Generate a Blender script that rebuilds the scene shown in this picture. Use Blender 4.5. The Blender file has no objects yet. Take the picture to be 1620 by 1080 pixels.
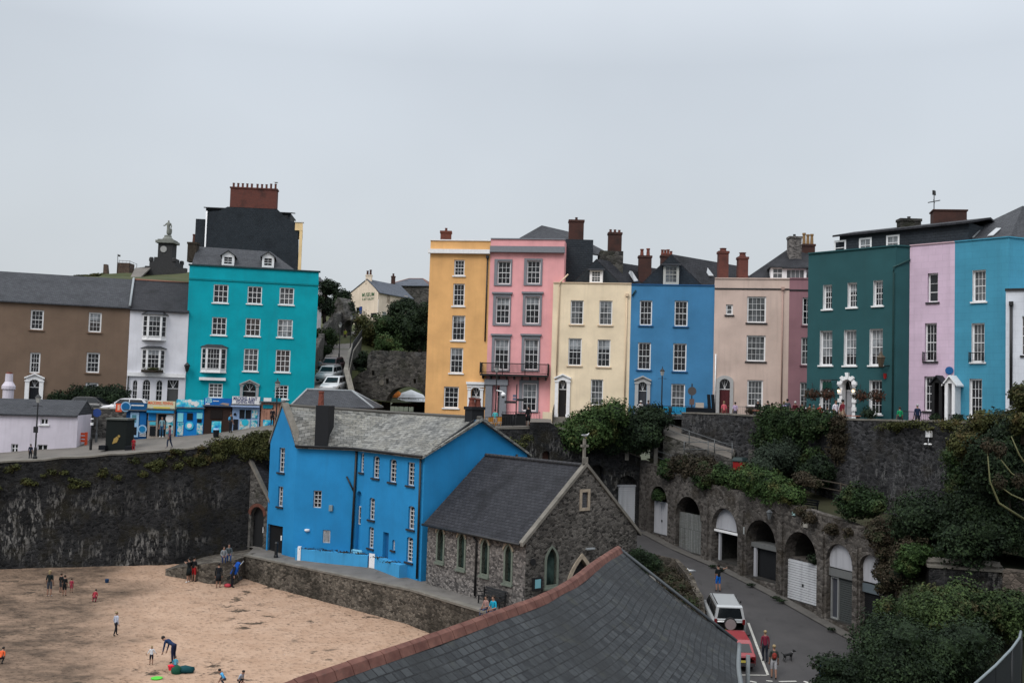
import bpy, bmesh, math, random
from mathutils import Vector, Matrix, geometry
from mathutils import noise as mn
RND = random.Random(11)
SC = bpy.context.scene
COL = SC.collection
V = Vector
# ------------------------------------------------------------------ camera
F = 1575.0; CH = 14.5
TH = math.radians(3.2); RO = math.radians(1.75)
_f = V((0, math.cos(TH), math.sin(TH))); _r = V((1, 0, 0)); _u = V((0, -math.sin(TH), math.cos(TH)))
_r2 = _r*math.cos(RO) + _u*math.sin(RO); _u2 = _u*math.cos(RO) - _r*math.sin(RO)
CAM = V((0, 0, CH))
cd = bpy.data.cameras.new('camera'); cam = bpy.data.objects.new('camera', cd); COL.objects.link(cam)
cd.sensor_width = 36; cd.lens = F/1620*36; cd.clip_start = .3; cd.clip_end = 6000
cam.matrix_world = Matrix.Translation(CAM) @ Matrix((_r2, _u2, -_f)).transposed().to_4x4()
SC.camera = cam
# ------------------------------------------------------------------ world
wd = bpy.data.worlds.new('World'); SC.world = wd; wd.use_nodes = True
nt = wd.node_tree; nt.nodes.clear()
def wn(t): return nt.nodes.new(t)
out = wn('ShaderNodeOutputWorld'); bg = wn('ShaderNodeBackground'); nt.links.new(bg.outputs[0], out.inputs[0])
SUN_EL, SUN_AZ = math.radians(48), math.radians(215)
sky = wn('ShaderNodeTexSky'); sky.sky_type = 'NISHITA'; sky.sun_disc = False
sky.sun_elevation = SUN_EL; sky.sun_rotation = SUN_AZ; sky.air_density = 1.5; sky.dust_density = 4
skm = wn('ShaderNodeMix'); skm.data_type = 'RGBA'; skm.blend_type = 'MULTIPLY'; skm.inputs[0].default_value = 1
nt.links.new(sky.outputs[0], skm.inputs[6]); skm.inputs[7].default_value = (.09, .09, .09, 1)
tc = wn('ShaderNodeTexCoord'); sx = wn('ShaderNodeSeparateXYZ'); nt.links.new(tc.outputs['Generated'], sx.inputs[0])
rp = wn('ShaderNodeValToRGB'); nt.links.new(sx.outputs[2], rp.inputs[0])
els = rp.color_ramp.elements
els[0].position = 0; els[0].color = (.10, .11, .12, 1)
els[1].position = 1; els[1].color = (1.55, 1.61, 1.68, 1)
for p, c in ((.0005, (.455, .483, .515)), (.16, (.462, .493, .528)), (.32, (.438, .472, .515)), (.45, (.62, .66, .71)), (.65, (1.2, 1.25, 1.31))):
    e = els.new(p); e.color = (*c, 1)
mp = wn('ShaderNodeMapping'); mp.inputs['Scale'].default_value = (1, 1, 1.5); nt.links.new(tc.outputs['Generated'], mp.inputs[0])
nz = wn('ShaderNodeTexNoise'); nz.inputs['Scale'].default_value = 1.9; nz.inputs['Detail'].default_value = 4; nz.inputs['Roughness'].default_value = .45
nt.links.new(mp.outputs[0], nz.inputs[0])
mr = wn('ShaderNodeMapRange'); mr.inputs[1].default_value = .3; mr.inputs[2].default_value = .7; mr.inputs[3].default_value = .91; mr.inputs[4].default_value = 1.1
nt.links.new(nz.outputs[0], mr.inputs[0])
m2 = wn('ShaderNodeMix'); m2.data_type = 'RGBA'; m2.blend_type = 'MULTIPLY'; m2.inputs[0].default_value = 1
nt.links.new(rp.outputs[0], m2.inputs[6]); nt.links.new(mr.outputs[0], m2.inputs[7])
m3 = wn('ShaderNodeMix'); m3.data_type = 'RGBA'; m3.inputs[0].default_value = .88
nt.links.new(skm.outputs[2], m3.inputs[6]); nt.links.new(m2.outputs[2], m3.inputs[7]); nt.links.new(m3.outputs[2], bg.inputs[0])
bg.inputs[1].default_value = 1.0
sl = bpy.data.lights.new('sun', 'SUN'); sl.energy = 1.1; sl.angle = math.radians(25); sl.color = (1, .97, .93)
so = bpy.data.objects.new('sun', sl); COL.objects.link(so)
sd = V((math.sin(SUN_AZ)*math.cos(SUN_EL), math.cos(SUN_AZ)*math.cos(SUN_EL), math.sin(SUN_EL)))
so.rotation_euler = sd.to_track_quat('Z', 'Y').to_euler()
SC.view_settings.view_transform = 'Standard'; SC.view_settings.look = 'None'
SC.view_settings.exposure = .5; SC.view_settings.gamma = 1
SC.render.engine = 'CYCLES'
# ------------------------------------------------------------------ projection helpers
def ray(px, py): return _f + _r2*((px-810)/F) - _u2*((py-540)/F)
def pY(px, py, Y):
    d = ray(px, py); return CAM + d*(Y/d.y)
def pZ(px, py, z):
    d = ray(px, py); return CAM + d*((z-CH)/d.z)
def on(px, py, fn):
    z = fn(0, 60)
    for _ in range(40):
        p = pZ(px, py, z); z = z*.5 + .5*fn(p.x, p.y)
    p = pZ(px, py, z); return V((p.x, p.y, fn(p.x, p.y)))
def lerp(tab, t):
    if t <= tab[0][0]: return tab[0][1]
    for (a, va), (b, vb) in zip(tab, tab[1:]):
        if t <= b: return va + (vb-va)*(t-a)/(b-a)
    return tab[-1][1]
class Fac:
    """a vertical wall plane through two plan points"""
    def __init__(s, a, b):
        s.A = V((a[0], a[1], 0)); s.B = V((b[0], b[1], 0)); s.d = (s.B-s.A); s.L = s.d.length; s.d.normalize()
        s.n = V((s.d.y, -s.d.x, 0))
        if s.n.dot(CAM-s.A) < 0 and True: s.n = -s.n
    def hit(s, px, py):
        d = ray(px, py); t = (s.A-CAM).dot(s.n)/d.dot(s.n); p = CAM+d*t
        return (p-s.A).dot(s.d), p.z
    def rect(s, x0, y0, x1, y1):
        ym = (y0+y1)/2; xm = (x0+x1)/2
        return s.hit(x0, ym)[0], s.hit(xm, y1)[1], s.hit(x1, ym)[0], s.hit(xm, y0)[1]   # u0,z0,u1,z1
    def p(s, u, z, o=0): return s.A + s.d*u + s.n*o + V((0, 0, z))
def plan(px, Y, py=640):
    p = pY(px, py, Y); return (p.x, p.y)
# ------------------------------------------------------------------ mesh builder
class MB:
    def __init__(s): s.v = []; s.f = []; s.m = []; s.uv = {}; s.sm = []
    def face(s, pts, m=0, uv=None):
        n = len(s.v); s.v += [V(p) for p in pts]; s.f.append(tuple(range(n, n+len(pts)))); s.m.append(m); s.sm.append(False)
        if uv: s.uv[len(s.f)-1] = uv
        return s
    def raw(s, vs, fs, m=0, smooth=False):
        n = len(s.v); s.v += [V(p) for p in vs]
        for f in fs: s.f.append(tuple(i+n for i in f)); s.m.append(m); s.sm.append(smooth)
        return s
    def obox(s, o, ax, ay, az, m=0):
        """box from corner o with edge vectors"""
        o = V(o); c = [o, o+ax, o+ax+ay, o+ay]; c += [p+az for p in c]
        return s.raw(c, [(0, 3, 2, 1), (4, 5, 6, 7), (0, 1, 5, 4), (1, 2, 6, 5), (2, 3, 7, 6), (3, 0, 4, 7)], m)
    def box(s, x0, y0, z0, x1, y1, z1, m=0):
        return s.obox((x0, y0, z0), V((x1-x0, 0, 0)), V((0, y1-y0, 0)), V((0, 0, z1-z0)), m)
    def fbox(s, F_, u0, z0, u1, z1, o0, o1, m=0):
        """box on a facade: u/z rectangle from offset o0 to o1 (outward +)"""
        return s.obox(F_.p(u0, z0, o0), F_.d*(u1-u0), V((0, 0, z1-z0)), F_.n*(o1-o0), m)
    def prism(s, pts, ext, m=0):
        pts = [V(p) for p in pts]; e = V(ext); n = len(pts)
        s.face(pts, m); s.face([p+e for p in reversed(pts)], m)
        for i in range(n): s.face([pts[i], pts[(i+1) % n], pts[(i+1) % n]+e, pts[i]+e], m)
        return s
    def tube(s, pts, r, n=6, m=0, smooth=True, cap=True):
        pts = [V(p) for p in pts]; rr = r if isinstance(r, (list, tuple)) else [r]*len(pts)
        vs = []; k = len(pts)
        for i, p in enumerate(pts):
            d = (pts[min(i+1, k-1)]-pts[max(i-1, 0)]).normalized()
            a = d.orthogonal().normalized() if abs(d.z) < .9 else V((1, 0, 0)).cross(d).normalized()
            if abs(d.z) < .9: a = V((0, 0, 1)).cross(d).normalized()
            b = d.cross(a)
            for j in range(n):
                t = 2*math.pi*j/n; vs.append(p+(a*math.cos(t)+b*math.sin(t))*rr[i])
        fs = [(i*n+j, i*n+(j+1) % n, (i+1)*n+(j+1) % n, (i+1)*n+j) for i in range(k-1) for j in range(n)]
        if cap: fs += [tuple(reversed(range(n))), tuple(range((k-1)*n, k*n))]
        return s.raw(vs, fs, m, smooth)
    def lathe(s, c, prof, n=10, m=0, smooth=False, ax=None):
        """prof: (r, h) pairs turned about vertical (or ax) through c"""
        c = V(c); az = V(ax or (0, 0, 1)).normalized(); a = az.orthogonal().normalized(); b = az.cross(a); vs = []
        for r, h in prof:
            for j in range(n):
                t = 2*math.pi*(j+.5)/n; vs.append(c+az*h+(a*math.cos(t)+b*math.sin(t))*r)
        k = len(prof)
        fs = [(i*n+j, i*n+(j+1) % n, (i+1)*n+(j+1) % n, (i+1)*n+j) for i in range(k-1) for j in range(n)]
        fs += [tuple(reversed(range(n))), tuple(range((k-1)*n, k*n))]
        return s.raw(vs, fs, m, smooth)
    def ell(s, c, r, m=0, nu=8, nv=6, rough=0, smooth=True):
        c = V(c); vs = []; fs = []
        for i in range(nv+1):
            th = math.pi*i/nv
            for j in range(nu):
                ph = 2*math.pi*j/nu; d = V((math.sin(th)*math.cos(ph), math.sin(th)*math.sin(ph), math.cos(th)))
                k = 1+rough*mn.noise(d*1.7+c*.7)
                vs.append(c+V((d.x*r[0], d.y*r[1], d.z*r[2]))*k)
        for i in range(nv):
            for j in range(nu): fs.append((i*nu+j, (i+1)*nu+j, (i+1)*nu+(j+1) % nu, i*nu+(j+1) % nu))
        return s.raw(vs, fs, m, smooth)
    def build(s, name, mats, parent=None, loc=None):
        if not isinstance(mats, (list, tuple)): mats = [mats]
        if parent is not None: org = V(parent['org'])
        elif loc is not None: org = V(loc)
        else:
            xs = [p.x for p in s.v]; ys = [p.y for p in s.v]; org = V(((min(xs)+max(xs))/2, (min(ys)+max(ys))/2, min(p.z for p in s.v)))
        me = bpy.data.meshes.new(name); me.from_pydata([tuple(p-org) for p in s.v], [], s.f)
        for x in mats: me.materials.append(x)
        me.polygons.foreach_set('material_index', s.m); me.polygons.foreach_set('use_smooth', s.sm)
        ul = me.uv_layers.new(name='UVMap').data
        for pi, f in enumerate(s.f):
            st = me.polygons[pi].loop_start
            if pi in s.uv:
                for k, q in enumerate(s.uv[pi]): ul[st+k].uv = q
            else:
                a = s.v[f[0]]; n = V((0, 0, 0))
                for k in range(1, len(f)-1): n += (s.v[f[k]]-a).cross(s.v[f[k+1]]-a)
                if n.length > 1e-12: n.normalize()
                if abs(n.z) > .96 or n.length < .5: U, W = V((1, 0, 0)), V((0, 1, 0))
                else: U = V((0, 0, 1)).cross(n).normalized(); W = n.cross(U)
                for k, i in enumerate(f): ul[st+k].uv = (s.v[i].dot(U), s.v[i].dot(W))
        o = bpy.data.objects.new(name, me); COL.objects.link(o)
        if parent is not None: o.parent = parent; o['org'] = tuple(org)
        else: o.location = org; o['org'] = tuple(org)
        return o
def tag(o, label=None, cat=None, group=None, kind=None):
    if label: o['label'] = label
    if cat: o['category'] = cat
    if group: o['group'] = group
    if kind: o['kind'] = kind
    return o
def thing(name, label, cat, loc, group=None):
    o = bpy.data.objects.new(name, None); COL.objects.link(o); o.empty_display_size = .3
    o.location = V(loc); o['org'] = tuple(V(loc)); return tag(o, label, cat, group)
# ------------------------------------------------------------------ materials
def lin(c): return tuple(((x/255)/12.92 if x/255 <= .04045 else ((x/255+.055)/1.055)**2.4) for x in c)
KF = .86                                                   # what a facade returns of its albedo in this light
DK = .68
def alb(c, k=KF): return tuple(min(.88, x/k) for x in lin(c))
class NT:
    def __init__(s, name):
        s.mat = bpy.data.materials.new(name); s.mat.use_nodes = True; s.t = s.mat.node_tree; s.n = s.t.nodes
        s.b = s.n['Principled BSDF']; s.tc = s.n.new('ShaderNodeTexCoord')
    def link(s, a, b): s.t.links.new(a, b)
    def val(s, inp, v):
        if hasattr(v, 'links'): s.link(v, inp)
        elif isinstance(v, (tuple, list)): inp.default_value = (*v, 1) if len(v) == 3 and inp.type == 'RGBA' else v
        else: inp.default_value = v
    def co(s, scale=(1, 1, 1), kind='Object', rot=(0, 0, 0)):
        m = s.n.new('ShaderNodeMapping'); m.inputs['Scale'].default_value = scale; m.inputs['Rotation'].default_value = rot
        s.link(s.tc.outputs[kind], m.inputs[0]); return m.outputs[0]
    def noise(s, vec, scale, det=3, rough=.55):
        x = s.n.new('ShaderNodeTexNoise'); s.link(vec, x.inputs[0]); x.inputs['Scale'].default_value = scale
        x.inputs['Detail'].default_value = det; x.inputs['Roughness'].default_value = rough; return x.outputs[0]
    def rng(s, v, a, b, c=0, d=1):
        x = s.n.new('ShaderNodeMapRange'); s.val(x.inputs[0], v)
        for i, q in enumerate((a, b, c, d)): x.inputs[i+1].default_value = q
        return x.outputs[0]
    def mix(s, a, b, f, mode='MIX'):
        x = s.n.new('ShaderNodeMix'); x.data_type = 'RGBA'; x.blend_type = mode; s.val(x.inputs[0], f); s.val(x.inputs[6], a); s.val(x.inputs[7], b); return x.outputs[2]
    def math(s, a, b, op='MULTIPLY'):
        x = s.n.new('ShaderNodeMath'); x.operation = op; s.val(x.inputs[0], a); s.val(x.inputs[1], b); return x.outputs[0]
    def ramp(s, v, stops):
        x = s.n.new('ShaderNodeValToRGB'); s.link(v, x.inputs[0]); e = x.color_ramp.elements
        e[0].position, e[0].color = stops[0][0], (*stops[0][1], 1); e[1].position, e[1].color = stops[-1][0], (*stops[-1][1], 1)
        for p, c in stops[1:-1]: q = e.new(p); q.color = (*c, 1)
        return x.outputs[0]
    def bump(s, h, strength=.3, dist=.02):
        x = s.n.new('ShaderNodeBump'); x.inputs['Strength'].default_value = strength; x.inputs['Distance'].default_value = dist
        s.link(h, x.inputs['Height']); s.link(x.outputs[0], s.b.inputs['Normal'])
    def fin(s, col, rough=.85, spec=.25, metal=0, dk=None):
        dk = DK if dk is None else dk
        if dk != 1: col = tuple(x*dk for x in col[:3]) if isinstance(col, tuple) else s.mix(col, (dk, dk, dk), 1.0, 'MULTIPLY')
        s.val(s.b.inputs['Base Color'], col); s.val(s.b.inputs['Roughness'], rough)
        s.b.inputs['Specular IOR Level'].default_value = spec; s.b.inputs['Metallic'].default_value = metal; return s.mat
_mc = {}
def plain(name, c, rough=.7, spec=.3, metal=0, var=.06):
    if name in _mc: return _mc[name]
    t = NT(name); n = t.noise(t.co(), 5, 3)
    col = t.mix(tuple(x*(1-var) for x in c), tuple(min(1, x*(1+var)) for x in c), t.rng(n, .3, .7))
    _mc[name] = t.fin(col, rough, spec, metal); return _mc[name]
def C(r, g, b):
    """plain paint or cloth by its sRGB look"""
    return plain('colour_%02x%02x%02x' % (r, g, b), alb((r, g, b), .74), .8, .2)
def stucco(name, c, lined=False, dirt=.5):
    t = NT(name); base = alb(c); dk = tuple(x*.80 for x in base); lt = tuple(min(.9, x*1.06) for x in base)
    col = t.mix(dk, lt, t.rng(t.noise(t.co(), .45, 4), .3, .7))
    col = t.mix(col, tuple(x*.9 for x in base), t.math(t.rng(t.noise(t.co(), 7, 4, .7), .45, .8), .5))
    st = t.rng(t.noise(t.co((2.2, 2.2, .16)), 1.0, 4, .65), .50, .76)
    col = t.mix(col, tuple(x*.60+.012 for x in base), t.math(st, dirt))
    h = t.noise(t.co(), 18, 3)
    if lined:
        br = t.n.new('ShaderNodeTexBrick'); t.link(t.co(kind='UV'), br.inputs[0])
        br.inputs['Scale'].default_value = 1; br.inputs['Brick Width'].default_value = .95; br.inputs['Row Height'].default_value = .46; br.inputs['Mortar Size'].default_value = .012
        br.inputs['Color1'].default_value = (1, 1, 1, 1); br.inputs['Color2'].default_value = (.95, .95, .95, 1); br.inputs['Mortar'].default_value = (.80, .80, .80, 1)
        col = t.mix(col, br.outputs[0], .8, 'MULTIPLY')
    t.bump(h, .35, .02)
    return t.fin(col, .85, .2, dk=1)
def slate(name, c1, c2, moss=None, row=.22, wid=.34, mossamt=.5, streak=0, mort=.35, rough=.72):
    t = NT(name); br = t.n.new('ShaderNodeTexBrick'); t.link(t.co(kind='UV'), br.inputs[0])
    for k, q in (('Scale', 1), ('Brick Width', wid), ('Row Height', row), ('Mortar Size', .014), ('Bias', 0)): br.inputs[k].default_value = q
    br.inputs['Color1'].default_value = (*c1, 1); br.inputs['Color2'].default_value = (*c2, 1)
    br.inputs['Mortar'].default_value = tuple(x*mort for x in c1)+(1,)
    u = t.co(kind='UV')
    wv = t.noise(t.co((3, 9, 1), 'UV'), 1, 3)
    col = t.mix(br.outputs[0], tuple(min(1, x*1.5) for x in c2), t.math(t.rng(wv, .5, .75), .45))
    col = t.mix(col, tuple(x*.45 for x in c1), t.math(t.rng(t.noise(u, .55, 4), .5, .68), .75 if streak else .45))
    if moss:
        mk = t.math(t.rng(t.noise(u, .5, 3), .35, .62), t.rng(t.noise(t.co((4.5, 9, 1), 'UV'), 1, 4, .7), .42, .62))
        col = t.mix(col, moss, t.math(mk, mossamt))
    sh = t.n.new('ShaderNodeSeparateXYZ'); t.link(u, sh.inputs[0])
    saw = t.math(t.math(sh.outputs[1], 1/row), 1.0, 'MODULO')
    hh = t.math(t.math(saw, -.6), t.math(br.outputs[1], -.6), 'ADD')
    hh = t.math(hh, t.math(t.noise(u, 7, 3), .8), 'ADD')
    t.bump(hh, .55, .025)
    return t.fin(col, rough, .16)
def rubble(name, dark, light, mortar, scale=2.6, streaks=None, moss=None, mossz=.3, squash=1.7, mw=.07, blot=.6):
    t = NT(name); v1 = t.co((1, 1, squash))
    wob = t.noise(t.co(), 2.2, 2); wv = t.n.new('ShaderNodeVectorMath'); wv.operation = 'ADD'; t.link(v1, wv.inputs[0]); t.link(t.mix((0, 0, 0), wob, .35), wv.inputs[1])
    a = t.n.new('ShaderNodeTexVoronoi'); a.feature = 'DISTANCE_TO_EDGE'; a.inputs['Scale'].default_value = scale; t.link(wv.outputs[0], a.inputs[0])
    b = t.n.new('ShaderNodeTexVoronoi'); b.inputs['Scale'].default_value = scale; t.link(wv.outputs[0], b.inputs[0])
    sep = t.n.new('ShaderNodeSeparateColor'); t.link(b.outputs['Color'], sep.inputs[0])
    col = t.mix(tuple(x*.7 for x in dark), tuple(x*1.25 for x in light), t.rng(sep.outputs[0], .05, .95))
    col = t.mix(col, tuple(x*.55 for x in dark), t.math(t.rng(t.noise(t.co(), 9, 3, .7), .5, .75), .6))
    edge = t.rng(a.outputs[0], 0, mw, 1, 0)
    col = t.mix(col, mortar, t.math(edge, .75))
    col = t.mix(col, tuple(x*.5 for x in dark), t.math(t.rng(t.noise(t.co((1, 1, .5)), .32, 4), .46, .66), blot))
    if streaks:
        s1 = t.rng(t.noise(t.co((1.9, 1.9, .42)), 1.1, 5, .68), .47, .55)
        s2 = t.rng(t.noise(t.co((5, 5, 2)), 1.1, 3, .6), .47, .57)
        s3 = t.rng(t.noise(t.co((.25, .25, .5)), .6, 2), .44, .56)
        zz = t.n.new('ShaderNodeSeparateXYZ'); t.link(t.tc.outputs['Object'], zz.inputs[0]); s = t.math(t.math(t.math(s1, s2), s3), t.rng(zz.outputs[2], 8.2, 6.0))
        col = t.mix(col, streaks, t.math(s, .8))
    if moss:
        col = t.mix(col, moss, t.math(t.rng(t.noise(t.co((.8, .8, .8)), .7, 4, .65), .5, .66), mossz))
    hh = t.math(t.rng(a.outputs[0], 0, .12), t.math(t.noise(t.co(), 8, 3), .5), 'ADD')
    t.bump(hh, .7, .06)
    return t.fin(col, .92, .15)
def leafmat(name, dark, mid, light, dead=None, deadamt=.25, cl=.6):
    t = NT(name); g = t.n.new('ShaderNodeNewGeometry')
    big = t.rng(t.noise(t.co(), cl, 3), .32, .68)
    r = t.math(t.math(g.outputs['Random Per Island'], .5), t.math(big, .5), 'ADD')
    col = t.ramp(r, [(.1, dark), (.5, mid), (.9, light)])
    if dead: col = t.mix(col, dead, t.math(t.rng(t.noise(t.co(), cl*1.4, 3), .55, .68), deadamt))
    t.fin(col, .75, .15, dk=.72)
    return t.mat
IRON = plain('iron_paint', (.012, .013, .015), .5, .4)
WHITE = stucco('white_render', (200, 200, 206), dirt=.35)
t = NT('white_gloss_paint'); WPAINT = t.fin(t.mix((.66, .66, .67), (.76, .76, .77), t.rng(t.noise(t.co(), 5, 3), .3, .7)), .5, .35, dk=1)
def glassmat(name, c):
    t = NT(name); col = t.mix(tuple(x*.4 for x in c), tuple(x*2.0 for x in c), t.rng(t.noise(t.co((1.3, 1.3, .8)), 1.1, 3), .35, .65))
    return t.fin(col, .09, .38)
GLASS = glassmat('window_glass', (.010, .012, .015)); BLIND = glassmat('blind_behind_glass', (.20, .215, .23))
CURT = glassmat('net_curtain_behind_glass', (.075, .08, .085)); WARM = glassmat('warm_curtain_behind_glass', (.04, .032, .03))
GLASSES = [GLASS, BLIND, CURT, WARM]
SLATE = slate('roof_slate', (.050, .053, .062), (.074, .078, .088), None)
SLATE_D = slate('dark_roof_slate', (.026, .027, .033), (.042, .043, .051), None, streak=1)
SLATE_M = slate('mossy_roof_slate', (.085, .088, .088), (.30, .30, .285), (.40, .38, .32), row=.26, wid=.42, mossamt=.7)
SLATE_H = slate('hung_slate', (.030, .038, .048), (.040, .049, .060), None, row=.2, wid=.3, mort=.7)
def brickm(name, c1, c2, mort):
    t = NT(name); br = t.n.new('ShaderNodeTexBrick'); t.link(t.co(kind='UV'), br.inputs[0])
    for k, q in (('Scale', 1), ('Brick Width', .225), ('Row Height', .075), ('Mortar Size', .01)): br.inputs[k].default_value = q
    br.inputs['Color1'].default_value = (*c1, 1); br.inputs['Color2'].default_value = (*c2, 1); br.inputs['Mortar'].default_value = (*mort, 1)
    col = t.mix(br.outputs[0], (.03, .028, .028), t.math(t.rng(t.noise(t.co(), .9, 4), .5, .72), .6))
    return t.fin(col, .9, .15)
BRICK = brickm('red_brick', (.20, .06, .045), (.15, .047, .04), (.17, .10, .085))
BRICK_D = brickm('sooty_brick', (.105, .046, .038), (.08, .037, .033), (.09, .06, .05))
POT = plain('terracotta', (.22, .07, .05), .8, .2, var=.3)
RST = rubble('harbour_wall_stone', (.012, .013, .015), (.038, .038, .040), (.06, .06, .06), 4.2, streaks=(.30, .29, .275), moss=(.035, .03, .018), mossz=.6)
RSB = rubble('terrace_wall_stone', (.022, .023, .026), (.070, .070, .074), (.085, .085, .088), 3.8, streaks=(.17, .17, .17), moss=(.04, .035, .028), mossz=.5)
RSC = rubble('arcade_stone', (.085, .076, .070), (.17, .155, .142), (.17, .155, .14), 3.4, moss=(.045, .035, .022), mossz=.55)
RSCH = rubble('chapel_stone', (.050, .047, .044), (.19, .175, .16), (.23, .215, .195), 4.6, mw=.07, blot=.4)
RSCL = rubble('chapel_side_stone_lit', (.115, .107, .105), (.30, .275, .26), (.24, .225, .215), 5.0, mw=.06, blot=.25)  # paler than the gable stone: light from the left put into the colour
RSP = rubble('promenade_stone', (.075, .066, .055), (.20, .175, .145), (.15, .13, .11), 4.0, moss=(.028, .026, .02), mossz=.8, blot=.6)
RSR = rubble('ruin_stone', (.065, .062, .06), (.15, .142, .132), (.13, .125, .115), 2.6, moss=(.04, .045, .025), mossz=.5)
LEAF = leafmat('leaf_mid', (.010, .020, .009), (.026, .052, .018), (.060, .105, .034), (.10, .075, .03), .3)
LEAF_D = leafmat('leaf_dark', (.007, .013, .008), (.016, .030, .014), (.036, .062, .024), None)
LEAF_B = leafmat('leaf_bright', (.016, .034, .010), (.040, .078, .022), (.085, .135, .040), (.13, .085, .03), .45)
LEAF_Y = leafmat('leaf_olive', (.020, .026, .010), (.055, .062, .020), (.105, .110, .036), (.11, .07, .03), .6)
LEAF_R = leafmat('leaf_russet', (.016, .015, .009), (.042, .034, .021), (.080, .062, .040), (.03, .05, .018), .8)
LEAF_H = leafmat('leaf_hedge', (.012, .022, .009), (.036, .062, .020), (.078, .118, .038), (.10, .055, .028), .5)
BARK = plain('bark', (.06, .05, .04), .95, .1, var=.3)
def asph(name, a, b, sc=.5):
    t = NT(name); col = t.mix(a, b, t.rng(t.noise(t.co(), sc, 5, .6), .3, .7))
    col = t.mix(col, tuple(x*.72 for x in a), t.math(t.rng(t.noise(t.co(), 26, 2), .55, .7), .5))
    col = t.mix(col, tuple(x*.55 for x in a), t.math(t.rng(t.noise(t.co((1, .35, 1)), 1.4, 4), .6, .72), .5))
    t.bump(t.noise(t.co(), 30, 3), .3, .01); return t.fin(col, .88, .2)
ASPH = asph('asphalt', (.062, .060, .062), (.088, .084, .085)); PAVE = asph('quay_concrete', (.15, .138, .125), (.22, .20, .18)); PROM = asph('promenade_concrete', (.16, .15, .14), (.235, .22, .205), .8)
COPE = asph('coping_stone', (.16, .15, .13), (.27, .25, .22), 1.5)
# ------------------------------------------------------------------ openings, walls, windows
def shape(u0, z0, u1, z1, kind='rect', n=7):
    """outline of an opening, anticlockwise from bottom left in (u, z)"""
    if kind == 'rect': return [(u0, z0), (u1, z0), (u1, z1), (u0, z1)]
    w = u1-u0; c = (u0+u1)/2
    if kind == 'round':
        h = min(w/2, (z1-z0)*.6); zs = z1-h
        return [(u0, z0), (u1, z0)] + [(c+w/2*math.cos(math.pi*i/(2*n)), zs+h*math.sin(math.pi*i/(2*n))) for i in range(2*n+1)]
    if kind == 'seg':
        h = w*.16; zs = z1-h
        return [(u0, z0), (u1, z0)] + [(c+w/2*math.cos(math.pi*i/(2*n)), zs+h*math.sin(math.pi*i/(2*n))) for i in range(2*n+1)]
    h = min(w*.95, (z1-z0)*.6); zs = z1-h                       # pointed
    rt = [(u1-(w/2)*(1-math.cos(a)) if 0 else c+w/2*(1-(i/n)**1.8), zs+h*(i/n)**.9) for i, a in enumerate([0]*(n+1))]
    lf = [(c-(x-c), z) for x, z in reversed(rt[:-1])]
    return [(u0, z0), (u1, z0)] + rt + lf
def grow(pts, t):
    xs = [p[0] for p in pts]; zs = [p[1] for p in pts]; cx = (min(xs)+max(xs))/2; cz = (min(zs)+max(zs))/2
    w = max(xs)-min(xs); h = max(zs)-min(zs); return [(cx+(x-cx)*(w+2*t)/w, cz+(z-cz)*(h+2*t)/h) for x, z in pts]
def panel(mb, f, outline, holes, rev=.18, m=0, mrev=None):
    """holes: (polygon[, reveal]) cut in a facade outline, with reveals going in"""
    polys = [[V((u, z, 0)) for u, z in outline]] + [[V((u, z, 0)) for u, z in h] for h in holes]
    flat = [q for p in polys for q in p]
    for tri in geometry.tessellate_polygon(polys):
        pts = [flat[i] if isinstance(i, int) else i for i in tri]
        if (pts[1]-pts[0]).cross(pts[2]-pts[0]).length < 1e-7: continue
        mb.face([f.p(q.x, q.y) for q in pts], m)
    for h in holes:
        for a, b in zip(h, h[1:]+h[:1]): mb.face([f.p(*a), f.p(*b), f.p(b[0], b[1], -rev), f.p(a[0], a[1], -rev)], m if mrev is None else mrev)
def ring(mb, f, inner, outer, o0, o1, m=0, closed=True):
    n = len(inner)
    for i in range(n if closed else n-1):
        j = (i+1) % n
        mb.face([f.p(*outer[i], o1), f.p(*outer[j], o1), f.p(*inner[j], o1), f.p(*inner[i], o1)], m)
        mb.face([f.p(*outer[i], o0), f.p(*outer[j], o0), f.p(*outer[j], o1), f.p(*outer[i], o1)], m)
        mb.face([f.p(*inner[i], o1), f.p(*inner[j], o1), f.p(*inner[j], o0), f.p(*inner[i], o0)], m)
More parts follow.
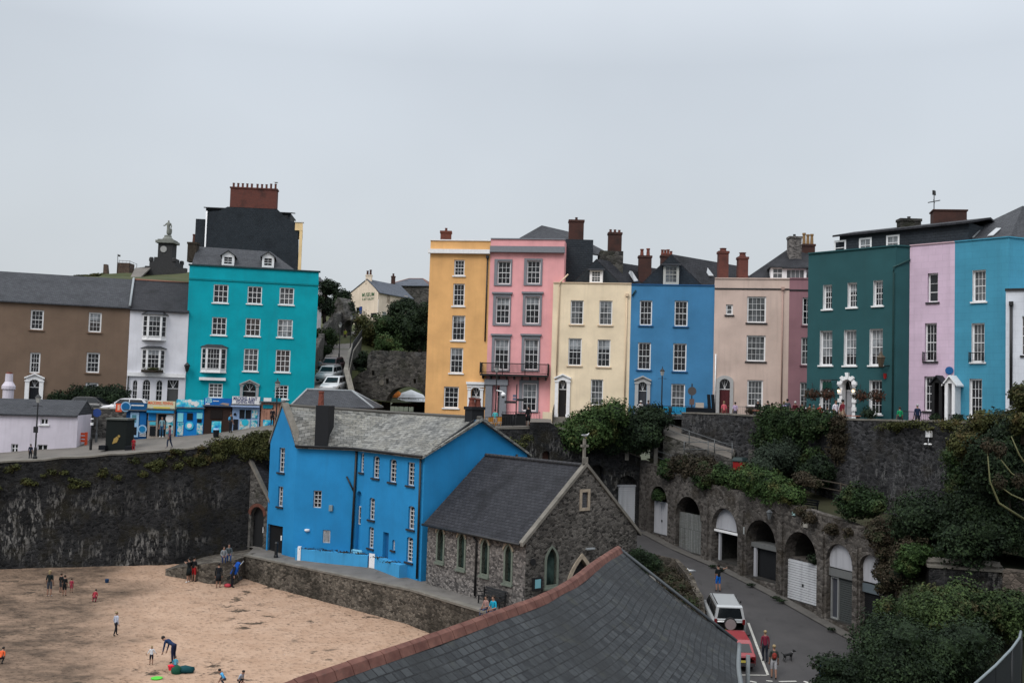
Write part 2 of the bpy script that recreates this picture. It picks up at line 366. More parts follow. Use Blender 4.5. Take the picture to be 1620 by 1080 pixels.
def window(root, f, u0, z0, u1, z1, rev=.18, cols=3, rows=4, kind='rect', fr=WPAINT, sill=None, gl=None, blind=0, bar=.022, bw=.055, mid=True, sillm=None, label=None):
    """frame with bars at the back of the opening > pane, blind, sill"""
    mb = MB(); o = -rev+.01; sh = shape(u0, z0, u1, z1, kind); inn = grow(sh, -bw); ring(mb, f, inn, sh, o-.01, o+.06)
    iu0, iu1, iz0, iz1 = u0+bw, u1-bw, z0+bw, z1-bw
    for i in range(1, cols):
        u = iu0+(iu1-iu0)*i/cols; mb.fbox(f, u-bar/2, iz0, u+bar/2, iz1-(.12 if kind != 'rect' else 0), o, o+.04)
    for i in range(1, rows):
        z = iz0+(iz1-iz0)*i/rows; b = .025 if (mid and i == rows//2) else bar/2
        mb.fbox(f, iu0, z-b, iu1, z+b, o, o+(.055 if b > .02 else .037))
    w = mb.build('window', fr, root)
    if label: w['label'] = label
    if gl is None: gl = RND.choice([GLASS]*5+[CURT, WARM])
    zb = iz1-(iz1-iz0)*blind
    p = MB()
    if kind == 'rect': p.face([f.p(iu0, iz0, o), f.p(iu1, iz0, o), f.p(iu1, zb, o), f.p(iu0, zb, o)])
    else: p.face([f.p(a, b, o) for a, b in inn])
    p.build('pane', gl, w)
    if blind and kind == 'rect': MB().face([f.p(iu0, zb, o), f.p(iu1, zb, o), f.p(iu1, iz1, o), f.p(iu0, iz1, o)]).build('blind', BLIND, w)
    if sill is not None: MB().fbox(f, u0-.12, z0-.11, u1+.12, z0-.002, -rev+.02, .11).build('sill', sill, w)
    return w
def tube_pts(name, pts, r, m, root, n=6): return MB().tube(pts, r, n).build(name, m, root)
def door(root, f, u0, z0, u1, z1, m, rev=.25, kind='rect', fan=True, name='door'):
    """panelled leaf with fanlight above"""
    zt = z1-(z1-z0)*.26 if fan else z1; mb = MB(); o = -rev
    mb.fbox(f, u0, z0, u1, zt, o-.05, o+.02)
    w = u1-u0
    for a, b, c, d in ((.12, .08, .46, .42), (.54, .08, .88, .42), (.12, .5, .46, .92), (.54, .5, .88, .92)):
        mb.fbox(f, u0+w*a, z0+(zt-z0)*b, u0+w*c, z0+(zt-z0)*d, o+.02, o+.045)
    d = mb.build(name, m, root)
    MB().fbox(f, u1-w*.16, z0+(zt-z0)*.45, u1-w*.1, z0+(zt-z0)*.48, o+.02, o+.09).build('handle', plain('brass', (.4, .3, .12), .4, .5, .8), d)
    if fan:
        sh = [(u, z) for u, z in shape(u0, zt+.03, u1, z1, kind)]; g = MB(); g.face([f.p(a, b, o) for a, b in sh]); g.build('fanlight', GLASS, d)
        fb = MB(); fb.fbox(f, u0, zt, u1, zt+.06, o+.0, o+.06)
        for k in (-1, 0, 1): c = (u0+u1)/2; fb.obox(f.p(c-.02, zt+.06, o+.005), f.d*.04, (f.d*k*w*.33+V((0, 0, z1-zt-.12))), f.n*.02)
        fb.build('transom', WPAINT, d)
    return d
def surround(root, f, u0, z0, u1, z1, top, m, arch=True, pedi=True, pil=.28, name='door_surround', proud=.16):
    """pilasters, archivolt and pediment round an opening u0..u1, z0..z1; top = apex height"""
    mb = MB(); zc = z1-(u1-u0)*.25 if arch else z1
    for a, b in ((u0-pil, u0-.02), (u1+.02, u1+pil)):
        mb.fbox(f, a, z0, b, zc, -.05, proud); mb.fbox(f, a-.05, zc, b+.05, zc+.14, -.05, proud+.05); mb.fbox(f, a-.04, z0, b+.04, z0+.25, -.05, proud+.03)
    c = (u0+u1)/2; a0, a1 = u0-pil-.08, u1+pil+.08
    if arch:
        sh = shape(u0, zc-.3, u1, z1, 'round'); ring(mb, f, sh[2:]+[], grow(sh, .13)[2:], -.05, proud-.03, 0, False)
    zz = max(z1+.08, zc+.14)
    if pedi:
        zs = top-(a1-a0)*.26
        if not arch: mb.fbox(f, a0, zc+.14, a1, zs, -.05, proud)
        for sgn in (0, 1):
            p0 = (a0, zs) if not sgn else (a1, zs)
            q = [f.p(p0[0], p0[1]-.08, proud+.1), f.p(c, top-.12, proud+.1), f.p(c, top, proud+.1), f.p(p0[0], p0[1]+.05, proud+.1)]
            mb.prism(q, -f.n*(proud+.15))
        tri = [f.p(a0+.1, zs, .06), f.p(u0-.02, zs, .06), f.p(u0-.02, zs+.05, .06)]
        sh = shape(u0, zc-.3, u1, z1, 'round')[2:] if arch else [(u1, zs), (u0, zs)]
        body = [(a0+.12, zc+.14), (a0+.12, zs-.02), (c, top-.1), (a1-.12, zs-.02), (a1-.12, zc+.14)]
        if arch:
            body = body+[(u1, zc+.14)]+[q for q in sh if q[1] > zc+.14]+[(u0, zc+.14)]
            for tr in geometry.tessellate_polygon([[V((a, b, 0)) for a, b in body]]): mb.face([f.p(*body[i], .08) for i in tr])
    else:
        mb.fbox(f, a0, zz-.05, a1, zz+.22, -.05, proud+.02); mb.fbox(f, a0-.06, zz+.22, a1+.06, top, -.05, proud+.16)
    return mb.build(name, m, root)
def band(root, f, u0, z0, u1, z1, o, m, name='cornice'): return MB().fbox(f, u0, z0, u1, z1, -.02, o).build(name, m, root)
def chimney(root, x, y, z0, z1, wx, wy, m, pots=2, pm=POT, ang=0, ph=.45, flat=False, pr=.13, name='chimney'):
    ca, sa = math.cos(ang), math.sin(ang); ax = V((ca, sa, 0)); ay = V((-sa, ca, 0)); c = V((x, y, 0))
    mb = MB(); mb.obox(c-ax*wx/2-ay*wy/2+V((0, 0, z0)), ax*wx, ay*wy, V((0, 0, z1-z0-.2)))
    mb.obox(c-ax*(wx/2+.06)-ay*(wy/2+.06)+V((0, 0, z1-.2)), ax*(wx+.12), ay*(wy+.12), V((0, 0, .2)))
    ch = mb.build(name, m, root)
    for i in range(pots):
        p = c+ax*(wx*((i+.5)/pots-.5)); h = ph*RND.uniform(.8, 1.2)
        MB().lathe(p+V((0, 0, z1)), [(pr*1.1, 0), (pr, .08), (pr*.8, h*.8), (pr*1.05, h*.85), (pr*1.05, h), (pr*.6, h), (pr*.6, h*.6)], 10).build('chimney_pot', pm, ch)
    return ch
def slab(mb, pts, t=.12, m=0):
    pts = [V(p) for p in pts]; n = (pts[1]-pts[0]).cross(pts[2]-pts[0]).normalized()
    if n.z < 0: pts.reverse(); n = -n
    mb.face(pts, m); q = [p-V((0, 0, t)) for p in pts]; mb.face(list(reversed(q)), m)
    for i in range(len(pts)): j = (i+1) % len(pts); mb.face([pts[i], q[i], q[j], pts[j]], m)
def body(mb, f, u0, u1, z0, z1, depth, m=0):
    """side, back and flat top/bottom of a plain block behind a facade"""
    a, b, c, d = f.p(u0, 0), f.p(u1, 0), f.p(u1, 0, -depth), f.p(u0, 0, -depth)
    for p, q in ((b, c), (c, d), (d, a)): mb.face([p+V((0, 0, z0)), q+V((0, 0, z0)), q+V((0, 0, z1)), p+V((0, 0, z1))], m)
    mb.face([x+V((0, 0, z1)) for x in (a, b, c, d)], m)
def pane_px(f, b): return f.rect(*b)
class House:
    def __init__(s, name, label, f, u0, u1, z0, z1, depth, wall, cat='house', group=None):
        s.f = f; s.u0, s.u1, s.z0, s.z1, s.depth = u0, u1, z0, z1, depth; s.wall = wall; s.holes = []; s.todo = []
        s.root = thing(name, label, cat, f.p((u0+u1)/2, z0), group)
        s.rev = .18; s.mrev = None
    def win(s, box, **k):
        u0, z0, u1, z1 = s.f.rect(*box); kind = k.get('kind', 'rect'); rev = k.setdefault('rev', s.rev)
        s.holes.append(shape(u0, z0, u1, z1, kind)); s.todo.append(lambda: window(s.root, s.f, u0, z0, u1, z1, **k)); return u0, z0, u1, z1
    def door(s, box, m, top=None, sm=WPAINT, kind='round', zb=None, pedi=True, pil=.28, rev=.3, fan=True, arch=True):
        u0, z0, u1, z1 = s.f.rect(*box)
        if zb is not None: z0 = zb
        s.holes.append(shape(u0, z0, u1, z1, kind)); s.todo.append(lambda: door(s.root, s.f, u0, z0, u1, z1, m, rev, kind, fan))
        if top is not None:
            zt = s.f.hit((box[0]+box[2])/2, top)[1]; s.todo.append(lambda: surround(s.root, s.f, u0, z0, u1, z1, zt, sm, arch, pedi, pil))
        return u0, z0, u1, z1
    def finish(s, outline=None, box=True):
        mb = MB(); ol = outline or [(s.u0, s.z0), (s.u1, s.z0), (s.u1, s.z1), (s.u0, s.z1)]
        mats = [s.wall]+([s.mrev] if s.mrev else [])
        bp = {}
        for r in s.holes: bp.setdefault(0, []).append(r)
        panel(mb, s.f, ol, s.holes, s.rev+.12, 0, 1 if s.mrev else None)
        if box: body(mb, s.f, s.u0, s.u1, s.z0, s.z1, s.depth)
        w = mb.build('wall', mats, s.root)
        for t in s.todo: t()
        return w
    def coping(s, m, h=.12, o=.08, name='coping'):
        return band(s.root, s.f, s.u0, s.z1, s.u1, s.z1+h, o, m, name) if 0 else MB().fbox(s.f, s.u0, s.z1+.004, s.u1, s.z1+h, -.35, o).build(name, m, s.root)
    def pipe(s, x, y0, y1, m, r=.05, o=.1, name='drainpipe', head=True):
        a = s.f.hit(x, y0); b = s.f.hit(x, y1); u = (a[0]+b[0])/2
        mb = MB().tube([s.f.p(u, a[1], o), s.f.p(u, max(b[1], s.z0), o)], r, 6)
        if head: mb.fbox(s.f, u-.13, a[1]-.05, u+.13, a[1]+.2, .01, .24)
        return mb.build(name, m, s.root)
def gable_roof(root, f, u0, u1, zE, zR, depth, m, over=.25, name='roof', ridge=None, ztop=None):
    """ridge parallel to the facade, half way back"""
    mb = MB(); h = depth/2
    slab(mb, [f.p(u0, zE, over), f.p(u1, zE, over), f.p(u1, zR, -h), f.p(u0, zR, -h)])
    slab(mb, [f.p(u0, zR, -h), f.p(u1, zR, -h), f.p(u1, zE, -depth-over), f.p(u0, zE, -depth-over)])
    for u in (u0+.02, u1-.02): mb.face([f.p(u, zE-.1), f.p(u, zE-.1, -depth), f.p(u, zR-.1, -h)])
    r = mb.build(name, m, root)
    if ridge: MB().tube([f.p(u0, zR+.02, -h), f.p(u1, zR+.02, -h)], .11, 6).build('ridge_tiles', ridge, r)
    return r
def hip_roof(root, base, ridge, m, name='roof', rm=None, t=.1):
    """base: 4 corners (front-left, front-right, back-right, back-left); ridge: 2 points left, right"""
    a, b, c, d = [V(p) for p in base]; l, r = [V(p) for p in ridge]; mb = MB()
    slab(mb, [a, b, r, l], t); slab(mb, [c, d, l, r], t); slab(mb, [b, c, r], t); slab(mb, [d, a, l], t)
    o = mb.build(name, m, root)
    if rm:
        q = MB()
        for p0, p1 in ((a, l), (b, r), (c, r), (d, l), (l, r)):
            if (p1-p0).length > .05: q.tube([p0, p1], .09, 5)
        q.build('ridge_tiles', rm, o)
    return o
# ------------------------------------------------------------------ foliage
def leafcloud(name, blobs, n, size, mat, parent=None, label=None, cat=None, group=None, kind=None, up=.35, core=.55, flat=1.0, loc=None, corem=None, seed=None):
    """leaf faces through a set of (centre, radii) clumps, with ragged dark cores"""
    r = random.Random(seed if seed is not None else len(name)*7+n); mb = MB()
    vs = []; fs = []; vol = [b[1][0]*b[1][1]+b[1][1]*b[1][2]+b[1][0]*b[1][2] for b in blobs]; tot = sum(vol)
    for (c, rad), vv in zip(blobs, vol):
        c = V(c)
        if core: mb.ell(c, [x*core for x in rad], 1, 8, 6, .5, False)  # filler blob added inside the clump to block light between leaves
        for _ in range(int(n*vv/tot)):
            d = V((r.gauss(0, 1), r.gauss(0, 1), r.gauss(0, 1))).normalized(); k = r.uniform(.35, 1)**.33
            k *= 1+.5*mn.noise(d*2.1+c)+.3*mn.noise(d*5+c)
            p = c+V((d.x*rad[0], d.y*rad[1], d.z*rad[2]))*k
            nn = (d+V((r.gauss(0, .55), r.gauss(0, .55), r.gauss(0, .55)+up))).normalized()
            a = nn.orthogonal().normalized(); b = nn.cross(a); t = r.uniform(0, 6.3); a2 = a*math.cos(t)+b*math.sin(t); b2 = nn.cross(a2)
            s = size*r.uniform(.6, 1.45); i = len(vs)
            vs += [p-a2*s*.5, p+b2*s*.3*flat+nn*s*.08, p+a2*s*.5, p-b2*s*.3*flat+nn*s*.08]; fs.append((i, i+1, i+2, i+3))
    mb.raw(vs, fs, 0)
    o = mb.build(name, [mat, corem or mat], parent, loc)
    return tag(o, label, cat, group, kind) if parent is None else o
def tree(name, label, cat, base, blobs, n, size, mat, trunk_r=.2, group=None, limbs=5, seed=1, bark=BARK):
    r = random.Random(seed); root = thing(name, label, cat, base, group); b = V(base)
    top = V((sum(c[0] for c, _ in blobs)/len(blobs), sum(c[1] for c, _ in blobs)/len(blobs), max(c[2] for c, _ in blobs)))
    mb = MB(); midp = b.lerp(top, .5)+V((r.uniform(-.3, .3), r.uniform(-.3, .3), 0)); mb.tube([b-V((0, 0, .3)), b.lerp(midp, .5), midp, top], [trunk_r, trunk_r*.8, trunk_r*.6, trunk_r*.2], 7)
    for c, rad in blobs[:limbs*2]: mb.tube([b.lerp(top, r.uniform(.25, .6)), V(c).lerp(midp, .4), V(c)], [trunk_r*.45, trunk_r*.3, trunk_r*.1], 5)
    mb.build('trunk', bark, root)
    leafcloud('crown', blobs, n, size, mat, root, seed=seed, core=.6)
    return root
def clump(px0, px1, py0, py1, Y, k=6, seed=1, rr=(.16, .3), depth=1.5, shapef=None):
    """blobs filling a picture-sized patch at distance Y (its real width and height), spread in depth"""
    r = random.Random(seed); out = []; s = Y/F; W = (px1-px0)*s; H = (py1-py0)*s; g = min(W, H)
    for i in range(k):
        a, b = r.uniform(.12, .88), r.uniform(.15, .85)
        if shapef and not shapef(a, b): a, b = .5, .6
        c = pY(px0+(px1-px0)*a, py0+(py1-py0)*b, Y+r.uniform(-depth, depth)); q = r.uniform(*rr)*(W+H)/2
        q = min(q, g*.5); out.append((c, (q*r.uniform(.9, 1.25), q*r.uniform(.9, 1.2), q*r.uniform(.7, 1))))
    return out
# ------------------------------------------------------------------ people and animals
SK = plain('skin_tone', (.34, .19, .135), .6, .3); SKD = plain('tanned_skin_tone', (.20, .11, .075), .6, .3)
HAIRS = {'brown': plain('hair_brown', (.035, .022, .014), .7), 'dark': plain('hair_dark', (.010, .009, .009), .7), 'grey': plain('hair_grey', (.45, .45, .46), .8), 'blond': plain('hair_blond', (.33, .25, .13), .7), 'white': plain('hair_white', (.7, .7, .7), .8)}
def skin_obj(name, verts, edges, radii, sub=1, root_i=0):
    me = bpy.data.meshes.new(name); me.from_pydata([tuple(v) for v in verts], edges, []); o = bpy.data.objects.new(name, me); COL.objects.link(o)
    m = o.modifiers.new('skin', 'SKIN'); m.use_smooth_shade = True
    for i, r in enumerate(radii):
        d = me.skin_vertices[0].data[i]; rr = r if isinstance(r, tuple) else (r, r); d.radius = rr; d.use_root = (i == root_i)
    sb = o.modifiers.new('sub', 'SUBSURF'); sb.levels = sub; sb.render_levels = sub
    return o
def bake(o):
    dg = bpy.context.evaluated_depsgraph_get(); dg.update(); ev = o.evaluated_get(dg); me = bpy.data.meshes.new_from_object(ev)
    old = o.data; o.modifiers.clear(); o.data = me; bpy.data.meshes.remove(old); return me
def person(p, h, label, top, legs, rot=0, pose='stand', shoes=(40, 40, 45), hair='brown', sleeves=False, shorts=False, skin=None, hat=None, bag=None, arms=None, group=None, skirt=False, lean=0, step=.0, longhair=False):
    """h metres tall; rot: heading in degrees (0 faces the camera, 180 away)"""
    H = h; P = {}; q = H
    def s(x, y, z): return V((x*q, y*q, z*q))        # x = figure's left/right, y = back(+)/front(-)
    hip = .53; 
    bend = {'stand': 0, 'walk': .04, 'sit': .05, 'bend': 1.15, 'crouch': .55, 'point': 0, 'lean': .35}[pose]
    if lean: bend = lean
    def up(z, x=0, y=0):                                # torso frame bent forward at the hip
        dz = z-hz; return V((x*q, (-math.sin(bend)*dz+y*math.cos(bend))*q, (hz+math.cos(bend)*dz+y*math.sin(bend))*q))
    hz = {'sit': .27, 'crouch': .25}.get(pose, hip)
    k = lambda z: hz+(z-hip)
    pts = []; rad = []; lab = []; ed = []
    def add(v, r, l, par=None):
        pts.append(v); rad.append(r if isinstance(r, tuple) else r*q) if not isinstance(r, tuple) else rad.append((r[0]*q, r[1]*q)); lab.append(l)
        if par is not None: ed.append((par, len(pts)-1))
        return len(pts)-1
    pe = add(up(k(.53)), (.082, .062), 'leg'); wa = add(up(k(.61)), (.074, .055), 'top', pe); ch = add(up(k(.72)), (.088, .062), 'top', wa); sh = add(up(k(.80)), (.066, .05), 'top', ch)
    ne = add(up(k(.855), 0, -.005), .030, 'skin', sh); jw = add(up(k(.895), 0, -.02), (.040, .043), 'skin', ne); sk_ = add(up(k(.945), 0, -.008), (.046, .056), 'skin', jw); cr = add(up(k(.978)), (.030, .036), 'skin', sk_)
    add(up(k(.925), 0, -.068), .007, 'skin', jw)
    for sd in (-1, 1):
        hx = .052*sd
        if pose == 'sit': kn, an, to = s(hx*1.3, -.24, hz), s(hx*1.2, -.27, .04), s(hx*1.2, -.34, .015)
        elif pose == 'crouch': kn, an, to = s(hx*1.8, -.16, .28), s(hx*1.3, .0, .045), s(hx*1.3, -.09, .015)
        elif pose == 'walk' or step: st = (step or .11)*sd; kn, an, to = s(hx, -st*.6-.02, .285), s(hx, -st+.02, .045), s(hx*1.1, -st-.07, .015)
        else: kn, an, to = s(hx*1.15, -.01, .285), s(hx*1.25, .01, .045), s(hx*1.5, -.08, .015)
        h0 = add(s(hx, 0, hz-.005) if pose not in ('bend',) else s(hx, .0, hz-.01), .060, 'leg', pe)
        t1 = add(pts[h0].lerp(kn, .5), .052, 'leg', h0); k1 = add(kn, .037, 'leg', t1); c1 = add(kn.lerp(an, .4), .036, 'calf', k1); a1 = add(an, .024, 'calf', c1); f1 = add(an.lerp(to, .4)-V((0, 0, .008*q)), .027, 'shoe', a1); add(to, .022, 'shoe', f1)
        so_ = add(up(k(.795), .098*sd), .036, 'top', sh)
        am = (arms or {}).get(sd)
        if am: el, wr = up(k(.795)+am[0][2], .098*sd+am[0][0]*sd, am[0][1]), up(k(.795)+am[1][2], .098*sd+am[1][0]*sd, am[1][1])
        elif pose == 'bend': el, wr = pts[so_]+s(.02*sd, -.02, -.17), pts[so_]+s(.01*sd, -.06, -.32)
        elif pose in ('sit', 'crouch'): el, wr = up(k(.63), .135*sd, -.03), up(k(.60), .06*sd, -.17)
        else: el, wr = up(k(.63), .125*sd, .02), up(k(.485), .125*sd, -.04-.05*(step or (pose == 'walk')*.1)*sd)
        e1 = add(el, .028, 'top', so_); w1 = add(wr, .018, 'fore', e1); d = (wr-el).normalized()
        pal = add(wr+d*.045*q, (.024, .013), 'hand', w1); sdv = d.cross(V((0, 1, .2))).normalized()*sd
        for i, ln in enumerate((.036, .042, .039, .03)):
            b = wr+d*.055*q+sdv*(.0135*(1.5-i))*q; add(b+d*ln*.6*q, .0062, 'hand', pal); add(b+d*ln*q+V((0, -.012*q, -.004*q)), .005, 'hand', len(pts)-1)
        add(wr+d*.04*q+sdv*.032*q-V((0, .008*q, 0)), .0065, 'hand', pal); add(wr+d*.062*q+sdv*.036*q-V((0, .016*q, 0)), .0055, 'hand', len(pts)-1)
    # resting on the ground
    zmin = min(v.z for v in pts)-.02*q if pose != 'sit' else .0
    pts = [v-V((0, 0, zmin if pose != 'sit' else 0)) for v in pts]
    o = skin_obj('person', pts, ed, rad); me = bake(o)
    sk = skin or SK; mats = [sk, C(*top), C(*legs), C(*shoes)]
    for x in mats: me.materials.append(x)
    par = {b: a for a, b in ed}
    segs = [(pts[a], pts[b], lab[b]) for a, b in ed]
    mi = {'skin': 0, 'hand': 0, 'top': 1, 'leg': 2, 'shoe': 3, 'fore': 1 if sleeves else 0, 'calf': 0 if (shorts or skirt) else 2}
    for f in me.polygons:
        c = f.center; best = 9e9; bl = 'top'
        for a, b, l in segs:
            ab = b-a; t = max(0, min(1, (c-a).dot(ab)/max(ab.length_squared, 1e-9))); dd = (c-(a+ab*t)).length_squared
            if dd < best: best = dd; bl = l
        f.material_index = mi[bl]; f.use_smooth = True
    hm = C(*hat) if hat else HAIRS[hair]; z0 = V((0, 0, -zmin if pose != 'sit' else 0))
    g = MB(); c = (up(k(.958), 0, .012))+z0; g.ell(c, (.058*q, .064*q, .052*q), 0, 9, 6, .12)
    if longhair: g.ell(up(k(.90), 0, .038)+z0, (.05*q, .032*q, .075*q), 0, 8, 5, .2)
    if hat: g.lathe(c+V((0, 0, -.008*q)), [(.085*q, 0), (.085*q, .008*q), (.06*q, .012*q), (.05*q, .05*q)], 10)
    o['org'] = (0, 0, 0); g.build('hat' if hat else 'hair', hm, o)
    if skirt: MB().lathe(V((0, 0, 0)), [(.115*q, (hz-.22)*q), (.09*q, (hz-.06)*q), (.078*q, (hz+.06)*q)], 12, smooth=True).build('skirt', C(*top if skirt == 1 else legs), o)
    if bag:
        g = MB(); c = up(k(.69), 0, .095)+z0; g.ell(c, (.075*q, .05*q, .10*q), 0, 8, 6); g.ell(c+V((0, .03*q, -.03*q)), (.05*q, .035*q, .045*q)); g.build('backpack', C(*bag), o)
    o.location = V(p); o.rotation_euler = (0, 0, math.radians(rot)); return tag(o, label, 'person', group)
def gull(p, label, rot=0, s=.28, fly=False):
    W_ = plain('gull_white', (.75, .75, .74), .8); G_ = plain('gull_grey', (.28, .30, .32), .8); Y_ = plain('gull_yellow', (.6, .4, .05), .6)
    ax = V((1, 0, 0)); prof = [(-1.05, .02, .10), (-.8, .10, .10), (-.4, .24, .02), (0, .30, 0), (.35, .24, .10), (.55, .15, .30), (.66, .135, .46), (.80, .09, .50), (.88, .03, .48)]
    vs = []; n = 8
    for x, r, z in prof:
        for j in range(n): t = 2*math.pi*j/n; vs.append(V((x*s, math.cos(t)*r*s*.85, z*s+math.sin(t)*r*s+.55*s)))
    fs = [(i*n+j, i*n+(j+1) % n, (i+1)*n+(j+1) % n, (i+1)*n+j) for i in range(len(prof)-1) for j in range(n)]+[tuple(range(n)), tuple(range((len(prof)-1)*n, len(prof)*n))]
    mb = MB(); mb.raw(vs, fs, 0, True); o = mb.build('seagull', W_, None, (0, 0, 0))
    for sd in (-1, 1):
        w = MB(); w.ell((-.25*s, sd*.25*s, .64*s), (.75*s, .07*s, .2*s), 0, 8, 5) if not fly else w.prism([V((.25*s, sd*.2*s, .6*s)), V((-.35*s, sd*.2*s, .6*s)), V((-.5*s, sd*1.5*s, .9*s)), V((.1*s, sd*1.0*s, .85*s))], (0, 0, .04*s)); w.build('wing', G_, o)
        MB().tube([(.05*s, sd*.1*s, .35*s), (.05*s, sd*.1*s, .0)], .025*s, 5).tube([(.05*s, sd*.1*s, .01*s), (.22*s, sd*.1*s, .01*s)], .03*s, 5).build('leg', Y_, o)
    MB().tube([(.85*s, 0, 1.03*s), (1.1*s, 0, 1.0*s)], [.04*s, .012*s], 6).build('beak', Y_, o)
    o.location = V(p); o.rotation_euler = (0, 0, math.radians(rot)); return tag(o, label, 'seagull')
# ------------------------------------------------------------------ cars
TYRE = plain('tyre_rubber', (.015, .015, .016), .8); RIM = plain('alloy_rim', (.35, .36, .37), .35, .5, .7); CGL = plain('car_glass', (.012, .015, .018), .06, .6)
def carpaint(n, c):
    if 'cp'+n in _mc: return _mc['cp'+n]
    t = NT('car_paint_'+n); t.b.inputs['Coat Weight'].default_value = .6; t.b.inputs['Coat Roughness'].default_value = .08; _mc['cp'+n] = t.fin(c, .4, .45, .1); return _mc['cp'+n]
def car(p, rot, label, cname, c, L=4.2, W_=1.75, H_=1.5, style='hatch', spare=False, tilt=0, group=None):
    """rot: heading of the nose in degrees (0 = +x). body, windows, lights, wheels, mirrors"""
    root = thing('parked_car', label, 'car', (0, 0, 0), group); m = carpaint(cname, c); hw = W_/2
    hb = H_*.60; rf = H_
    if style == 'suv': top = [(-.5, hb+.02, .90), (-.49, hb+.05, .86), (-.445, rf-.05, .74), (-.40, rf, .72), (.08, rf, .72), (.14, rf-.04, .73), (.27, hb+.06, .86), (.30, hb, .9)]
    else: top = [(-.5, hb-.05, .88), (-.47, hb+.05, .86), (-.37, rf-.1, .74), (-.30, rf-.01, .70), (.02, rf, .70), (.10, rf-.05, .72), (.28, hb+.03, .86), (.31, hb-.02, .88)]
    # lower body loft
    st = [(-.5, .32, hb-.12, .82), (-.49, .25, hb-.02, .93), (-.44, .22, hb, .99), (-.2, .2, hb+.01, 1), (.15, .2, hb, 1), (.3, .2, hb-.03, .99), (.42, .22, hb-.10, .96), (.48, .26, hb-.2, .88), (.5, .34, hb-.28, .8)]
    mb = MB(); rings = []
    for x, zb, zt, wk in st:
        w = hw*wk; rings.append([V((x*L, -w*.9, zb)), V((x*L, -w, zb+.12)), V((x*L, -w, zt-.12)), V((x*L, -w*.93, zt)), V((x*L, w*.93, zt)), V((x*L, w, zt-.12)), V((x*L, w, zb+.12)), V((x*L, w*.9, zb))])
    vs = [v for r in rings for v in r]; n = 8
    fs = [(i*n+j, i*n+(j+1) % n, (i+1)*n+(j+1) % n, (i+1)*n+j) for i in range(len(st)-1) for j in range(n)]+[tuple(range(n)), tuple(range((len(st)-1)*n, len(st)*n))]
    mb.raw(vs, fs, 0, True)
    vs = []
    for x, z, wk in top: w = hw*wk; vs += [V((x*L, -w, z)), V((x*L, w, z))]
    n2 = len(top); mb.raw(vs, [(2*i, 2*i+1, 2*i+3, 2*i+2) for i in range(n2-1)], 0)
    mb.face([vs[2*i] for i in range(n2)]); mb.face([vs[2*i+1] for i in reversed(range(n2))])
    bd = mb.build('body', m, root)
    # glass, 8 mm proud
    def gl(a, b, t0, t1, name):
        A0, A1, B0, B1 = [vs[2*a], vs[2*a+1], vs[2*b], vs[2*b+1]]; nn = (A1-A0).cross(B0-A0).normalized(); nn = nn if nn.z > 0 else -nn
        l = lambda s_, t: (A0.lerp(B0, t)).lerp(A1.lerp(B1, t), s_)+nn*.008
        MB().face([l(.08, t0), l(.92, t0), l(.90, t1), l(.10, t1)]).build(name, CGL, root)
    if style == 'suv': gl(1, 2, .06, .92, 'rear_window'); gl(6, 5, .06, .95, 'windscreen')
    else: gl(1, 2, .12, .95, 'rear_window'); gl(6, 5, .06, .95, 'windscreen')
    for sd in (0, 1):
        P = [vs[2*i+sd] for i in range(n2)]; y = (-1 if sd == 0 else 1)*.012
        xa, xb, xm = P[2].x+.05, P[5].x+.02, P[4].x-.1*L
        zb, zt = hb+.09, rf-.12
        def sp(x, z):
            t = (z-hb)/(rf-hb); w = hw*(.885-.165*t); return V((x, (-w-.008) if sd == 0 else w+.008, z))
        for x0, x1, x2, x3 in ((xa-.16*(style != 'suv')-.02, xm-.05, xm-.05, xa+.12), (xm+.03, xb+.42, xb+.02, xm+.03)):
            MB().face([sp(x0, zb), sp(x1, zb), sp(x2, zt), sp(x3, zt)]).build('side_window', CGL, root)
    for sx_ in (-.31, .31):
        for sd in (-1, 1):
            c_ = V((sx_*L, sd*(hw-.09), .32)); w = MB().lathe(c_-V((0, .1, 0)), [(.2, 0), (.31, .02), (.32, .05), (.32, .16), (.31, .19), (.2, .2)], 16, ax=(0, 1, 0)).build('wheel', TYRE, root)
            MB().lathe(c_+V((0, sd*.09-.015, 0)), [(.19, 0), (.19, .03)], 12, ax=(0, 1, 0)).build('rim', RIM, w)
    RED = plain('tail_light_red', (.16, .008, .010), .2, .4); CLR = plain('head_light_clear', (.6, .62, .65), .1, .6)
    for sd in (-1, 1):
        MB().box(-.5*L-.02, sd*hw*.80-.07, hb-.22, -.5*L+.06, sd*hw*.80+.09, hb+(.06 if style == 'suv' else -.05)).build('tail_light', RED, root)
        MB().box(.44*L, sd*hw*.72-.16, hb-.36, .5*L+.005, sd*hw*.72+.12, hb-.22).build('headlight', CLR, root)
        MB().ell((.22*L, sd*(hw+.12), hb+.12), (.09, .12, .08), 0, 8, 6).build('wing_mirror', plain('black_plastic', (.015, .015, .015), .5), root)
    MB().box(-.5*L-.05, -hw*.86, .30, -.5*L+.1, hw*.86, .46).build('bumper', plain('bumper_plastic', (.05, .05, .055), .6), root)
    MB().box(-.5*L-.056, -.26, .5, -.5*L-.02, .26, .61).build('number_plate', plain('plate_yellow', (.6, .5, .1), .5), root)
    if style == 'suv':
        for sd in (-1, 1): MB().tube([(-.38*L, sd*hw*.66, rf+.05), (.06*L, sd*hw*.66, rf+.05)], .025, 6).build('roof_rail', plain('black_plastic', (.015, .015, .015), .5), root)
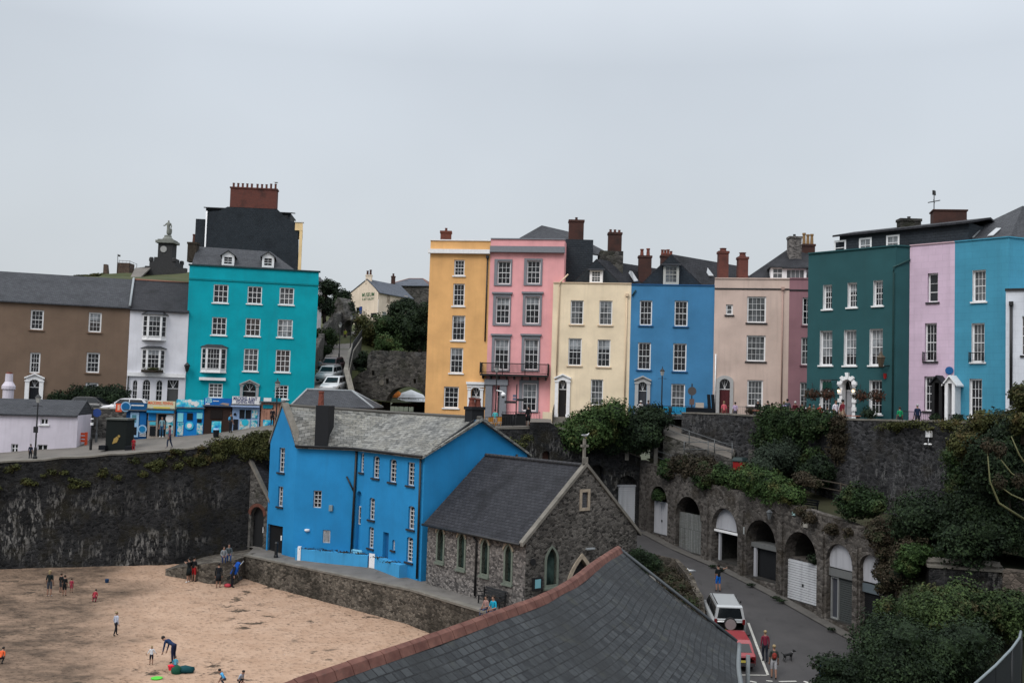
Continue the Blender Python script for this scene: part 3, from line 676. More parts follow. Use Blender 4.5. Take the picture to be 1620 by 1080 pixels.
    if spare: MB().lathe((-.5*L-.24, 0, hb-.16), [(.30, 0), (.37, .03), (.37, .17), (.33, .2)], 18, ax=(1, 0, 0)).build('spare_wheel', TYRE, root); MB().lathe((-.5*L-.262, 0, hb-.16), [(.31, 0), (.31, .02)], 18, ax=(1, 0, 0)).build('wheel_cover', plain('cover_grey', (.30, .27, .27), .5), root)
    root.location = V(p); root.rotation_euler = (0, math.radians(-tilt), math.radians(rot)); return root
def text(parent, f, s, u, z, h, m, o=.02, width=None, name='lettering', bold=0):
    """raised letters centred at (u, z) on a facade"""
    cu = bpy.data.curves.new('lettering', 'FONT'); cu.body = s; cu.align_x = 'CENTER'; cu.align_y = 'CENTER'; cu.size = h*1.38; cu.extrude = .008; cu.offset = bold; cu.resolution_u = 2
    t = bpy.data.objects.new('tmp', cu); COL.objects.link(t); dg = bpy.context.evaluated_depsgraph_get(); me = bpy.data.meshes.new_from_object(t.evaluated_get(dg)); bpy.data.objects.remove(t)
    xs = [v.co.x for v in me.vertices]; w = max(xs)-min(xs); k = (width/w) if width else 1
    mb = MB(); right = f.n.cross(V((0, 0, 1))) * -1; right = V((0, 0, 1)).cross(f.n)
    base = f.p(u, z, o); vs = [base+right*(v.co.x*k)+V((0, 0, v.co.y))+f.n*v.co.z for v in me.vertices]
    mb.raw(vs, [tuple(p.vertices) for p in me.polygons]); bpy.data.meshes.remove(me)
    return mb.build(name, m, parent)
def railing(name, label, pts, h=1.0, m=IRON, step=.14, group=None, r=.018, bars=True, mid=False, cat='railing', parent=None):
    pts = [V(p) for p in pts]; root = thing(name, label, cat, pts[0], group) if parent is None else parent
    mb = MB(); mb.tube([p+V((0, 0, h)) for p in pts], r*1.3, 5); mb.tube([p+V((0, 0, .12 if bars else h*.5)) for p in pts], r, 5); mb.build('rail', m, root)
    bb = MB()
    for a, b in zip(pts, pts[1:]):
        n = max(1, int((b-a).length/step))
        if bars:
            for i in range(n): p = a.lerp(b, i/n); bb.tube([p+V((0, 0, .1)), p+V((0, 0, h))], r*.55, 4, cap=False)
    if bars: bb.build('balusters', m, root)
    for a, b in zip(pts, pts[1:]+[pts[-1]]):
        L = (b-a).length; n = max(1, round(L/1.8))
        for i in range(n if b != a else 1): p = a.lerp(b, i/n); MB().tube([p, p+V((0, 0, h+.08))], r*1.5, 6).build('post', m, root)
    return root
def lamp_post(name, label, p, h=4.0, box=False):
    root = thing(name, label, 'street lamp', p); b = V(p); m = IRON
    MB().lathe(b, [(.16, 0), (.16, .25), (.11, .3), (.10, .9), (.06, 1.0), (.045, h-.75), (.07, h-.72), (.03, h-.62)], 10).build('post', m, root)
    MB().tube([b+V((-.35, 0, h-.85)), b+V((0, 0, h-.80)), b+V((.35, 0, h-.85))], .022, 6).build('ladder_bar', m, root)
    ln = MB().lathe(b+V((0, 0, h-.6)), [(.11, 0), (.20, .38), (.24, .40), (.10, .56), (.03, .62), (.03, .74), (.005, .80)], 6).build('lantern', m, root)
    g = MB().lathe(b+V((0, 0, h-.585)), [(.115, 0), (.197, .35)], 6); g.build('lantern_glass', plain('frosted_lamp_glass', (.45, .46, .45), .2, .5), ln)
    if box: MB().box(b.x-.14, b.y-.2, b.z+h*.42, b.x+.14, b.y-.05, b.z+h*.42+.45).build('junction_box', m, root)
    return root
# ------------------------------------------------------------------ ground levels
def road_z(x, y): return lerp([(30, -1.6), (40, -1.2), (50, -.3), (55, .4), (60, 1.25), (65, 2.15), (70, 2.85), (76, 3.4), (80, 4.0), (90, 5.2)], y)
def beach_z(x, y): return .15+max(0, min(1, (y-45)/23))*.9+max(0, (y-68))*.12
def quay_z(x, y): return lerp([(-50, 7.6), (-38, 8.7), (-31.5, 9.15), (-25, 9.75), (-19, 10.8), (-10, 11.3), (2, 11.7)], x)+.10*(y-74)
def terr_z(x, y): return lerp([(-12, 11.5), (-3, 11.8), (1, 12.1), (5, 12.4), (13, 13.1), (40, 13.35)], x)
def gard_z(x, y): return lerp([(55, 6.5), (57, 6.7), (64, 7.2), (72, 8.3), (80, 9.3), (84, 10.5)], y)
def prom_z(x, y): return 2.75
def sheet(name, pts, fn, m, step=None, kind='structure', dz=0):
    """ground polygon in plan, cut into a grid that follows fn"""
    mb = MB(); xs = [p[0] for p in pts]; ys = [p[1] for p in pts]; step = step or 2.5
    bm = bmesh.new(); vs = [bm.verts.new((p[0], p[1], 0)) for p in pts]; bm.faces.new(vs)
    for ax, lo, hi in ((0, min(xs), max(xs)), (1, min(ys), max(ys))):
        c = lo+step
        while c < hi:
            no = (1, 0, 0) if ax == 0 else (0, 1, 0); co = (c, 0, 0) if ax == 0 else (0, c, 0)
            bmesh.ops.bisect_plane(bm, geom=bm.verts[:]+bm.edges[:]+bm.faces[:], plane_co=co, plane_no=no); c += step
    bm.verts.index_update(); mb.raw([V((v.co.x, v.co.y, fn(v.co.x, v.co.y)+dz)) for v in bm.verts], [tuple(v.index for v in f.verts) for f in bm.faces], 0, True); bm.free()
    return tag(mb.build(name, m, None, (0, 0, 0)), kind=kind)
def wallrun(name, label, pts, base, top, m, th=.5, cope=None, cat='wall', group=None, rough=.0, holes=None, fac=None, seed=3):
    """wall along plan points; base/top: heights per point (or functions)"""
    r = random.Random(seed); P = [V((p[0], p[1], 0)) for p in pts]; zb = [b if isinstance(b, (int, float)) else b for b in (base if isinstance(base, list) else [base]*len(P))]
    zt = top if isinstance(top, list) else [top]*len(P); mb = MB(); cb = MB(); fr = []; D = []
    for a, b, z0a, z0b, z1a, z1b in zip(P, P[1:], zb, zb[1:], zt, zt[1:]):
        L = (b-a).length; n = max(1, int(L/1.0)) if rough else 1
        for i in range(n+(b is P[-1])):
            t = i/n; fr.append((a.lerp(b, t), z0a+(z0b-z0a)*t, z1a+(z1b-z1a)*t+(r.uniform(-rough, rough) if rough else 0)))
            D.append((b-a).normalized())
    N = []
    for i in range(len(fr)):
        d = ((fr[min(i+1, len(fr)-1)][0]-fr[max(i-1, 0)][0])).normalized(); n = V((d.y, -d.x, 0))
        N.append(n if n.dot(CAM-fr[i][0]) > 0 else -n)
    for i in range(len(fr)-1):
        (a, za, ta), (b, zb_, tb) = fr[i], fr[i+1]; na, nb = N[i]*th, N[i+1]*th; Z = lambda p, z: p+V((0, 0, z))
        mb.face([Z(a, za), Z(b, zb_), Z(b, tb), Z(a, ta)]); mb.face([Z(a-na, za), Z(b-nb, zb_), Z(b-nb, tb), Z(a-na, ta)]); mb.face([Z(a, ta), Z(b, tb), Z(b-nb, tb), Z(a-na, ta)])
        if cope: cb.prism([Z(a+N[i]*.05, ta+.004), Z(b+N[i+1]*.05, tb+.004), Z(b-nb-N[i+1]*.05, tb+.004), Z(a-na-N[i]*.05, ta+.004)], (0, 0, .12))
    for (a, za, ta), n in ((fr[0], N[0]), (fr[-1], N[-1])): mb.face([a+V((0, 0, za)), a-n*th+V((0, 0, za)), a-n*th+V((0, 0, ta)), a+V((0, 0, ta))])
    if cope:
        root = thing(name, label, cat, fr[len(fr)//2][0]+V((0, 0, fr[len(fr)//2][1])), group); mb.build('stonework', m, root); cb.build('coping', cope, root); return root
    o = mb.build(name, m); return tag(o, label, cat, group)
# ------------------------------------------------------------------ the ground
gm = asph('land', (.05, .06, .035), (.08, .085, .05), .02)
g = MB(); g.face([(-3000, -400, -2.2), (3000, -400, -2.2), (3000, 5000, -2.2), (-3000, 5000, -2.2)]); tag(g.build('ground', gm, None, (0, 0, 0)), kind='structure')
t = NT('beach_sand'); vv = t.co(); wet = t.n.new('ShaderNodeSeparateXYZ'); t.link(t.tc.outputs['Object'], wet.inputs[0])
e = t.math(t.math(wet.outputs[0], 1.0), t.math(wet.outputs[1], .43), 'ADD')
e = t.math(e, t.math(t.noise(vv, .14, 4, .6), 14), 'ADD')
wm = t.rng(e, 7.6, 12.2)
d1 = t.rng(t.noise(vv, .9, 5, .65), .35, .65)
dry = t.mix((.46, .305, .212), (.55, .38, .275), d1); wetc = t.mix((.11, .080, .060), (.31, .215, .155), t.rng(t.noise(t.co((.8, 1.2, 1)), .6, 6, .68), .38, .62))
col = t.mix(wetc, dry, wm)
weed = t.math(t.rng(t.noise(t.co((.9, 1.2, 1)), .8, 6, .72), .56, .62), t.rng(t.noise(t.co((.5, 1, 1)), .2, 3), .50, .58))
col = t.mix(col, (.055, .045, .035), t.math(weed, .9))
vo = t.n.new('ShaderNodeTexVoronoi'); vo.inputs['Scale'].default_value = 3.2; t.link(t.co((1, 1.3, 1)), vo.inputs[0])
foot = t.rng(vo.outputs[0], .05, .42)
col = t.mix(col, (.20, .135, .10), t.math(t.math(t.rng(vo.outputs[0], .0, .26, 1, 0), t.rng(t.noise(vv, .35, 3), .48, .62)), .16))
hh = t.math(t.math(t.noise(t.co((1, 1.25, 1)), 2.3, 5, .65), foot, 'ADD'), t.math(t.noise(vv, .7, 2), 1.0), 'ADD'); t.bump(hh, .7, .16)
SAND = t.fin(col, .95, .08)
sheet('beach', [(-75, 20), (14, 20), (14, 50), (-2, 62), (-15, 72), (-20, 78), (-75, 73)], lambda x, y: beach_z(x, y)+.05*mn.noise(V((x*.7, y*.7, 0)))+.03*mn.noise(V((x*2, y*2, 3))), SAND, .6)
sheet('harbour_road', [(.5, 30), (44, 30), (44, 96), (4, 96)], road_z, ASPH, 2.5)
# promenade: slab over the beach with its stone wall
PE = [plan(386, 70.4, 880), plan(500, 65.9, 900), plan(650, 60.3, 930), plan(800, 53.4, 972), plan(900, 45.5, 1030)]
PT = [2.85, 2.75, 2.75, 2.75, 2.75]
_pe = [(4.5, 45.5), (5.5, 53), (9.3, 58), (10.5, 64), (10.5, 72)]; wallrun('promenade_wall', 'stone retaining wall on the road side of the chapel forecourt', _pe, [-2]*5, [2.74, 2.74, 2.74, 2.74, 3.0], RSP, .3, None)
sheet('promenade', PE+[(4.5, 45.5), (5.5, 53), (9.3, 58), (10.5, 64), (10.5, 92), (-24, 92), (-24, 77.5), (-18.5, 73.8)], lambda x, y: max(2.75, road_z(x, y)-.06) if x > 4 else 2.75+max(0, y-70)*.04, PROM, 2)
wallrun('promenade_wall', 'low mossy stone wall between the sand and the concrete promenade', PE, [-.5]*5, [z+.0 for z in PT], RSP, .35, COPE)
# slipway of cobbles at the foot of the harbour wall
def slip_z(x, y): return lerp([(-30, .6), (-25.5, 1.15), (-21.5, 2.3), (-18, 2.85)], x)+.06*mn.noise(V((x*1.5, y*1.5, 0)))
sheet('slipway', [plan(262, 70.5, 900), plan(330, 69.0, 905), plan(372, 68.9, 895), plan(390, 70.6, 880), plan(425, 74.2, 870), plan(420, 75.6, 870), plan(262, 73.6, 890)], slip_z, rubble('slipway_cobbles', (.10, .09, .08), (.2, .18, .155), (.08, .07, .06), 3.0, moss=(.05, .04, .03), mossz=.6), .5)
se = [plan(262, 70.45, 900), plan(296, 69.7, 900), plan(330, 68.95, 905), plan(352, 68.9, 900), plan(372, 68.85, 895), plan(390, 70.55, 880)]; wallrun('slipway_edge', 'ragged stone edge of the cobbled slipway beside the promenade wall', se, [-.4]*6, [slip_z(x, y)+.04 for x, y in se], RSP, .25, None, rough=.02)
# dark harbour wall
hwp = [(-80, 68.8, 733), (0, 70.7, 730), (120, 71.6, 722), (200, 72.3, 717), (270, 72.9, 711), (350, 73.8, 703), (400, 74.3, 697), (428, 74.8, 690)]
HWT = [pY(a, c, b) for a, b, c in hwp]
wallrun('harbour_wall', 'tall dark harbour wall streaked with lime behind the sand', [(p.x, p.y) for p in HWT], [-.5]*len(HWT), [p.z-.1 for p in HWT], RST, .9, COPE, rough=.05)
sheet('quay', [(p.x, p.y+.4) for p in HWT]+[(-8, 78), (3.5, 79.6), (3.5, 84.6), (-46, 84.8), (-56, 72)], quay_z, PAVE, 2)
sheet('upper_street', [(-60, 84.5), (-12, 85.0), (-12, 90), (-17, 95), (-17, 108), (-60, 108)], lambda x, y: 11.85+max(0, y-97)*.3*max(0, min(1, (x+24)/4)), ASPH, 3)
qw = [(-46, 84.5), (-33.9, 84.5), (-12, 85.0)]
wallrun('street_retaining_wall', 'dark rubble wall holding up the street behind the kiosks', qw, [8, 9, 10], [12.5, 12.4, 12.3], RSR, .5, COPE)
bw = [plan(430, 76.0), (-8, 77.6), plan(842, 79.2)]
wallrun('quay_wall', 'dark mossy wall under the pavement edge behind the blue house', bw, [0, 0, 0], [quay_z(bw[0][0], 76)+.15, quay_z(-8, 77.6), terr_z(1.6, 79)-.1], RST, .8, COPE, seed=5)
# terrace street in front of the tall houses
WL = [plan(1079, 82.2), plan(1215, 77.2), plan(1320, 70.0), plan(1430, 65.5), plan(1545, 60.5), plan(1680, 56), plan(1960, 50)]
sheet('terrace_street', [plan(735, 79.4), plan(842, 79.2), plan(842, 82.6), plan(1035, 84.2), plan(1079, 82.6)]+WL[1:]+[(80, 75), (80, 100), (-10, 100)], terr_z, ASPH, 3)
wallrun('terrace_wall', 'long dark retaining wall below the green and lilac houses', WL[2:], [4]*5, [13.62, 13.68, 13.78, 13.8, 13.8], RSB, .6, COPE, rough=.04)
wallrun('terrace_wall', 'grey rubble parapet wall above the ramp below the beige house', WL[:3], [7]*3, [13.6, 13.62, 13.62], RSB, .5, COPE, rough=.04)
# ------------------------------------------------------------------ left row of houses
def HS(name, label, f, box, depth, wall, z0=None, cat='house', **k):
    u0, zb, u1, z1 = f.rect(*box); return House(name, label, f, u0, u1, zb if z0 is None else z0, z1, depth, wall, cat, **k)
LROW = 'houses on the street above the quay'; TROW = 'tall painted houses along the terrace'
FL = Fac(plan(-90, 90.2, 550), plan(297, 97.0, 550)); FT = Fac(plan(293, 97.0, 520), plan(500, 99.6, 520))
BRN = stucco('brown_render', (106, 89, 76), dirt=.3)
h = HS('terraced_house', 'wide brown house with grey slate roof and a white arched doorway', FL, (-90, 482, 202, 660), 11, BRN, 11.5, group=LROW)
h.z1 = FL.hit(100, 481)[1]
ss = plain('brown_sill', alb((125, 100, 82)), .8)
for b in ((48, 490, 69, 521.5), (140, 494, 160.5, 525.5), (47, 557.5, 63.5, 590), (136.5, 557.5, 157.5, 589.5), (134.5, 605, 155, 637), (-52, 488, -31, 519), (-52, 556, -31, 588)): h.win(b, cols=3, rows=4, sill=ss, bw=.13, blind=RND.choice([0, 0, .4]))
h.door((46.5, 600, 61.5, 630), plain('navy_door', (.012, .015, .022), .5), top=590, zb=11.9, pil=.38)
h.finish(); zr = pY(100, 438, 100).z
gable_roof(h.root, FL, h.u0, h.u1, h.z1, zr, 11, SLATE)
MB().tube([FL.p(h.u1-.05, h.z1+.15, .2), FL.p(h.u1-.05, zr+.12, -5.5)], .12, 5).build('verge_flashing', plain('lead', (.35, .38, .4), .5), h.root)
hw = HS('terraced_house', 'narrow white house with two bay windows and an arched shopfront', FL, (201.5, 488, 295, 660), 11, WHITE, 11.5, group=LROW); hw.z1 = h.z1-.15
for b, k in (((209.3, 601, 217.5, 634), 'round'), ((225, 600, 238, 634), 'round'), ((246.5, 601, 257, 634), 'round')): hw.win(b, kind=k, cols=2 if b[2]-b[0] < 12 else 3, rows=4, gl=GLASS, rev=.14)
hw.door((264.5, 601, 282, 634), plain('grey_door', (.10, .10, .10), .6), zb=11.9, kind='rect')
hw.finish(); zw = pY(248, 446, 102).z; gable_roof(hw.root, FL, hw.u0, hw.u1, hw.z1, zw, 11, SLATE_D, ridge=plain('clay_ridge', (.30, .14, .10), .8))
band(hw.root, FL, hw.u0+.05, FL.hit(250, 596)[1], hw.u1-.05, FL.hit(250, 590)[1], .22, WPAINT)
def bay(root, f, box, m, hood, depth=.55, cols=3, rows=4, hoodh=6, blind=.25, brd=9):
    """canted bay: three glazed faces, hood and apron, its windows children of the bay"""
    u0, z0, u1, z1 = f.rect(*box); mb = MB(); a = (u1-u0)*.22; pts = [(u0, 0), (u0+a, depth), (u1-a, depth), (u1, 0)]
    P = lambda q, z: f.p(q[0], z, q[1])
    mb.prism([P(q, z0) for q in pts], (0, 0, .28)); mb.prism([P(q, z1-.14) for q in pts], (0, 0, .14))
    for q in pts: mb.obox(P(q, z0)-f.d*.05-f.n*.05, f.d*.1, f.n*.1, V((0, 0, z1-z0)))
    mb.prism([f.p(u0-.1, z0-.10, 0), f.p(u0+a-.05, z0-.10, depth+.08), f.p(u1-a+.05, z0-.10, depth+.08), f.p(u1+.1, z0-.10, 0)], (0, 0, .10))
    b = mb.build('bay', m, root)
    for q, r, c in ((pts[0], pts[1], 1), (pts[1], pts[2], cols), (pts[2], pts[3], 1)):
        A, B = P(q, 0), P(r, 0); g = Fac((A.x, A.y), (B.x, B.y)); window(b, g, .05, z0+.28, g.L-.05, z1-.14, .02, c, rows, 'rect', WPAINT, gl=GLASS, blind=blind if c > 1 else 0)
    hb = MB(); e = .22; top = z1+hoodh*.055
    o = [f.p(u0-e, z1, 0), f.p(u0+a-e*.6, z1, depth+e), f.p(u1-a+e*.6, z1, depth+e), f.p(u1+e, z1, 0)]; t_ = [f.p(u0+a*.9, top, 0), f.p(u1-a*.9, top, 0)]
    hb.face([o[0], o[1], t_[0]]); hb.face([o[1], o[2], t_[1], t_[0]]); hb.face([o[2], o[3], t_[1]]); hb.face(o); hb.build('hood', hood, b)
    return b
bay(hw.root, FL, (226, 498, 263, 537), WPAINT, SLATE, hoodh=7); bay(hw.root, FL, (224.5, 551, 260.5, 587), WPAINT, SLATE, hoodh=4)
fb = MB(); u, z = FL.hit(241, 587); fb.fbox(FL, u-1.0, z-.1, u+1.0, z+.12, .56, .8); fbo = fb.build('window_box', BARK, hw.root); leafcloud('flowers', [(FL.p(u, z+.22, .68), (1.0, .2, .2))], 200, .12, LEAF_Y, fbo)
hw.pipe(202.5, 593, 628, IRON, r=.06, head=False)
TEAL = stucco('teal_render', (0, 142, 156), dirt=.25)
h = HS('terraced_house', 'four storey teal house with parapet, dormers and a bay window', FT, (294, 425, 500, 660), 10, TEAL, 11.6, group=LROW)
h.rev = .14
for i, b in enumerate(((337.5, 450, 361, 479), (391.5, 453, 414.3, 480.5), (442, 455, 465, 482), (335, 501.7, 358.3, 530), (388.4, 503.5, 411.7, 531.5), (439, 505.3, 462.8, 533.5), (385.5, 551.5, 408.3, 587), (436, 553.3, 459, 588.5), (330, 606, 352, 629), (434.8, 609, 455.8, 631))):
    h.win(b, cols=3 if i < 6 else 3, rows=3 if i < 6 else 4, sill=WPAINT, bw=.09, gl=[GLASS, GLASS, CURT, GLASS, WARM, BLIND, CURT, WARM, CURT, GLASS][i], bar=.05)
h.door((384.5, 606, 404.5, 630), plain('black_door', (.012, .012, .013), .5), top=600, zb=11.9, sm=plain('grey_stone_paint', (.42, .42, .43), .7))
h.finish(); bay(h.root, FT, (319, 549, 357.5, 588), WPAINT, SLATE, hoodh=5, cols=4, blind=0)
band(h.root, FT, FT.hit(315.5, 599)[0], FT.hit(336, 601.5)[1], FT.hit(357.5, 599)[0], FT.hit(336, 597)[1], .35, WPAINT, 'shelf')
u0, _, u1, z1 = h.u0, 0, h.u1, h.z1
TD = plain('dark_teal_trim', (.01, .05, .06), .7)
MB().fbox(FT, u0-.1, z1+.004, u1+.15, z1+.14, -.4, .12).build('coping', TD, h.root)
band(h.root, FT, u0, FT.hit(400, 447)[1], u1, FT.hit(400, 444.5)[1], .07, stucco('teal_render_dark', (0, 120, 130)), 'string_course')
r0, r1 = pY(310, 393, 103.5), pY(432, 399, 103.5)
hip_roof(h.root, [FT.p(u0+.1, z1-.1, -.4), FT.p(u1-2.0, z1-.1, -.4), FT.p(u1-2.0, z1-.1, -9), FT.p(u0+.1, z1-.1, -9)], [FT.p(u0+.1, r0.z, -5), FT.p(FT.hit(425, 400)[0], r0.z-.1, -5)], SLATE)
def dormer(root, f, box, back, rise=.5, front=None, roofm=SLATE, cols=2, rows=3, off=-1.2, depth=2.2, flat=False, gl=None, fr=WPAINT):
    """small window box on a roof: front with window, cheeks and its own roof"""
    g = Fac((f.p(0, 0, off).x, f.p(0, 0, off).y), (f.p(f.L, 0, off).x, f.p(f.L, 0, off).y)); u0, z0, u1, z1 = g.rect(*box); mb = MB(); c = (u0+u1)/2
    ol = [(u0-.12, z0-.1), (u1+.12, z0-.1), (u1+.12, z1+.08), (u0-.12, z1+.08)]
    if not flat: ol = ol[:3]+[(c, z1+rise)]+ol[3:]
    panel(mb, g, ol, [shape(u0, z0, u1, z1)], .08)
    for u in (u0-.12, u1+.12): mb.face([g.p(u, z0-.5), g.p(u, z1+.08), g.p(u, z1+.08, -depth), g.p(u, z0-.5, -depth)])
    d = mb.build('dormer', front or fr, root); window(d, g, u0, z0, u1, z1, .06, cols, rows, 'rect', fr, gl=gl or GLASS, bw=.1)
    rb = MB()
    if flat: slab(rb, [g.p(u0-.3, z1+.1, .3), g.p(u1+.3, z1+.1, .3), g.p(u1+.3, z1+.3, -depth), g.p(u0-.3, z1+.3, -depth)], .12)
    else:
        slab(rb, [g.p(u0-.3, z1+.02, .2), g.p(c, z1+rise+.08, .2), g.p(c, z1+rise+.08, -depth), g.p(u0-.3, z1+.02, -depth)], .08); slab(rb, [g.p(c, z1+rise+.08, .2), g.p(u1+.3, z1+.02, .2), g.p(u1+.3, z1+.02, -depth), g.p(c, z1+rise+.08, -depth)], .08)
    rb.build('dormer_roof', roofm, d); return d
dormer(h.root, FT, (353, 405, 368.5, 419), None); dormer(h.root, FT, (416.5, 407, 431.5, 421.5), None)
cc = pY(306, 390, 101); chimney(h.root, cc.x, cc.y, pY(306, 415, 101).z, pY(306, 384, 101).z, .9, .9, BARK, 1, plain('old_pot', (.12, .05, .035), .8), ph=1.0)
# tall slate-hung house behind
FS = Fac(plan(306, 116, 380), plan(478, 117, 380)); root = thing('townhouse', 'tall slate-hung house with a long red brick chimney behind the teal house', 'house', FS.p(5, 14))
mb = MB(); ol = [FS.hit(*q) for q in ((327, 460), (327, 335), (347, 333.5), (360, 327), (436, 328.5), (458, 349.5), (466, 351), (472, 365), (471, 460))]
panel(mb, FS, ol, []); zt = FS.hit(400, 330)[1]; EX = V((-.205, .98, 0))*9
for a, b in zip(ol, ol[1:]+ol[:1]): mb.face([FS.p(*a), FS.p(*b), FS.p(b[0], b[1])+EX, FS.p(a[0], a[1])+EX])
mb.build('wall', SLATE_H, root)
a = FS.hit(307, 344); b = FS.hit(327, 338); MB().fbox(FS, a[0], 14, b[0]-.02, a[1], -8, -.9).build('side_wing', SLATE_H, root)
a = FS.hit(467, 352); b = FS.hit(478.5, 365); mb = MB(); mb.obox(FS.p(a[0]+.02, b[1], .12), FS.d*(b[0]-a[0]), EX*.8, V((0, 0, a[1]-b[1]))); u_ = FS.hit(472.5, 400)[0]; mb.obox(FS.p(u_, 16, .1), FS.d*(FS.hit(477, 400)[0]-u_), EX*.8, V((0, 0, b[1]-.004-16))); mb.build('front_facade', stucco('buff_render', (214, 186, 140)), root)
MB().fbox(FS, FS.hit(466, 350)[0], a[1]+.004, b[0]+.1, a[1]+.14, -.5, .2).build('cornice', WPAINT, root)
MB().tube([FS.p(FS.hit(327.5, 335)[0], FS.hit(326, 334)[1], .1), FS.p(FS.hit(327.5, 335)[0], 16, .1)], .09, 6).build('drainpipe', WPAINT, root)
for bx in ((322, 321.5, 361, 333), (437, 329, 461.5, 349)):
    u0, z0, u1, z1 = FS.rect(*bx); mb = MB(); mb.fbox(FS, u0+.2, z0, u1-.2, z1-.5, -5, -.4); d = mb.build('dormer', SLATE_H, root); slab(q := MB(), [FS.p(u0, z1-.48, -.1), FS.p(u1, z1-.48, -.1), FS.p(u1, z1, -3), FS.p(u0, z1, -3)]); q.build('dormer_roof', SLATE, d)
    if bx[0] > 400: MB().fbox(FS, u1-1.2, z0+.1, u1-.5, z1-.8, -.38, -.33).build('window', GLASS, d)
u0, z0, u1, z1 = FS.rect(364, 299, 437.5, 329); ch = MB().fbox(FS, u0, z0, u1, z1, -1.1, .02); ch.fbox(FS, u0-.08, z1-.004, u1+.08, z1+.15, -1.2, .1); ch = ch.build('chimney', BRICK, root)
for i in range(10):
    u = u0+.25+(u1-u0-.5)*(i+(.25 if i > 4 else 0))/9.25; hh_ = .55+.1*(i > 7); MB().lathe(FS.p(u, z1+.15, -.5), [(.16, 0), (.13, .1), (.12, hh_-.1), (.15, hh_-.06), (.15, hh_), (.08, hh_)], 9).build('chimney_pot', plain('brick_pot', (.16, .06, .045), .8), ch)
chimney(root, *FS.p(FS.hit(348, 320)[0], 0, -5).xy, FS.hit(348, 335)[1], FS.hit(348, 320)[1], 1.6, .6, plain('dark_green_stack', (.03, .045, .045), .8), 2, plain('dark_green_stack', (.03, .045, .045), .8), ph=.25)
gull(FS.p(u1-.25, z1+.15+.65, -.5), 'tiny gull on the rightmost pot of the long red chimney', 160, .3)
# small white cottage end right of the teal house
fq = Fac(plan(498, 135, 440), plan(516, 135.5, 440)); h = HS('cottage', 'sliver of white cottage and slate roof past the teal house', fq, (496, 445, 510, 470), 5, WHITE, 15); h.finish(); gable_roof(h.root, fq, h.u0, h.u1, h.z1, h.z1+.9, 5, SLATE, over=.4)
# ------------------------------------------------------------------ terrace of tall houses
F1 = Fac(plan(676.5, 90, 520), plan(890, 88.4, 520)); F2 = Fac(plan(872.5, 88, 550), plan(1130, 86, 550)); F3 = Fac(plan(1129, 85.9, 550), plan(1300, 84.2, 550))
h = HS('terraced_house', 'ochre yellow house with one column of sash windows and a white porch', F1, (676.5, 381, 772, 655), 9, stucco('ochre_render', (206, 159, 105), dirt=.3), 11.2, group=TROW)
for i, b in enumerate(((718.3, 411, 735, 436), (716.7, 448.6, 735, 484), (715, 499, 735.6, 538.5), (712, 550, 732.4, 590), (702, 611.4, 725.5, 645))): h.win(b, cols=3, rows=4, sill=WPAINT, blind=[0, 0, .2, .3, 0][i], gl=GLASS, bw=.1)
h.door((745, 613, 759, 655), plain('pale_panel_door', (.4, .4, .42), .6), top=604, zb=12.05, pedi=False, pil=.3)
h.finish(); band(h.root, F1, h.u0-.15, F1.hit(725, 401.5)[1], h.u1, F1.hit(725, 395)[1], .35, WPAINT); MB().fbox(F1, h.u0-.05, h.z1+.004, h.u1, h.z1+.1, -.4, .1).build('coping', WPAINT, h.root)
h.pipe(769.5, 408, 540, IRON, r=.07); cc = pY(705.5, 375, 94); chimney(h.root, cc.x, cc.y, h.z1-.3, pY(705, 366, 94).z, 1.0, .7, BRICK, 1, BRICK, ph=.3)
PK = stucco('pink_render', (212, 152, 154), dirt=.3); GS = plain('grey_surround_paint', alb((130, 133, 140)), .7)
h = HS('terraced_house', 'rose pink house with grey window surrounds and an iron balcony', F1, (772, 379, 889.5, 655), 9, PK, 11.2, group=TROW)
for b in ((787, 413, 808, 449.5), (833.5, 412, 855, 449), (784.4, 469.7, 806.4, 512), (831, 469, 853.6, 512), (782, 536, 805, 585), (829, 536, 852, 585), (826, 606, 849, 650)): h.win(b, cols=3, rows=4, sill=None, gl=GLASS, bw=.1, blind={4: .3, 5: .35}.get(int(b[1]//100)+0, 0) if b[1] > 460 and b[1] < 600 else (.55 if b[1] > 600 else 0), bar=.03)
h.door((787, 612, 797.5, 655), plain('grey_panel_door', (.30, .32, .34), .6), zb=12.0, kind='rect')
h.finish()
for a, b, hd in (((782, 410, 810, 452), (787, 413, 808, 449.5), 0), ((829, 409, 858, 451.5), (833.5, 412, 855, 449), 0), ((780, 465, 808, 515), (784.4, 469.7, 806.4, 512), 1), ((827, 464.5, 857, 515), (831, 469, 853.6, 512), 1), ((778, 531, 807, 587), (782, 536, 805, 585), 1), ((825, 531, 854, 587), (829, 536, 852, 585), 1), ((821, 601, 852, 652), (826, 606, 849, 650), 0)):
    A = F1.rect(*a); B = F1.rect(*b); mb = MB(); ring(mb, F1, shape(*B), shape(*A), -.02, .09)
    if hd: mb.fbox(F1, A[0]-.12, A[3]+.003, A[2]+.12, A[3]+.16, -.02, .22)
    mb.build('window_surround', GS, h.root)
band(h.root, F1, h.u0+.01, F1.hit(835, 400)[1], h.u1+.05, F1.hit(835, 390.5)[1], .4, GS); MB().fbox(F1, h.u0+.01, h.z1+.004, h.u1+.05, h.z1+.1, -.4, .1).build('coping', GS, h.root)
mb = MB(); A = F1.rect(769, 600, 803, 655)
for u in (A[0], A[2]-.65): mb.fbox(F1, u, 11.9, u+.6, A[3]-.5, .01, .5)
mb.fbox(F1, A[0]-.1, A[3]-.5, A[2]+.05, A[3], .01, .6); mb.build('door_case', GS, h.root)
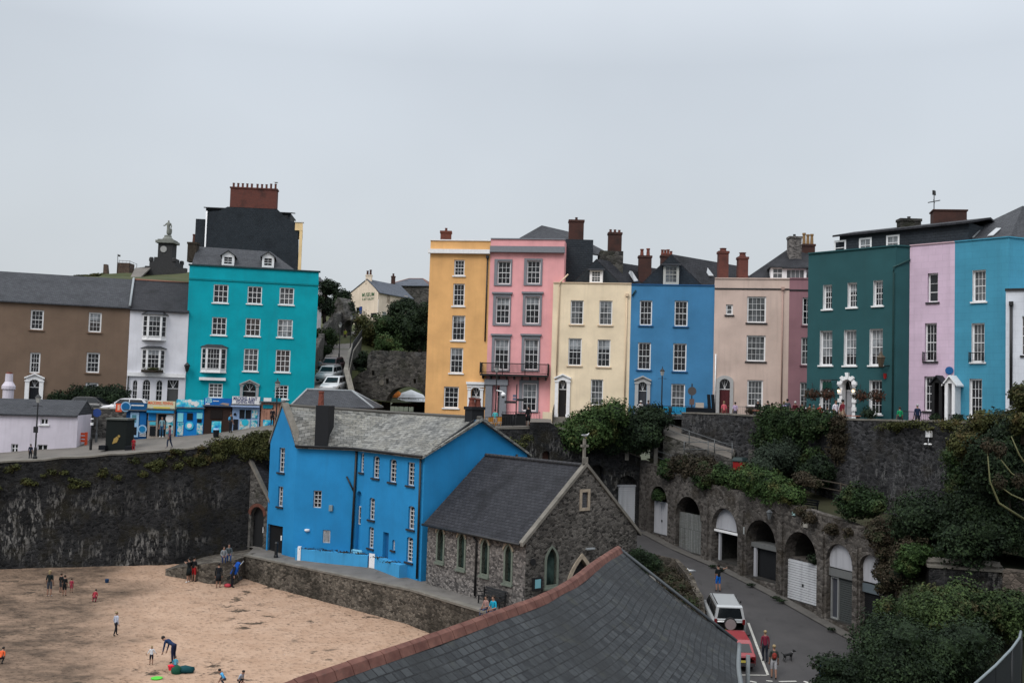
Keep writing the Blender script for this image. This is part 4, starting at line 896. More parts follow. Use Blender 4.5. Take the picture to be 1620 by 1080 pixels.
# balcony
zf = F1.hit(815, 592.5)[1]; ub0, ub1 = F1.hit(762, 588)[0], F1.hit(868, 588)[0]
bf = MB().fbox(F1, ub0, zf-.16, ub1, zf, .02, 1.0)
for i in range(9): u = ub0+.2+(ub1-ub0-.4)*i/8; bf.fbox(F1, u-.05, zf-.45, u+.05, zf-.17, .02, .7)
bf = bf.build('balcony', IRON, h.root); railing('', '', [F1.p(ub0, zf, .05), F1.p(ub0, zf, .96), F1.p(ub1, zf, .96), F1.p(ub1, zf, .05)], .95, IRON, .11, r=.03, parent=bf)
hip_roof(h.root, [pY(812, 382, 93), pY(978, 408, 92), pY(978, 408, 100), pY(812, 382, 101)], [pY(857, 356.5, 97), pY(898, 366, 97)], SLATE)
sl_ = [MB().obox(pY(x, y, 90.6), V((w_, 0, 0)), V((0, 3.0, 0)), V((0, 0, hh_))).build('chimney_wall', m, h.root) for x, y, w_, hh_, m in ((893.5, 452, 2.5, 4.3, SLATE_H), (949, 434, 2.1, 2.2, RSR))]
c1 = pY(911, 380, 91.8); chimney(h.root, c1.x, c1.y, pY(911, 392, 91.8).z, pY(911, 349, 91.8).z, 1.35, 1.0, BRICK_D, 1, BRICK_D, ph=.25)
c1 = pY(972.5, 380, 94.5); chimney(h.root, c1.x, c1.y, pY(972, 402, 94.5).z, pY(972, 368.5, 94.5).z, 1.25, .9, BRICK_D, 3, BRICK, ph=.3)
CRM = stucco('cream_render', (214, 197, 170), dirt=.35); cs = plain('cream_sill', alb((225, 200, 170)), .8)
h = HS('terraced_house', 'cream house with a white pedimented doorway and two drainpipes', F2, (872.5, 448.5, 996.5, 655), 9, CRM, 11.8, group=TROW)
for i, b in enumerate(((902.5, 475, 923, 513), (948, 475.5, 968.7, 514), (899, 535, 920, 578), (945, 537, 965.5, 580), (934.5, 600, 954, 641))): h.win(b, cols=3, rows=4, sill=cs, gl=[CURT, CURT, GLASS, GLASS, CURT][i], blind=[0, .45, .4, .35, 0][i], bw=.09)
h.door((883.5, 601, 896, 650), plain('black_door', (.012, .012, .013), .5), top=591, zb=12.9, pil=.32)
h.finish(); MB().fbox(F2, h.u0, h.z1+.004, h.u1, h.z1+.09, -.4, .08).build('coping', cs, h.root)
mb = MB(); a = F2.hit(884, 470); mb.tube([F2.p(*F2.hit(899, 434), .1), F2.p(*F2.hit(886, 447), .12), F2.p(*F2.hit(885, 455), .12), F2.p(a[0], 14.6+1.3, .12)], .07, 6); mb.build('drainpipe', cs, h.root); h.pipe(990, 468, 640, cs, r=.06)
def prow_roof(root, fpts, ext, m, front, name='roof'):
    """front gable (3 points) with a roof running back along ext"""
    a, b, c = [V(p) for p in fpts]; e = V(ext); mb = MB(); slab(mb, [a, b, b+e, a+e]); slab(mb, [b, c, c+e, b+e]); mb.build(name, m, root); dn = V((0, 0, -.12)); MB().face([a+dn, b+dn, c+dn]).build('gable', front, root)
prow_roof(h.root, [pY(903, 450, 89.5), pY(943.5, 409.5, 89.5), pY(984, 450, 89.5)], (6.5, 5.5, 0), SLATE_D, SLATE_H)
dormer(h.root, F2, (935, 428, 951, 447), None, off=-1.0, flat=True, depth=1.0, cols=3, rows=4, gl=CURT)
MB().prism([pY(992, 429, 91.6), pY(1000, 430, 91.8), pY(1009.5, 445, 90.6), pY(1003, 446, 90.6)], (0, -.05, .06)).build('skylight', plain('skylight_glass', (.4, .42, .44), .15, .6), h.root)
c1 = pY(1020, 420, 92); chimney(h.root, c1.x, c1.y, pY(1020, 447, 92).z, pY(1020, 405, 92).z, 1.15, .8, BRICK_D, 2, POT, ph=.65, pr=.17)
BLT = stucco('blue_terrace_render', (60, 114, 154), dirt=.3)
h = HS('terraced_house', 'mid blue terraced house with a slate front gable above the parapet', F2, (996.5, 451.5, 1129.5, 655), 9, BLT, 11.9, group=TROW); bs = plain('blue_sill', alb((40, 95, 145)), .8)
for i, b in enumerate(((1012, 475, 1031.6, 514.5), (1067, 475.5, 1088, 516), (1009, 541.6, 1029.5, 584.5), (1064.7, 543, 1086, 587), (1061.6, 607, 1083.6, 651))): h.win(b, cols=3, rows=4, sill=bs, gl=[GLASS, GLASS, GLASS, GLASS, CURT][i], bw=.1)
h.door((1010, 604, 1022.5, 650), plain('slate_grey_door', (.06, .065, .08), .5), top=594, zb=13.1, pil=.32, sm=plain('grey_white_stone', (.52, .52, .52), .7))
h.finish(); MB().fbox(F2, h.u0, h.z1+.004, h.u1, h.z1+.09, -.4, .08).build('coping', bs, h.root)
MB().tube([F2.p(*F2.hit(1006, 459), .1), F2.p(*F2.hit(1000, 468), .1)], .07, 6).build('overflow_pipe', plain('dark_teal_trim', (.01, .05, .06)), h.root)
prow_roof(h.root, [pY(1011, 452, 88.5), pY(1062, 402, 88.5), pY(1113, 453, 88.5)], (7.5, 6.3, 0), SLATE_D, SLATE_H)
dormer(h.root, F2, (1051.5, 420.5, 1072, 448), None, off=-1.6, flat=True, depth=.8, cols=3, rows=4, gl=CURT, fr=plain('cream_paint', (.6, .58, .52), .6))
MB().prism([pY(1110, 421, 91), pY(1117, 421.5, 91.2), pY(1129, 437, 90.2), pY(1121, 437, 90.1)], (0, -.05, .06)).build('skylight', plain('skylight_glass', (.4, .42, .44), .15, .6), h.root)
c1 = pY(1054.5, 410, 94); chimney(h.root, c1.x, c1.y, pY(1054, 425, 94).z, pY(1054, 404, 94).z, 1.1, .8, BRICK_D, 4, POT, ph=.5, pr=.14)
BEI = stucco('beige_render', (186, 166, 156), dirt=.5)
h = HS('terraced_house', 'beige pebble-rendered house with a dark red arched door', F3, (1129, 441.5, 1247.5, 655), 9, BEI, 12, group=TROW); ds = plain('dark_sill', (.03, .03, .035), .8)
for b, c_, r_ in (((1182, 469, 1212, 510.5), 4, 4), ((1181, 530.5, 1211, 571.5), 4, 4), ((1182, 601, 1207, 642.5), 4, 4), ((1148.5, 481.5, 1159.4, 498), 1, 2)): h.win(b, cols=c_, rows=r_, sill=ds, gl=CURT, bw=.12)
h.door((1138, 599, 1154.5, 655), plain('dark_red_door', (.10, .015, .02), .5), zb=13.1)
h.finish(); MB().fbox(F3, h.u0, h.z1+.004, h.u1, h.z1+.1, -.4, .08).build('coping', BEI, h.root); band(h.root, F3, h.u0, F3.hit(1190, 458)[1], h.u1, F3.hit(1190, 456)[1], .06, ds, 'string_course')
A = F3.rect(1138, 599, 1154.5, 655); mb = MB(); q_ = shape(A[0], 13.1, A[2], A[3], 'round'); q2_ = grow(q_, .28); ring(mb, F3, q_[1:]+q_[:1], q2_[1:]+q2_[:1], -.02, .12, 0, False); mb.build('door_surround', plain('grey_white_stone', (.52, .52, .52)), h.root)
h.pipe(1131.5, 560, 650, WPAINT, r=.06, head=False); h.pipe(1237, 458, 645, plain('cream_pipe', alb((180, 150, 140))), r=.06)
for x, y0, y1, mm in ((1143.5, 439, 398, 1), (1174.5, 439, 407, 1)):
    c1 = pY(x, 420, 87.5); chimney(h.root, c1.x, c1.y, pY(x, 441, 87.5).z, pY(x, y1, 87.5).z, .85, .8, BRICK, 1, BRICK, ph=.35, pr=.3)
MVE = stucco('mauve_render', (132, 98, 105), dirt=.4)
h = HS('terraced_house', 'dull mauve house squeezed between the beige and green houses', F3, (1247.5, 441.5, 1300, 655), 9, MVE, 12, group=TROW); ms = plain('mauve_sill', alb((120, 85, 95)), .8)
for b in ((1269.5, 470.7, 1289, 514), (1267.5, 533.6, 1286, 577), (1265.5, 604.5, 1284, 646)): h.win(b, cols=3, rows=4, sill=ms, gl=RND.choice([GLASS, CURT]), bw=.1)
h.finish(); MB().fbox(F3, h.u0, h.z1+.004, h.u1, h.z1+.1, -.4, .08).build('coping', MVE, h.root); band(h.root, F3, h.u0, F3.hit(1265, 460)[1], h.u1, F3.hit(1265, 458)[1], .06, ds, 'string_course')
hip_roof(h.root, [pY(1178, 441, 87.5), pY(1310, 444, 86.5), pY(1310, 444, 96), pY(1178, 441, 97)], [pY(1245, 395, 92), pY(1285, 402, 92)], SLATE_D)
dormer(h.root, F3, (1221.5, 423.5, 1239, 441), None, off=-1.6, flat=True, depth=4, cols=2, rows=2, gl=CURT); dormer(h.root, F3, (1243, 425, 1273.5, 441.5), None, off=-1.61, flat=True, depth=4, cols=4, rows=1, gl=CURT)
c1 = pY(1256.5, 390, 91); chimney(h.root, c1.x, c1.y, pY(1256, 412, 91).z, pY(1256, 375, 91).z, 1.1, .9, RSCL, 1, IRON, ph=.25)
c1 = pY(1278, 390, 93); chimney(h.root, c1.x, c1.y, pY(1278, 405, 93).z, pY(1278, 387, 93).z, 1.1, .9, BRICK_D, 3, plain('buff_pot', (.33, .2, .09), .8), ph=.95, pr=.16)
# green, lilac, cyan, white: the near end of the terrace, seen at a slant
FG = Fac(plan(1277.5, 75, 530), plan(1416.5, 70, 530)); FG2 = Fac(plan(1416.5, 70, 530), plan(1439.5, 70.2, 530)); FLI = Fac(plan(1438.5, 70.15, 520), plan(1510, 68, 520)); FCY = Fac(plan(1510, 68, 510), plan(1595.5, 65.5, 510)); FCY2 = Fac(plan(1595.5, 65.5, 510), plan(1800, 69.5, 510))
GRN = stucco('dark_green_render', (38, 74, 78), dirt=.25)
h = HS('terraced_house', 'dark green house with a rusticated white doorway and hanging baskets', FG, (1277.5, 396, 1416.5, 655), 9, GRN, 12.2, group=TROW); h.rev = .34; h.mrev = WPAINT
for i, b in enumerate(((1302, 450.6, 1316, 489), (1341, 447, 1355.5, 486), (1381.5, 443.6, 1396.5, 483.5), (1297, 523, 1316.5, 577.5), (1335, 521.7, 1354.5, 578), (1375.5, 520, 1396.5, 577.5), (1297, 600, 1314.5, 652), (1375, 601, 1395, 655))): h.win(b, cols=3, rows=4, sill=WPAINT, gl=[CURT, CURT, CURT, BLIND, BLIND, BLIND, GLASS, GLASS][i] if 0 else GLASS, bw=.09, rev=.34, blind=0 if i > 5 else [.3, .35, .2, .75, .7, .7][i])
b = h.door((1333, 600, 1349, 658), plain('pale_grey_door', (.42, .42, .45), .6), zb=13.35, rev=.6)
h.finish(); MB().fbox(FG, h.u0-.02, h.z1+.004, h.u1, h.z1+.1, -.4, .1).build('coping', GRN, h.root)
mb = MB(); u0, z0, u1, z1 = b; c = (u0+u1)/2; w = (u1-u0)/2; zs = z1-w
for sd in (-1, 1):
    z = z0; i = 0
    while z < zs: hgt = .3; mb.obox(FG.p(c+sd*w if sd > 0 else c-w-(.32 if i % 2 else .22), z, -.05), FG.d*(.32 if i % 2 else .22), FG.n*(.2 if i % 2 else .12), V((0, 0, hgt-.01))); z += hgt; i += 1
for i in range(9):
    a = math.pi*(i+.5)/9; r0, r1 = w, w+(.36 if i % 2 == 0 else .25)
    if i == 4: r1 = w+.5
    q = [FG.p(c+math.cos(a+da)*r, zs+math.sin(a+da)*r, -.05) for da, r in ((-.16, r0), (.16, r0), (.16, r1), (-.16, r1))]; mb.prism(q, FG.n*(.25 if i % 2 == 0 else .17))
mb.build('door_surround', WPAINT, h.root)
gu = MB(); G2 = FG2; gu.fbox(G2, .01, 12.2, G2.L, h.z1, -3, -.0); gu.build('side_wall', GRN, h.root)
MB().fbox(G2, 0, h.z1+.004, G2.L, h.z1+.1, -.4, .1).build('coping', GRN, h.root)
gp = plain('green_pipe', (.02, .07, .07)); q = FG.hit(1414.5, 500)[0]; MB().tube([FG2.p(FG2.L-.1, h.z1-.9, .12), FG.p(FG.L-.1, h.z1-1.5, .2), FG.p(q, h.z1-1.9, .12), FG.p(q, 13, .12)], .06, 6).build('drainpipe', gp, h.root)
# attic box with three windows
ga = Fac(FG.p(FG.hit(1316, 390)[0], 0, -1.5).xy, FG.p(FG.hit(1316, 390)[0]+9.4, 0, -1.5).xy)
zt = ga.hit(1318, 374)[1]; mb = MB(); zb = h.z1-.6; wins = [ga.rect(*q) for q in ((1319.5, 380.5, 1338.5, 401), (1359, 375.5, 1379, 396), (1402, 368.5, 1423, 392))]
wins = [(w_[0], h.z1-.05, w_[2], zt-.35) for w_ in wins]
panel(mb, ga, [(-.2, zb), (ga.L, zb), (ga.L, zt), (-.2, zt)], [shape(*w_) for w_ in wins], .08); body(mb, ga, -.2, ga.L, zb, zt, 5); at = mb.build('attic', SLATE_H, h.root)
for w_ in wins: window(at, ga, *w_, rev=.06, cols=2, rows=2, gl=BLIND, bw=.13)
slab(mb := MB(), [ga.p(-.6, zt+.02, .35), ga.p(ga.L+.3, zt+.02, .35), ga.p(ga.L+.3, zt+.75, -3), ga.p(-.6, zt+.75, -3)], .14); slab(mb, [ga.p(-.6, zt+.75, -3), ga.p(ga.L+.3, zt+.75, -3), ga.p(ga.L+.3, zt+.02, -6), ga.p(-.6, zt+.02, -6)], .14); mb.build('attic_roof', SLATE_D, at)
c1 = ga.p(4.0, 0, -2.5); chimney(h.root, c1.x, c1.y, zt-.2, zt+1.15, 1.5, .8, RSR, 1, IRON, ph=.2)
LIL = stucco('lilac_render', (190, 168, 186), lined=True, dirt=.35)
h = HS('terraced_house', 'pale lilac house with lined render and a black gabled porch', FLI, (1438.5, 386.5, 1510, 655), 9, LIL, 12.5, group=TROW); h.rev = .3
for i, b in enumerate(((1467.5, 432, 1484, 478), (1463, 511, 1482, 571.5), (1462, 595, 1479, 650))): h.win(b, cols=3 if i else 1, rows=4 if i else 3, sill=ds if i else ds, gl=[GLASS, GLASS, GLASS][i], bw=.1, rev=.3, blind=[0, 0, 0][i])
h.finish(); MB().fbox(FLI, h.u0, h.z1+.004, h.u1, h.z1+.08, -.4, .08).build('coping', plain('pink_coping', alb((205, 175, 185))), h.root)
def porch(root, f, x0, x1, ytop, yeave, m, dm, z0, depth=1.1, roofm=None):
    u0 = f.hit(x0, 630)[0]; u1 = u0+(x1-x0)*.0 + (f.hit(x1, 630)[0]-u0); zt = f.hit((x0+x1)/2, ytop)[1]; ze = f.hit((x0+x1)/2, yeave)[1]; c = (u0+u1)/2; mb = MB()
    for u in (u0, u1-.14): mb.fbox(f, u, z0, u+.14, ze, .01, depth-.3); mb.fbox(f, u-.03, z0, u+.17, ze, depth-.28, depth)
    mb.prism([f.p(u0, ze, depth-.05), f.p(u1, ze, depth-.05), f.p(c, zt-.12, depth-.05)], -f.n*.1); p = mb.build('porch', m, root); rb = MB()
    slab(rb, [f.p(u0-.2, ze-.1, depth+.15), f.p(c, zt, depth+.15), f.p(c, zt, .01), f.p(u0-.2, ze-.1, .01)], .1); slab(rb, [f.p(c, zt, depth+.15), f.p(u1+.2, ze-.1, depth+.15), f.p(u1+.2, ze-.1, .01), f.p(c, zt, .01)], .1); rb.build('porch_roof', roofm or m, p)
    door(p, f, u0+.25, z0, u1-.25, ze-.15, dm, -.08, 'rect', False)
porch(h.root, FLI, 1484, 1499, 594, 606, plain('black_door', (.012, .012, .013)), plain('black_door', (.012, .012, .013)), 13.35, roofm=SLATE_D)
CYA = stucco('cyan_render', (62, 130, 155), lined=True, dirt=.35)
h = HS('terraced_house', 'cyan blue house with lined render and a white gabled porch', FCY, (1510, 379.5, 1595.5, 655), 9, CYA, 12.5, group=TROW); h.rev = .3; h.mrev = WPAINT
for i, b in enumerate(((1538.5, 427, 1559.5, 477), (1537, 511, 1557.5, 572.5), (1533.5, 599, 1553.5, 659))): h.win(b, cols=3, rows=4, sill=WPAINT, gl=[CURT, CURT, GLASS][i], bw=.1, rev=.3)
h.finish(); MB().fbox(FCY, h.u0, h.z1+.004, h.u1, h.z1+.08, -.4, .08).build('coping', CYA, h.root)
MB().fbox(FCY2, .01, 12.5, FCY2.L, h.z1-.01, -3, 0).build('side_wall', CYA, h.root); MB().fbox(FCY2, 0, h.z1+.004, FCY2.L, h.z1+.08, -.4, .08).build('coping', CYA, h.root)
porch(h.root, FCY, 1505.5, 1520, 594, 607, WPAINT, plain('pale_lilac_door', (.4, .36, .42), .6), 13.35)
pl = MB().lathe(FLI.p(FLI.L-.3, FLI.hit(1504, 586)[1], .05), [(.27, 0), (.27, .05), (.2, .06)], 18, ax=FLI.n).build('round_plaque', plain('plaque_blue', (.01, .12, .35), .4), h.root)
for fx, bx, rt in ((FLI, (1462.5, 553, 1481.5, 571), 0), (FCY, (1536, 556, 1557, 572), 0)):
    u0, z0, u1, z1 = fx.rect(*bx); railing('', '', [fx.p(u0, z0-.05, .1), fx.p(u0, z0-.05, .35), fx.p(u1, z0-.05, .35), fx.p(u1, z0-.05, .1)], .62, IRON, .12, parent=h.root if fx is FCY else h.root)
# cyan roof with skylights
ap = pY(1622, 324, 72); zc = h.z1; q = [pY(1490, 386, 68.9), pY(1597, 376, 66.1), V((31, 69.5, zc)), V((34, 80, zc))]; q[0].z = q[1].z = zc
apx = pY(1618, 325.5, 71.5); rbk = V((apx.x+6, apx.y+2.5, apx.z)); lb = V((q[0].x+5, q[0].y+9, zc))
mb = MB(); slab(mb, [q[0], q[1], apx]); C_ = FCY2.p(FCY2.L, zc); D_ = FCY2.p(FCY2.L, zc, -9); rbk = (C_+D_)/2+V((-2, 0, apx.z-zc)); slab(mb, [q[1], C_, rbk, apx]); slab(mb, [C_, D_, rbk]); slab(mb, [D_, lb, apx, rbk]); slab(mb, [q[0], apx, lb]); rf = mb.build('roof', SLATE, h.root)
def onpl(px, py, a, b, c, lift=.05):
    n = (b-a).cross(c-a).normalized(); n = n if n.z > 0 else -n; d = ray(px, py); return CAM+d*((a-CAM).dot(n)/d.dot(n))+n*lift
SKY_G = plain('skylight_glass', (.4, .42, .44), .15, .6)
for pts in (((1531, 378), (1541, 377), (1551, 366), (1543, 367)), ((1562, 375), (1572, 374), (1584, 363), (1576, 363))):
    P4 = [onpl(x, y, q[0], q[1], apx) for x, y in pts]; MB().prism(P4, (0, 0, .06)).build('skylight', SKY_G, rf)
g = pY(1502, 360, 73); root = thing('chimney_block', 'broad sooty brick chimney block behind the lilac house', 'chimney', g-V((0, 0, 2)))
a = pY(1477, 345, 73); chb = MB(); z0, z1 = pY(1500, 390, 73).z, pY(1500, 334, 73).z; chb.obox(V((a.x, 73, z0)), V((2.35, -.25, 0)), V((.3, 1.3, 0)), V((0, 0, z1-z0))); chb.obox(V((a.x-.08, 72.95, z1+.003)), V((2.5, -.27, 0)), V((.33, 1.45, 0)), V((0, 0, .1))); chb.build('stack', BRICK_D, root)
slab(mb := MB(), [pY(1455, 388, 72.3), pY(1520, 386, 71.3), pY(1520, 358, 75), pY(1490, 345, 76)], .1); slab(mb, [pY(1527, 345, 74.5), pY(1545, 358, 74.5), pY(1545, 372, 73), pY(1527, 372, 73)], .1); mb.build('roof', SLATE_D, root)
wv = V((a.x+.15, 73.3, z1+.1)); mb = MB().tube([wv, wv+V((0, 0, 1.5))], .035, 5).tube([wv+V((-.45, 0, .55)), wv+V((.45, 0, .75))], .035, 4).tube([wv+V((-.2, -.4, .7)), wv+V((.2, .4, .6))], .03, 4); mb.prism([wv+V((-.12, 0, 1.15)), wv+V((.14, 0, 1.1)), wv+V((.12, 0, 1.45)), wv+V((-.12, 0, 1.5))], (0, .03, 0)); mb.build('weather_vane', IRON, root)
FW = Fac(plan(1591, 64.3, 560), plan(1900, 59.5, 560)); h = HS('terraced_house', 'white painted brick house at the right edge with a black downpipe', FW, (1591, 457, 1900, 655), 9, stucco('white_brick_paint', (196, 200, 208), lined=True), 12.5, group=TROW)
[h.win(b_, cols=3, rows=4, sill=ds, gl=GLASS) for b_ in ((1617, 500, 1640, 562), (1700, 500, 1725, 562), (1790, 500, 1816, 562))]; h.finish(); MB().fbox(FW, h.u0-.05, h.z1+.004, h.u1, h.z1+.14, -.4, .12).build('coping', IRON, h.root); h.pipe(1599.5, 482, 640, IRON, r=.09)
# ------------------------------------------------------------------ blue house on the promenade
BLU = stucco('harbour_blue_render', (32, 118, 170), dirt=.25); BWIN = plain('window_white', (.70, .71, .72), .5)
P1, P2, P3, P4, P5 = [V((*plan(*q), 0)) for q in ((424, 73.2, 790), (465.5, 70.9, 800), (562, 70.3, 790), (669, 63.5, 810), (833.5, 68.8, 740))]
FA, FB, FC, FD = Fac(P1, P2), Fac(P2, P3), Fac(P3, P4), Fac(P4, P5); zE = FB.hit(515, 704)[1]; ZB = 1.8
root = thing('harbour_house', 'large bright blue house with stone-slate roofs between harbour wall and chapel', 'house', (P3+P4)/2+V((0, 0, 2.7)))
wl = MB(); todo = []
def bw_(f, box, holes, kind='rect', cols=2, rows=4, rev=.2, **k):
    u0, z0, u1, z1 = f.rect(*box); holes.append(shape(u0, z0, u1, z1, kind)); todo.append(lambda: window(root, f, u0, z0, u1, z1, rev=rev, kind=kind, cols=cols, rows=rows, bw=.07, bar=.045, fr=BWIN, gl=GLASS, **k)); return u0, z0, u1, z1
DS = plain('dark_sill', (.03, .03, .035), .8)
hA = []; bw_(FA, (441.3, 708, 450.2, 747), hA, rows=5, sill=DS); bw_(FA, (439.8, 769, 447.4, 801), hA, rows=4, sill=DS)
u0, z0, u1, z1 = FA.rect(422.8, 828, 446.8, 878); hA.append(shape(u0, z0+.1, u1, z1-.1)); gar = (u0, z0+.1, u1, z1-.1)
apx = FA.hit(447, 643); eL, eR = zE-.05, zE
panel(wl, FA, [(0, ZB), (FA.L, ZB), (FA.L, eR), (apx[0], apx[1]), (0, eL)], hA, .25)
hB = []; bw_(FB, (495.5, 775.5, 508.5, 803), hB, rows=4, cols=2)
bx = FB.rect(510.5, 838, 522.5, 858.5); hB.append(shape(*bx)); panel(wl, FB, [(0, ZB), (FB.L, ZB), (FB.L, zE), (0, zE)], hB, .25)
hC = []
for b in ((570, 716, 575.5, 747), (590, 721, 600, 756), (616, 726, 627, 762.5), (644.5, 731, 655.5, 768)): bw_(FC, b, hC, rows=5, kind='seg' if b[0] < 640 else 'rect', sill=DS)
for b in ((584, 787, 592.7, 822), (645.8, 800, 655.6, 837)): bw_(FC, b, hC, rows=5, kind='seg', sill=DS)
for b in ((583, 833, 591, 867), (643, 849, 653, 889)): bw_(FC, b, hC, rows=6, kind='seg', sill=DS)
dr = FC.rect(605.5, 841.5, 614.5, 884); hC.append(shape(*dr)); bw_(FC, (620.3, 853, 624.6, 870), hC, kind='round', rows=3, cols=1, sill=DS)
al = FC.rect(563.5, 776, 571.5, 824); al = (max(.12, al[0]), al[1]-3.2, al[2], al[3]); hC.append(shape(*al, 'round')); todo.append(lambda: MB().fbox(FC, al[0], al[1], al[2], al[3], -.52, -.28).build('alcove', BLU, root)); todo.append(lambda: window(root, FC, al[0]+.1, al[1]+2.95, al[2]-.05, al[1]+4.2, rev=.26, cols=1, rows=3, fr=BWIN, gl=GLASS))
panel(wl, FC, [(0, ZB), (FC.L, ZB), (FC.L, zE), (0, zE)], hC, .3)
za = FD.hit(755, 664)[1]; um = FD.L/2
panel(wl, FD, [(0, ZB), (FD.L, ZB), (FD.L, zE), (um+.45, za), (um-.45, za), (0, zE)], [], .2)
P5b = P5-FC.d*15; P1b = P1+V((2.2, 9, 0)); wl.face([P5+V((0, 0, ZB)), P5b+V((0, 0, ZB)), P5b+V((0, 0, zE)), P5+V((0, 0, zE))]); wl.face([P5b+V((0, 0, ZB)), P1b+V((0, 0, ZB)), P1b+V((0, 0, zE)), P5b+V((0, 0, zE))]); wl.face([P1b+V((0, 0, ZB)), P1+V((0, 0, ZB)), P1+V((0, 0, zE)), P1b+V((0, 0, zE))])
wl.build('wall', BLU, root)
for t_ in todo: t_()
z_ = lambda p, z: V((p.x, p.y, z)); zr = za+.12
R2 = FD.p(um, 0, .22); Rj = R2-FC.d*10.8; ov = .3
eC0 = P3+FC.n*ov*.6+FB.n*ov*.6; mb = MB()
slab(mb, [z_(eC0, zE-.12), FC.p(FC.L+.2, zE-.12, ov), z_(R2+FC.d*.2, zr), z_(Rj, zr)], .16)
slab(mb, [z_(R2+FC.d*.2, zr), FD.p(FD.L+.25, zE-.1, .2), z_(P5b+FD.d*.25, zE-.1), z_(Rj, zr)], .16)
rA = FA.p(apx[0], apx[1]+.12, 0)
slab(mb, [FB.p(.05, zE-.12, ov), z_(eC0, zE-.12), z_(Rj, zr), rA+FB.d*.1], .16); slab(mb, [rA+FB.d*.1, z_(Rj, zr), z_(P1b+V((2, 0, 0)), zE), FA.p(0, eL, 0)], .16)
rf = mb.build('roof', SLATE_M, root); MB().tube([rA, z_(Rj, zr)+V((0, 0, .03)), z_(R2, zr+.03)], .13, 6).build('ridge_tiles', plain('grey_ridge', (.13, .125, .115), .9), rf)
mb = MB(); q0, q1 = FA.p(FA.L+.02, zE-.05, .08), FA.p(apx[0], apx[1]+.1, .08); q2 = FA.p(-.1, eL-.1, .08); mb.prism([q0, q1, q1+V((0, 0, .22)), q0+V((0, 0, .25))], FB.d*.4-FA.n*.1); mb.prism([q2, q1, q1+V((0, 0, .22)), q2+V((0, 0, .22))], -FA.n*.4); mb.build('gable_coping', COPE, root)
mb = MB()
mb.tube([FB.p(0, zE-.12, ov+.05), z_(eC0, zE-.12)+FB.n*.05, FC.p(FC.L+.2, zE-.12, ov+.05)], .09, 6); mb.build('gutter', IRON, root)
tube_pts('drainpipe', [FC.p(FC.L-.25, zE-.1, .15), FC.p(FC.L-.25, 2.9, .12)], .08, IRON, root); tube_pts('drainpipe', [z_(P3, zE-.1)+FB.n*.15, z_(P3, 3)+FB.n*.15-FB.d*.1], .09, IRON, root)
tube_pts('waste_pipe', [FB.p(*FB.hit(549, 753), .1), z_(P3, FB.hit(560, 780)[1])+FB.n*.15], .06, IRON, root); tube_pts('drainpipe', [FD.p(FD.L-1.0, FD.hit(820, 718)[1], .1), FD.p(FD.L-1.0, 5, .1)], .09, IRON, root)
mb = MB()
for a, b in ((FD.p(0, zE-.05, .06), FD.p(um-.45, za+.0, .06)), (FD.p(um+.45, za, .06), FD.p(FD.L, zE-.05, .06))): mb.tube([a, b], .07, 5)
mb.build('verge_board', IRON, root)
MB().fbox(FA, gar[0], gar[1], gar[2], gar[3], -.28, -.2).build('garage_door', plain('black_door', (.012, .012, .013)), root); MB().fbox(FA, gar[2]-.5, gar[1]+1.0, gar[2]-.36, gar[1]+1.35, -.2, -.18).build('notice', WPAINT, root)
mb = MB(); mb.fbox(FB, bx[0], bx[1], bx[2], bx[3], -.26, -.24)
mb.build('window', GLASS, root); mb = MB(); ring(mb, FB, grow(shape(*bx), -.07), shape(*bx), -.2, -.1)
for i in range(1, 6): u = bx[0]+(bx[2]-bx[0])*i/6; mb.fbox(FB, u-.02, bx[1], u+.02, bx[3], -.1, -.06)
mb.build('window_bars', BWIN, root)
MB().fbox(FC, dr[0], dr[1], dr[2], dr[3], -.3, -.24).build('door', plain('blue_door', alb((20, 95, 150))), root)
MB().fbox(FB, *FB.hit(521, 808), *FB.hit(526.5, 799), .01, .15).build('alarm_box', plain('grey_box', (.3, .35, .35)), root) if 0 else None
a = FB.hit(524, 803); MB().fbox(FB, a[0]-.13, a[1]-.2, a[0]+.13, a[1]+.2, .01, .15).build('alarm_box', plain('grey_box', (.25, .33, .36)), root); a = FB.hit(486, 841); MB().lathe(FB.p(a[0], a[1], .02), [(.05, 0), (.2, .1), (.18, .2), (.05, .22)], 10).build('wall_lamp', WPAINT, root)
c1 = pY(510, 690, 71.9); cz = pY(510, 642, 71.9).z; chb = MB(); zb_ = zE-.05; q_ = FB.p(FB.hit(499.5, 690)[0], zb_, .22); chb.obox(q_, FB.d*.95, FB.n*-1.3, V((0, 0, pY(510, 641, 71.1).z-zb_))); chb.build('chimney', plain('tarred_chimney', (.012, .014, .018), .8), root)
c1 = FD.p(um, 0, -.55); ch = chimney(root, c1.x, c1.y, za-.3, pY(753, 643, 66.6).z, 1.0, .8, plain('tarred_chimney', (.012, .014, .018), .8), 2, POT, ang=math.atan2(FD.d.y, FD.d.x), ph=.55, pr=.22)
